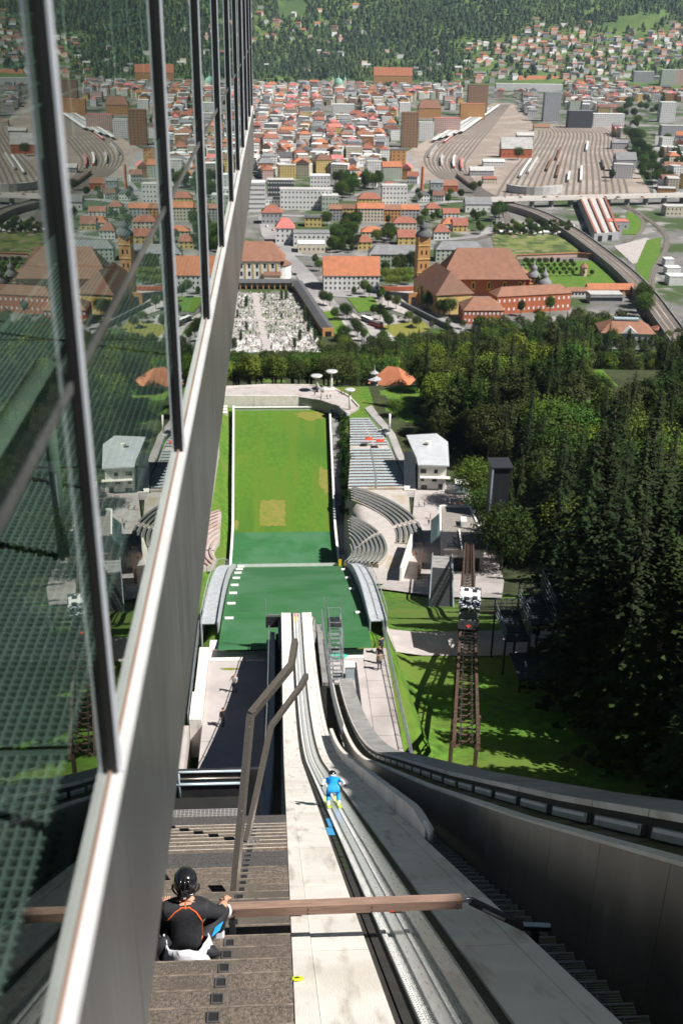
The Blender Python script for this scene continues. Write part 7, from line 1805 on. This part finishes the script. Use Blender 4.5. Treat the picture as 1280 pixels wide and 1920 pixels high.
# allotment huts
hn = 0
for px, py in spots(34, 930, 1080, 428, 476, 7):
    p = at(px, py, 0); hn += 1; w = rnd.choice(('white', 'grey', 'cream', 'brown'))
    house('allotment_hut', f'{w} allotment hut, {numw(hn)} from the left among the gardens', p.x, p.y, rnd.uniform(4, 6), rnd.uniform(3, 5), 2.6, 1.2, w, rnd.choice(('pale grey', 'red', 'grey', 'white')), 'gable', rnd.uniform(-.4, .4), 'hut', 'huts in the allotment gardens')
MT['allot'] = two_scale(two_scale(material('allotment_beds', (.06, .09, .02), .95, 0, .4, .1), (.14, .17, .04), .06, .45, .55), (.22, .18, .12), .09, .56, .62)
px_patch('allotments', [(920, 440), (960, 412), (1090, 462), (1070, 482), (930, 482)], MT['allot'], .16)
px_patch('verge', [(1175, 395), (1205, 410), (1200, 440), (1165, 440)], MT['meadow'], .17)
px_patch('verge', [(1212, 450), (1240, 445), (1232, 500), (1205, 540), (1190, 500)], MT['meadow'], .17)
px_patch('riverside_road', [(1228, 250), (1240, 250), (1275, 370), (1225, 372), (1222, 340)], MT['road'], .06)
# ================================================================== PEOPLE
def skin_mesh(name, verts, edges, radii, mats, root=0, sub=2, paint=None):
    """one continuous body grown round a skeleton"""
    me = bpy.data.meshes.new(name+'_skeleton'); me.from_pydata(verts, edges, []); o = bpy.data.objects.new(name+'_skeleton', me); COL.objects.link(o)
    md = o.modifiers.new('Skin', 'SKIN'); md.use_smooth_shade = True
    for i, sv in enumerate(me.skin_vertices[0].data):
        r_ = radii[i]; sv.radius = r_ if isinstance(r_, tuple) else (r_, r_); sv.use_root = (i == root)
    ss_ = o.modifiers.new('Sub', 'SUBSURF'); ss_.levels = sub; ss_.render_levels = sub
    dg = bpy.context.evaluated_depsgraph_get(); ev = o.evaluated_get(dg); nm = bpy.data.meshes.new_from_object(ev)
    bpy.data.objects.remove(o); bpy.data.meshes.remove(me); nm.name = name
    nm.materials.clear()
    for m in mats: nm.materials.append(m)
    nm.polygons.foreach_set('use_smooth', [True]*len(nm.polygons))
    if paint:
        for p in nm.polygons: p.material_index = paint(p.center)
    return nm
MT['skin'] = material('skin', (.50, .27, .18), .55, 0, .08, 8.0)
MT['hair'] = material('dark_hair', (.03, .02, .015), .6, 0, .3, 20.0)
MT['suit_black'] = material('black_suit_fabric', (.018, .018, .022), .75, 0, .3, 30.0, .15, 200)
MT['suit_white'] = material('white_suit_fabric', (.70, .70, .74), .7, 0, .05, 12.0, .1, 120)
MT['suit_blue'] = material('bright_blue_suit', (.01, .27, .70), .6, 0, .12, 10.0, .15, 100)
MT['suit_orange'] = material('orange_seam', (.75, .14, .03), .6)
MT['helmet'] = material('black_helmet_shell', (.012, .012, .014), .16, 0, .2, 6.0, spec=.6)
MT['khaki'] = material('khaki_cloth', (.25, .2, .14), .8); MT['navy'] = material('navy_cloth', (.03, .035, .06), .8); MT['charcoal'] = material('charcoal_cloth', (.05, .05, .055), .8); MT['pale_cloth'] = material('pale_cloth', (.5, .5, .52), .8)
# ---- small standing people (one body each; clothes by colour)
def stand_mesh(name, top, leg, arms=0, stride=.0, bare=False):
    V = [(0, 0, .95), (0, .0, 1.18), (0, 0, 1.42), (0, .01, 1.52), (0, .02, 1.60), (0, .02, 1.72),
         (.10, 0, .90), (.12, stride, .50), (.13, stride*.6, .09), (.13, stride*.6+.14, .04),
         (-.10, 0, .90), (-.12, -stride, .50), (-.13, -stride*1.3, .09), (-.13, -stride*1.3+.14, .04),
         (.19, 0, 1.42), (.27, .0 if not arms else .12, 1.16), (.25, .10 if not arms else .30, .92 if not arms else 1.30),
         (-.19, 0, 1.42), (-.27, 0 if arms < 2 else .12, 1.16), (-.25, .10 if arms < 2 else .30, .92 if arms < 2 else 1.3)]
    E = [(0, 1), (1, 2), (2, 3), (3, 4), (4, 5), (0, 6), (6, 7), (7, 8), (8, 9), (0, 10), (10, 11), (11, 12), (12, 13), (2, 14), (14, 15), (15, 16), (2, 17), (17, 18), (18, 19)]
    Rr = [.15, .14, .15, .06, .085, .085, .095, .07, .05, .04, .095, .07, .05, .04, .07, .05, .038, .07, .05, .038]
    def paint(c):
        if c.z > 1.70 or (c.z > 1.58 and c.y < .0): return 3
        if c.z > 1.47 or (abs(c.x) > .205 and c.z < (1.28 if bare else 1.02)) or (arms and c.y > .2 and c.z > 1): return 2
        if c.z > .93: return 0
        if c.z < .08: return 3
        return 1
    return skin_mesh(name, V, E, Rr, [top, leg, MT['skin'], MT['hair']], 0, 2, paint)
PM = [stand_mesh('person_body', MT['charcoal'], MT['charcoal'], 0, .04), stand_mesh('person_body', MT['navy'], MT['charcoal'], 1, .08, True), stand_mesh('person_body', MT['pale_cloth'], MT['navy'], 2, .02, True), stand_mesh('person_body', MT['suit_black'], MT['suit_black'], 0, .12), stand_mesh('person_body', MT['khaki'], MT['navy'], 0, .05, True), stand_mesh('person_body', MT['red'], MT['charcoal'], 1, .06)]
def person(lab, q, loc, rz, group=None, s=1.0):
    o = link('person', PM[q], None, loc, rz, (s, s, s)); tag(o, lab, 'person', group); return o
def px_person(lab, q, px, py, z, rz, group=None):
    p = at(px, py, z); return person(lab, q, p, rz, group)
px_person('person in dark clothes and cap standing at the shadow edge of the platform', 2, 440, 1298, ZP, 2.8)
px_person('person in black standing alone in the tower shadow on the platform', 3, 419, 1362, ZP, .6)
px_person('person in dark shirt walking up the slabs near the knoll walkway', 1, 714, 1226, ZP+.03, .4)
px_person('person in black leaning over on the slabs beside the fence', 3, 710, 1244, ZP+.03, 2.6)
px_person('person in dark clothes nearest on the slabs beside the fence', 4, 711, 1256, ZP+.03, .2)
px_person('person in red and dark clothes in the shade below the platform wall', 5, 353, 1332, ZP-2.4, 1.6)
k = mb(); k.tube([(-8.5, 66.8, ZP-2.6), (-8.5, 66.8, ZP-1.5), (-7.5, 66.8, ZP-1.5), (-7.5, 66.8, ZP-2.6)], .04, 6); o = k.build('hand_rail', MT['grating']); tag(o, 'small hand rail beside the lower yard in shade', 'railing')
for i, (px, py) in enumerate(((590, 742), (602, 745), (613, 748), (619, 748), (601, 752), (640, 738), (645, 740))):
    px_person(f'tiny person on the rim plaza, {dn[i]} from the left' if i < 5 else f'person by the parapet at the right of the rim, {dn[i-5]} one', i % 6, px, py, 82, i*1.3, 'visitors on the rim plaza')
for i, (px, py) in enumerate(((785, 950), (795, 949), (845, 944), (850, 952), (862, 951), (806, 972), (803, 985), (829, 955))):
    p0 = at(px, py, 86); zz = terrain(p0.x, p0.y)+.5; p0 = at(px, py, zz)
    person(f'visitor on the plaza beside the lift station, {numw(i+1)} counted from the stands', (2, 4, 0, 1, 5, 2, 0, 4)[i], (p0.x, p0.y, terrain(p0.x, p0.y)+.46), i*.9, 'visitors on the plaza')

# ---- the seated jumper
sj_y = [s for s in steps if s[0] < 7.42 <= s[1]][0]
SJ = Vector((-.91, 7.36, sj_y[2]))
jp = thing('person', 'seated ski jumper in black suit and helmet with orange seams, back to camera', 'person', SJ)
V = [(0, 0, .115), (0, .02, .27), (0, .07, .42), (0, .12, .55), (0, .155, .625), (0, .175, .70),
     (.10, .07, .12), (.33, .36, .30), (.27, .56, -.06), (.26, .60, -.27), (.29, .80, -.30),
     (-.10, .07, .12), (-.31, .38, .28), (-.26, .58, -.06), (-.25, .62, -.27), (-.27, .82, -.30),
     (.17, .11, .575), (.29, .20, .39), (.345, .39, .345),
     (-.17, .11, .575), (-.285, .20, .37), (-.26, .40, .31)]
E = [(0, 1), (1, 2), (2, 3), (3, 4), (4, 5), (0, 6), (6, 7), (7, 8), (8, 9), (9, 10), (0, 11), (11, 12), (12, 13), (13, 14), (14, 15), (3, 16), (16, 17), (17, 18), (3, 19), (19, 20), (20, 21)]
Rr = [(.165, .125), (.15, .11), (.165, .115), (.165, .11), (.07, .07), .058, .10, .082, .066, .055, .04, .10, .082, .066, .055, .04, .085, .062, .042, .085, .062, .042]
def jpaint(c):
    if c.z > .64 and abs(c.x) < .075: return 1
    if c.z > .315 and .285 < c.y < .47 and .30 < c.x: return 1
    return 0
jm = skin_mesh('body', V, E, Rr, [MT['suit_black'], MT['skin']], 0, 2, jpaint); jb_ = link('body', jm, jp)
# hands: palm and five bent fingers each, resting on the knees
def hand(name, base, fwd, side, par, glove=None):
    b = Vector(base); f = Vector(fwd).normalized(); s = Vector(side).normalized(); u = s.cross(f).normalized()
    VV = [b, b+f*.05, b+f*.085]; EE = [(0, 1), (1, 2)]; RR = [(.022, .028), (.022, .040), (.016, .038)]
    for i, (o_, l_) in enumerate(((-.030, .062), (-.010, .074), (.011, .070), (.031, .054))):
        n = len(VV); VV += [b+f*.088+s*o_, b+f*(.088+l_*.5)+s*o_*1.1-u*.012, b+f*(.088+l_*.85)+s*o_*1.12-u*.036]; EE += [(2, n), (n, n+1), (n+1, n+2)]; RR += [.0095, .0085, .007]
    n = len(VV); VV += [b+f*.03-s*.042, b+f*.062-s*.066-u*.01, b+f*.09-s*.07-u*.022]; EE += [(1, n), (n, n+1), (n+1, n+2)]; RR += [.0125, .010, .008]
    return link(name, skin_mesh(name, [tuple(v) for v in VV], EE, RR, [glove or MT['skin']], 0, 1), par)
hand('hand', (.35, .41, .34), (.1, 1, -.5), (1, -.1, 0), jp); hand('hand', (-.26, .42, .305), (.2, 1, -.5), (-1, -.1, 0), jp)
# helmet: shell, rim, rear vent, strap, sticker
hc = Vector((0, .205, .805))
k = mb(); k.lathe([(.052, -.125), (.090, -.10), (.106, -.045), (.111, .01), (.102, .062), (.076, .105), (.036, .126), (.004, .131)], tuple(hc), 24, sy=1.16); hl = k.build('helmet', MT['helmet'], jp, world=False, smooth=True)
for x in (-.045, 0, .045):
    k = mb(); k.tube([hc+Vector((x, -.135 if abs(x) < .01 else -.122, .03)), hc+Vector((x*.9, -.118, .07)), hc+Vector((x*.7, -.075, .112))], .010, 6); k.build('vent_rib', MT['helmet'], hl, world=False, smooth=True)
k = mb(); k.tube([hc+Vector((.125*math.cos(a), .143*math.sin(a), -.045)) for a in [R(190+i*16) for i in range(11)]], .010, 6); k.build('rim', MT['helmet'], hl, world=False, smooth=True)
k = mb(); k.box(-.012, .012, hc.y-.150, hc.y-.128, hc.z-.072, hc.z-.048); k.build('sticker', MT['white'], hl, world=False)
k = mb(); k.box(-.030, .030, hc.y-.146, hc.y-.122, hc.z-.035, hc.z+.012); k.build('adjuster', MT['dark_steel'], hl, world=False)
for s_ in (-1, 1):
    k = mb(); k.lathe([(.03, 0), (.033, .012), (.02, .02)], n=10); o = link('ear_cup', k.mesh('ear_cup', MT['dark_steel']), hl, hc+Vector((s_*.112, -.01, -.06))); o.rotation_euler = (0, R(90)*s_, 0)
# orange seams projected on the back of the body
bv = BVHTree.FromPolygons([v.co for v in jm.vertices], [tuple(p.vertices) for p in jm.polygons])
def seam(pts, name='seam', r=.0055):
    out = []
    for x, z in pts:
        h = bv.ray_cast(Vector((x, -1, z)), Vector((0, 1, 0)))
        if h[0] is not None: out.append(h[0]+Vector((0, -.003, 0)))
    if len(out) > 1: k = mb(); k.tube(out, r, 5); k.build(name, MT['suit_orange'], jb_, world=False)
def interp(P, n=14):
    out = []
    for i in range(n+1):
        u = i/n*(len(P)-1); j = min(len(P)-2, int(u)); out.append((lerp(P[j][0], P[j+1][0], u-j), lerp(P[j][1], P[j+1][1], u-j)))
    return out
seam(interp([(.03, .635), (.10, .60), (.148, .52), (.155, .42), (.150, .30), (.135, .20)])); seam(interp([(-.03, .635), (-.10, .60), (-.16, .53), (-.185, .47)])); seam(interp([(0, .665), (0, .625)]), r=.006); seam(interp([(-.05, .632), (.05, .632)], 6))
# white lining of the suit peeled down round the hips, black sleeves hanging
rows = []
for j in range(5):
    v = j/4; row = []
    for i in range(19):
        a = R(lerp(168, 372, i/18)); rad = .212+.040*v+.010*math.sin(i*1.7+j); zz = lerp(.30+.025*math.sin(i*.9), .0, v)
        row.append((rad*math.cos(a)*1.0, .03+rad*.92*math.sin(a)-.005*v, zz))
    rows.append(row)
k = mb(); k.sheet(rows); wl_ = k.build('peeled_suit', MT['suit_white'], jp, world=False, smooth=True)
so_m = wl_.modifiers.new('Solid', 'SOLIDIFY'); so_m.thickness = .012
k = mb(); k.tube([(-.17, -.02, .30), (-.25, .0, .22), (-.29, .02, .12), (-.27, -.05, .04), (-.16, -.15, .03)], [.05, .075, .085, .07, .03], 10); k.build('hanging_sleeve', MT['suit_black'], jp, world=False, smooth=True)
k = mb(); k.tube([(-.24, .16, .36), (-.33, .20, .24), (-.35, .16, .12), (-.29, .08, .05)], [.045, .07, .075, .05], 10); k.build('hanging_sleeve', MT['suit_black'], jp, world=False, smooth=True)
k = mb(); k.tube([(.17, -.06, .20), (.23, -.02, .14), (.25, .06, .05), (.18, -.10, .03)], [.04, .06, .07, .04], 10); k.build('suit_fold', MT['suit_black'], jp, world=False, smooth=True)
k = mb(); k.tube([(-.05, -.19, .02), (-.09, -.23, .025), (-.15, -.25, .02)], [.045, .05, .02], 8); k.build('white_cuff', MT['suit_white'], jp, world=False, smooth=True)
# pale knee panel, blue patch, boots
k = mb(); k.tube([(.36, .44, .22), (.345, .52, .08), (.31, .60, -.10)], [.035, .055, .05], 10); k.build('leg_panel', MT['suit_white'], jp, world=False, smooth=True)
h0 = bv.ray_cast(Vector((.30, -1, .20)), Vector((0, 1, 0)))
k = mb(); k.hexa([(.225, .10, .20), (.30, .16, .22), (.335, .22, .275), (.26, .16, .265), (.225, .092, .206), (.30, .152, .226), (.335, .212, .281), (.26, .152, .271)]); k.build('blue_patch', MT['suit_blue'], jp, world=False)
for s_ in (-1, 1):
    k = mb(); x = .26*s_; k.hexa([(x-.05, .54, -.33), (x+.05, .54, -.33), (x+.05, .86, -.33), (x-.05, .86, -.33), (x-.05, .55, -.10), (x+.05, .55, -.10), (x+.04, .80, -.24), (x-.04, .80, -.24)]); bt = k.build('boot', MT['suit_white'], jp, world=False)
    md = bt.modifiers.new('Bevel', 'BEVEL'); md.width = .02; md.segments = 2

# ---- the jumper in blue sliding down the track
sl_ang = math.atan(.72); by = 20.1; bx = (tx0+tx1)/2-.10
bj = thing('person', 'ski jumper in bright blue suit crouching down the in-run track, seen from behind', 'person', (bx, by, zin(by)+.03)); bj.rotation_euler = (-sl_ang, 0, 0); bj.scale = (.77, .77, .77)
V = [(0, -.10, .50), (0, .05, .60), (0, .22, .70), (0, .38, .76), (0, .46, .80), (0, .52, .83),
     (.11, -.06, .48), (.15, .22, .36), (.165, .02, .11), (.165, .16, .07),
     (-.11, -.06, .48), (-.15, .22, .36), (-.165, .02, .11), (-.165, .16, .07),
     (.19, .36, .74), (.31, .18, .70), (.34, -.02, .62), (-.19, .36, .74), (-.31, .18, .70), (-.34, -.02, .62)]
E = [(0, 1), (1, 2), (2, 3), (3, 4), (4, 5), (0, 6), (6, 7), (7, 8), (8, 9), (0, 10), (10, 11), (11, 12), (12, 13), (3, 14), (14, 15), (15, 16), (3, 17), (17, 18), (18, 19)]
Rr = [(.17, .15), .15, .165, .14, .06, .06, .12, .085, .062, .04, .12, .085, .062, .04, .075, .058, .04, .075, .058, .04]
bm2 = skin_mesh('body', V, E, Rr, [MT['suit_blue'], MT['suit_white']], 0, 2, lambda c: 1 if (abs(c.x) > .235 and c.z > .55) or c.z < .13 else 0); link('body', bm2, bj)
k = mb(); k.lathe([(.05, -.12), (.10, -.09), (.118, -.03), (.12, .02), (.10, .075), (.06, .115), (.004, .128)], (0, .56, .90), 18, sy=1.15); hb = k.build('helmet', MT['suit_white'], bj, world=False, smooth=True)
k = mb(); k.lathe([(.124, .0), (.124, .035), (.105, .080), (.064, .12), (.004, .133)], (0, .56, .90), 18, sy=1.15); k.build('helmet_cap', MT['helmet'], hb, world=False, smooth=True)
hand('hand', (.345, -.04, .61), (.15, -1, -.2), (-1, -.1, 0), bj, MT['suit_black']); hand('hand', (-.345, -.04, .61), (-.15, -1, -.2), (1, -.1, 0), bj, MT['suit_black'])
for s_ in (-1, 1):
    x = .165*s_
    k = mb(); k.sheet([[(x-.055, y, z), (x+.055, y, z)] for y, z in ((-1.0, .012), (-.4, .006), (.6, .006), (1.15, .012), (1.4, .07), (1.5, .13))]); sk = k.build('ski', MT['neon'], bj, world=False); md = sk.modifiers.new('Solid', 'SOLIDIFY'); md.thickness = .014
    k = mb(); k.box(x-.045, x+.045, -.14, .18, .014, .10); bo = k.build('boot', MT['suit_white'], bj, world=False); md = bo.modifiers.new('Bevel', 'BEVEL'); md.width = .018; md.segments = 2
# the seated jumper's skis do not show; a small yellow tag lies on the step by the fascia
k = mb(); k.prism([(-1.42, 6.05), (-1.36, 6.08), (-1.40, 6.16)], zin(6.1)+.03, zin(6.1)+.045); o = k.build('yellow_tag', MT['neon']); tag(o, 'small yellow tag lying on the stairs at the steel fascia', 'tag')
# ================================================================== AIR
k = mb(); k.box(-2600, 4600, -140, 4700, -6, 900); hz_o = k.build('haze', None) if False else None
hm = bpy.data.materials.new('thin_summer_haze'); hm.use_nodes = True
hn_ = hm.node_tree.nodes; hn_.remove(hn_['Principled BSDF']); pv_ = hn_.new('ShaderNodeVolumePrincipled')
pv_.inputs['Color'].default_value = (.62, .80, 1.0, 1); pv_.inputs['Density'].default_value = 0.000038; pv_.inputs['Anisotropy'].default_value = 0.3
hm.node_tree.links.new(pv_.outputs[0], hn_['Material Output'].inputs['Volume'])
hz_o = k.build('haze', hm); tag(hz_o, 'thin pale summer haze over the valley', 'haze', kind='stuff')
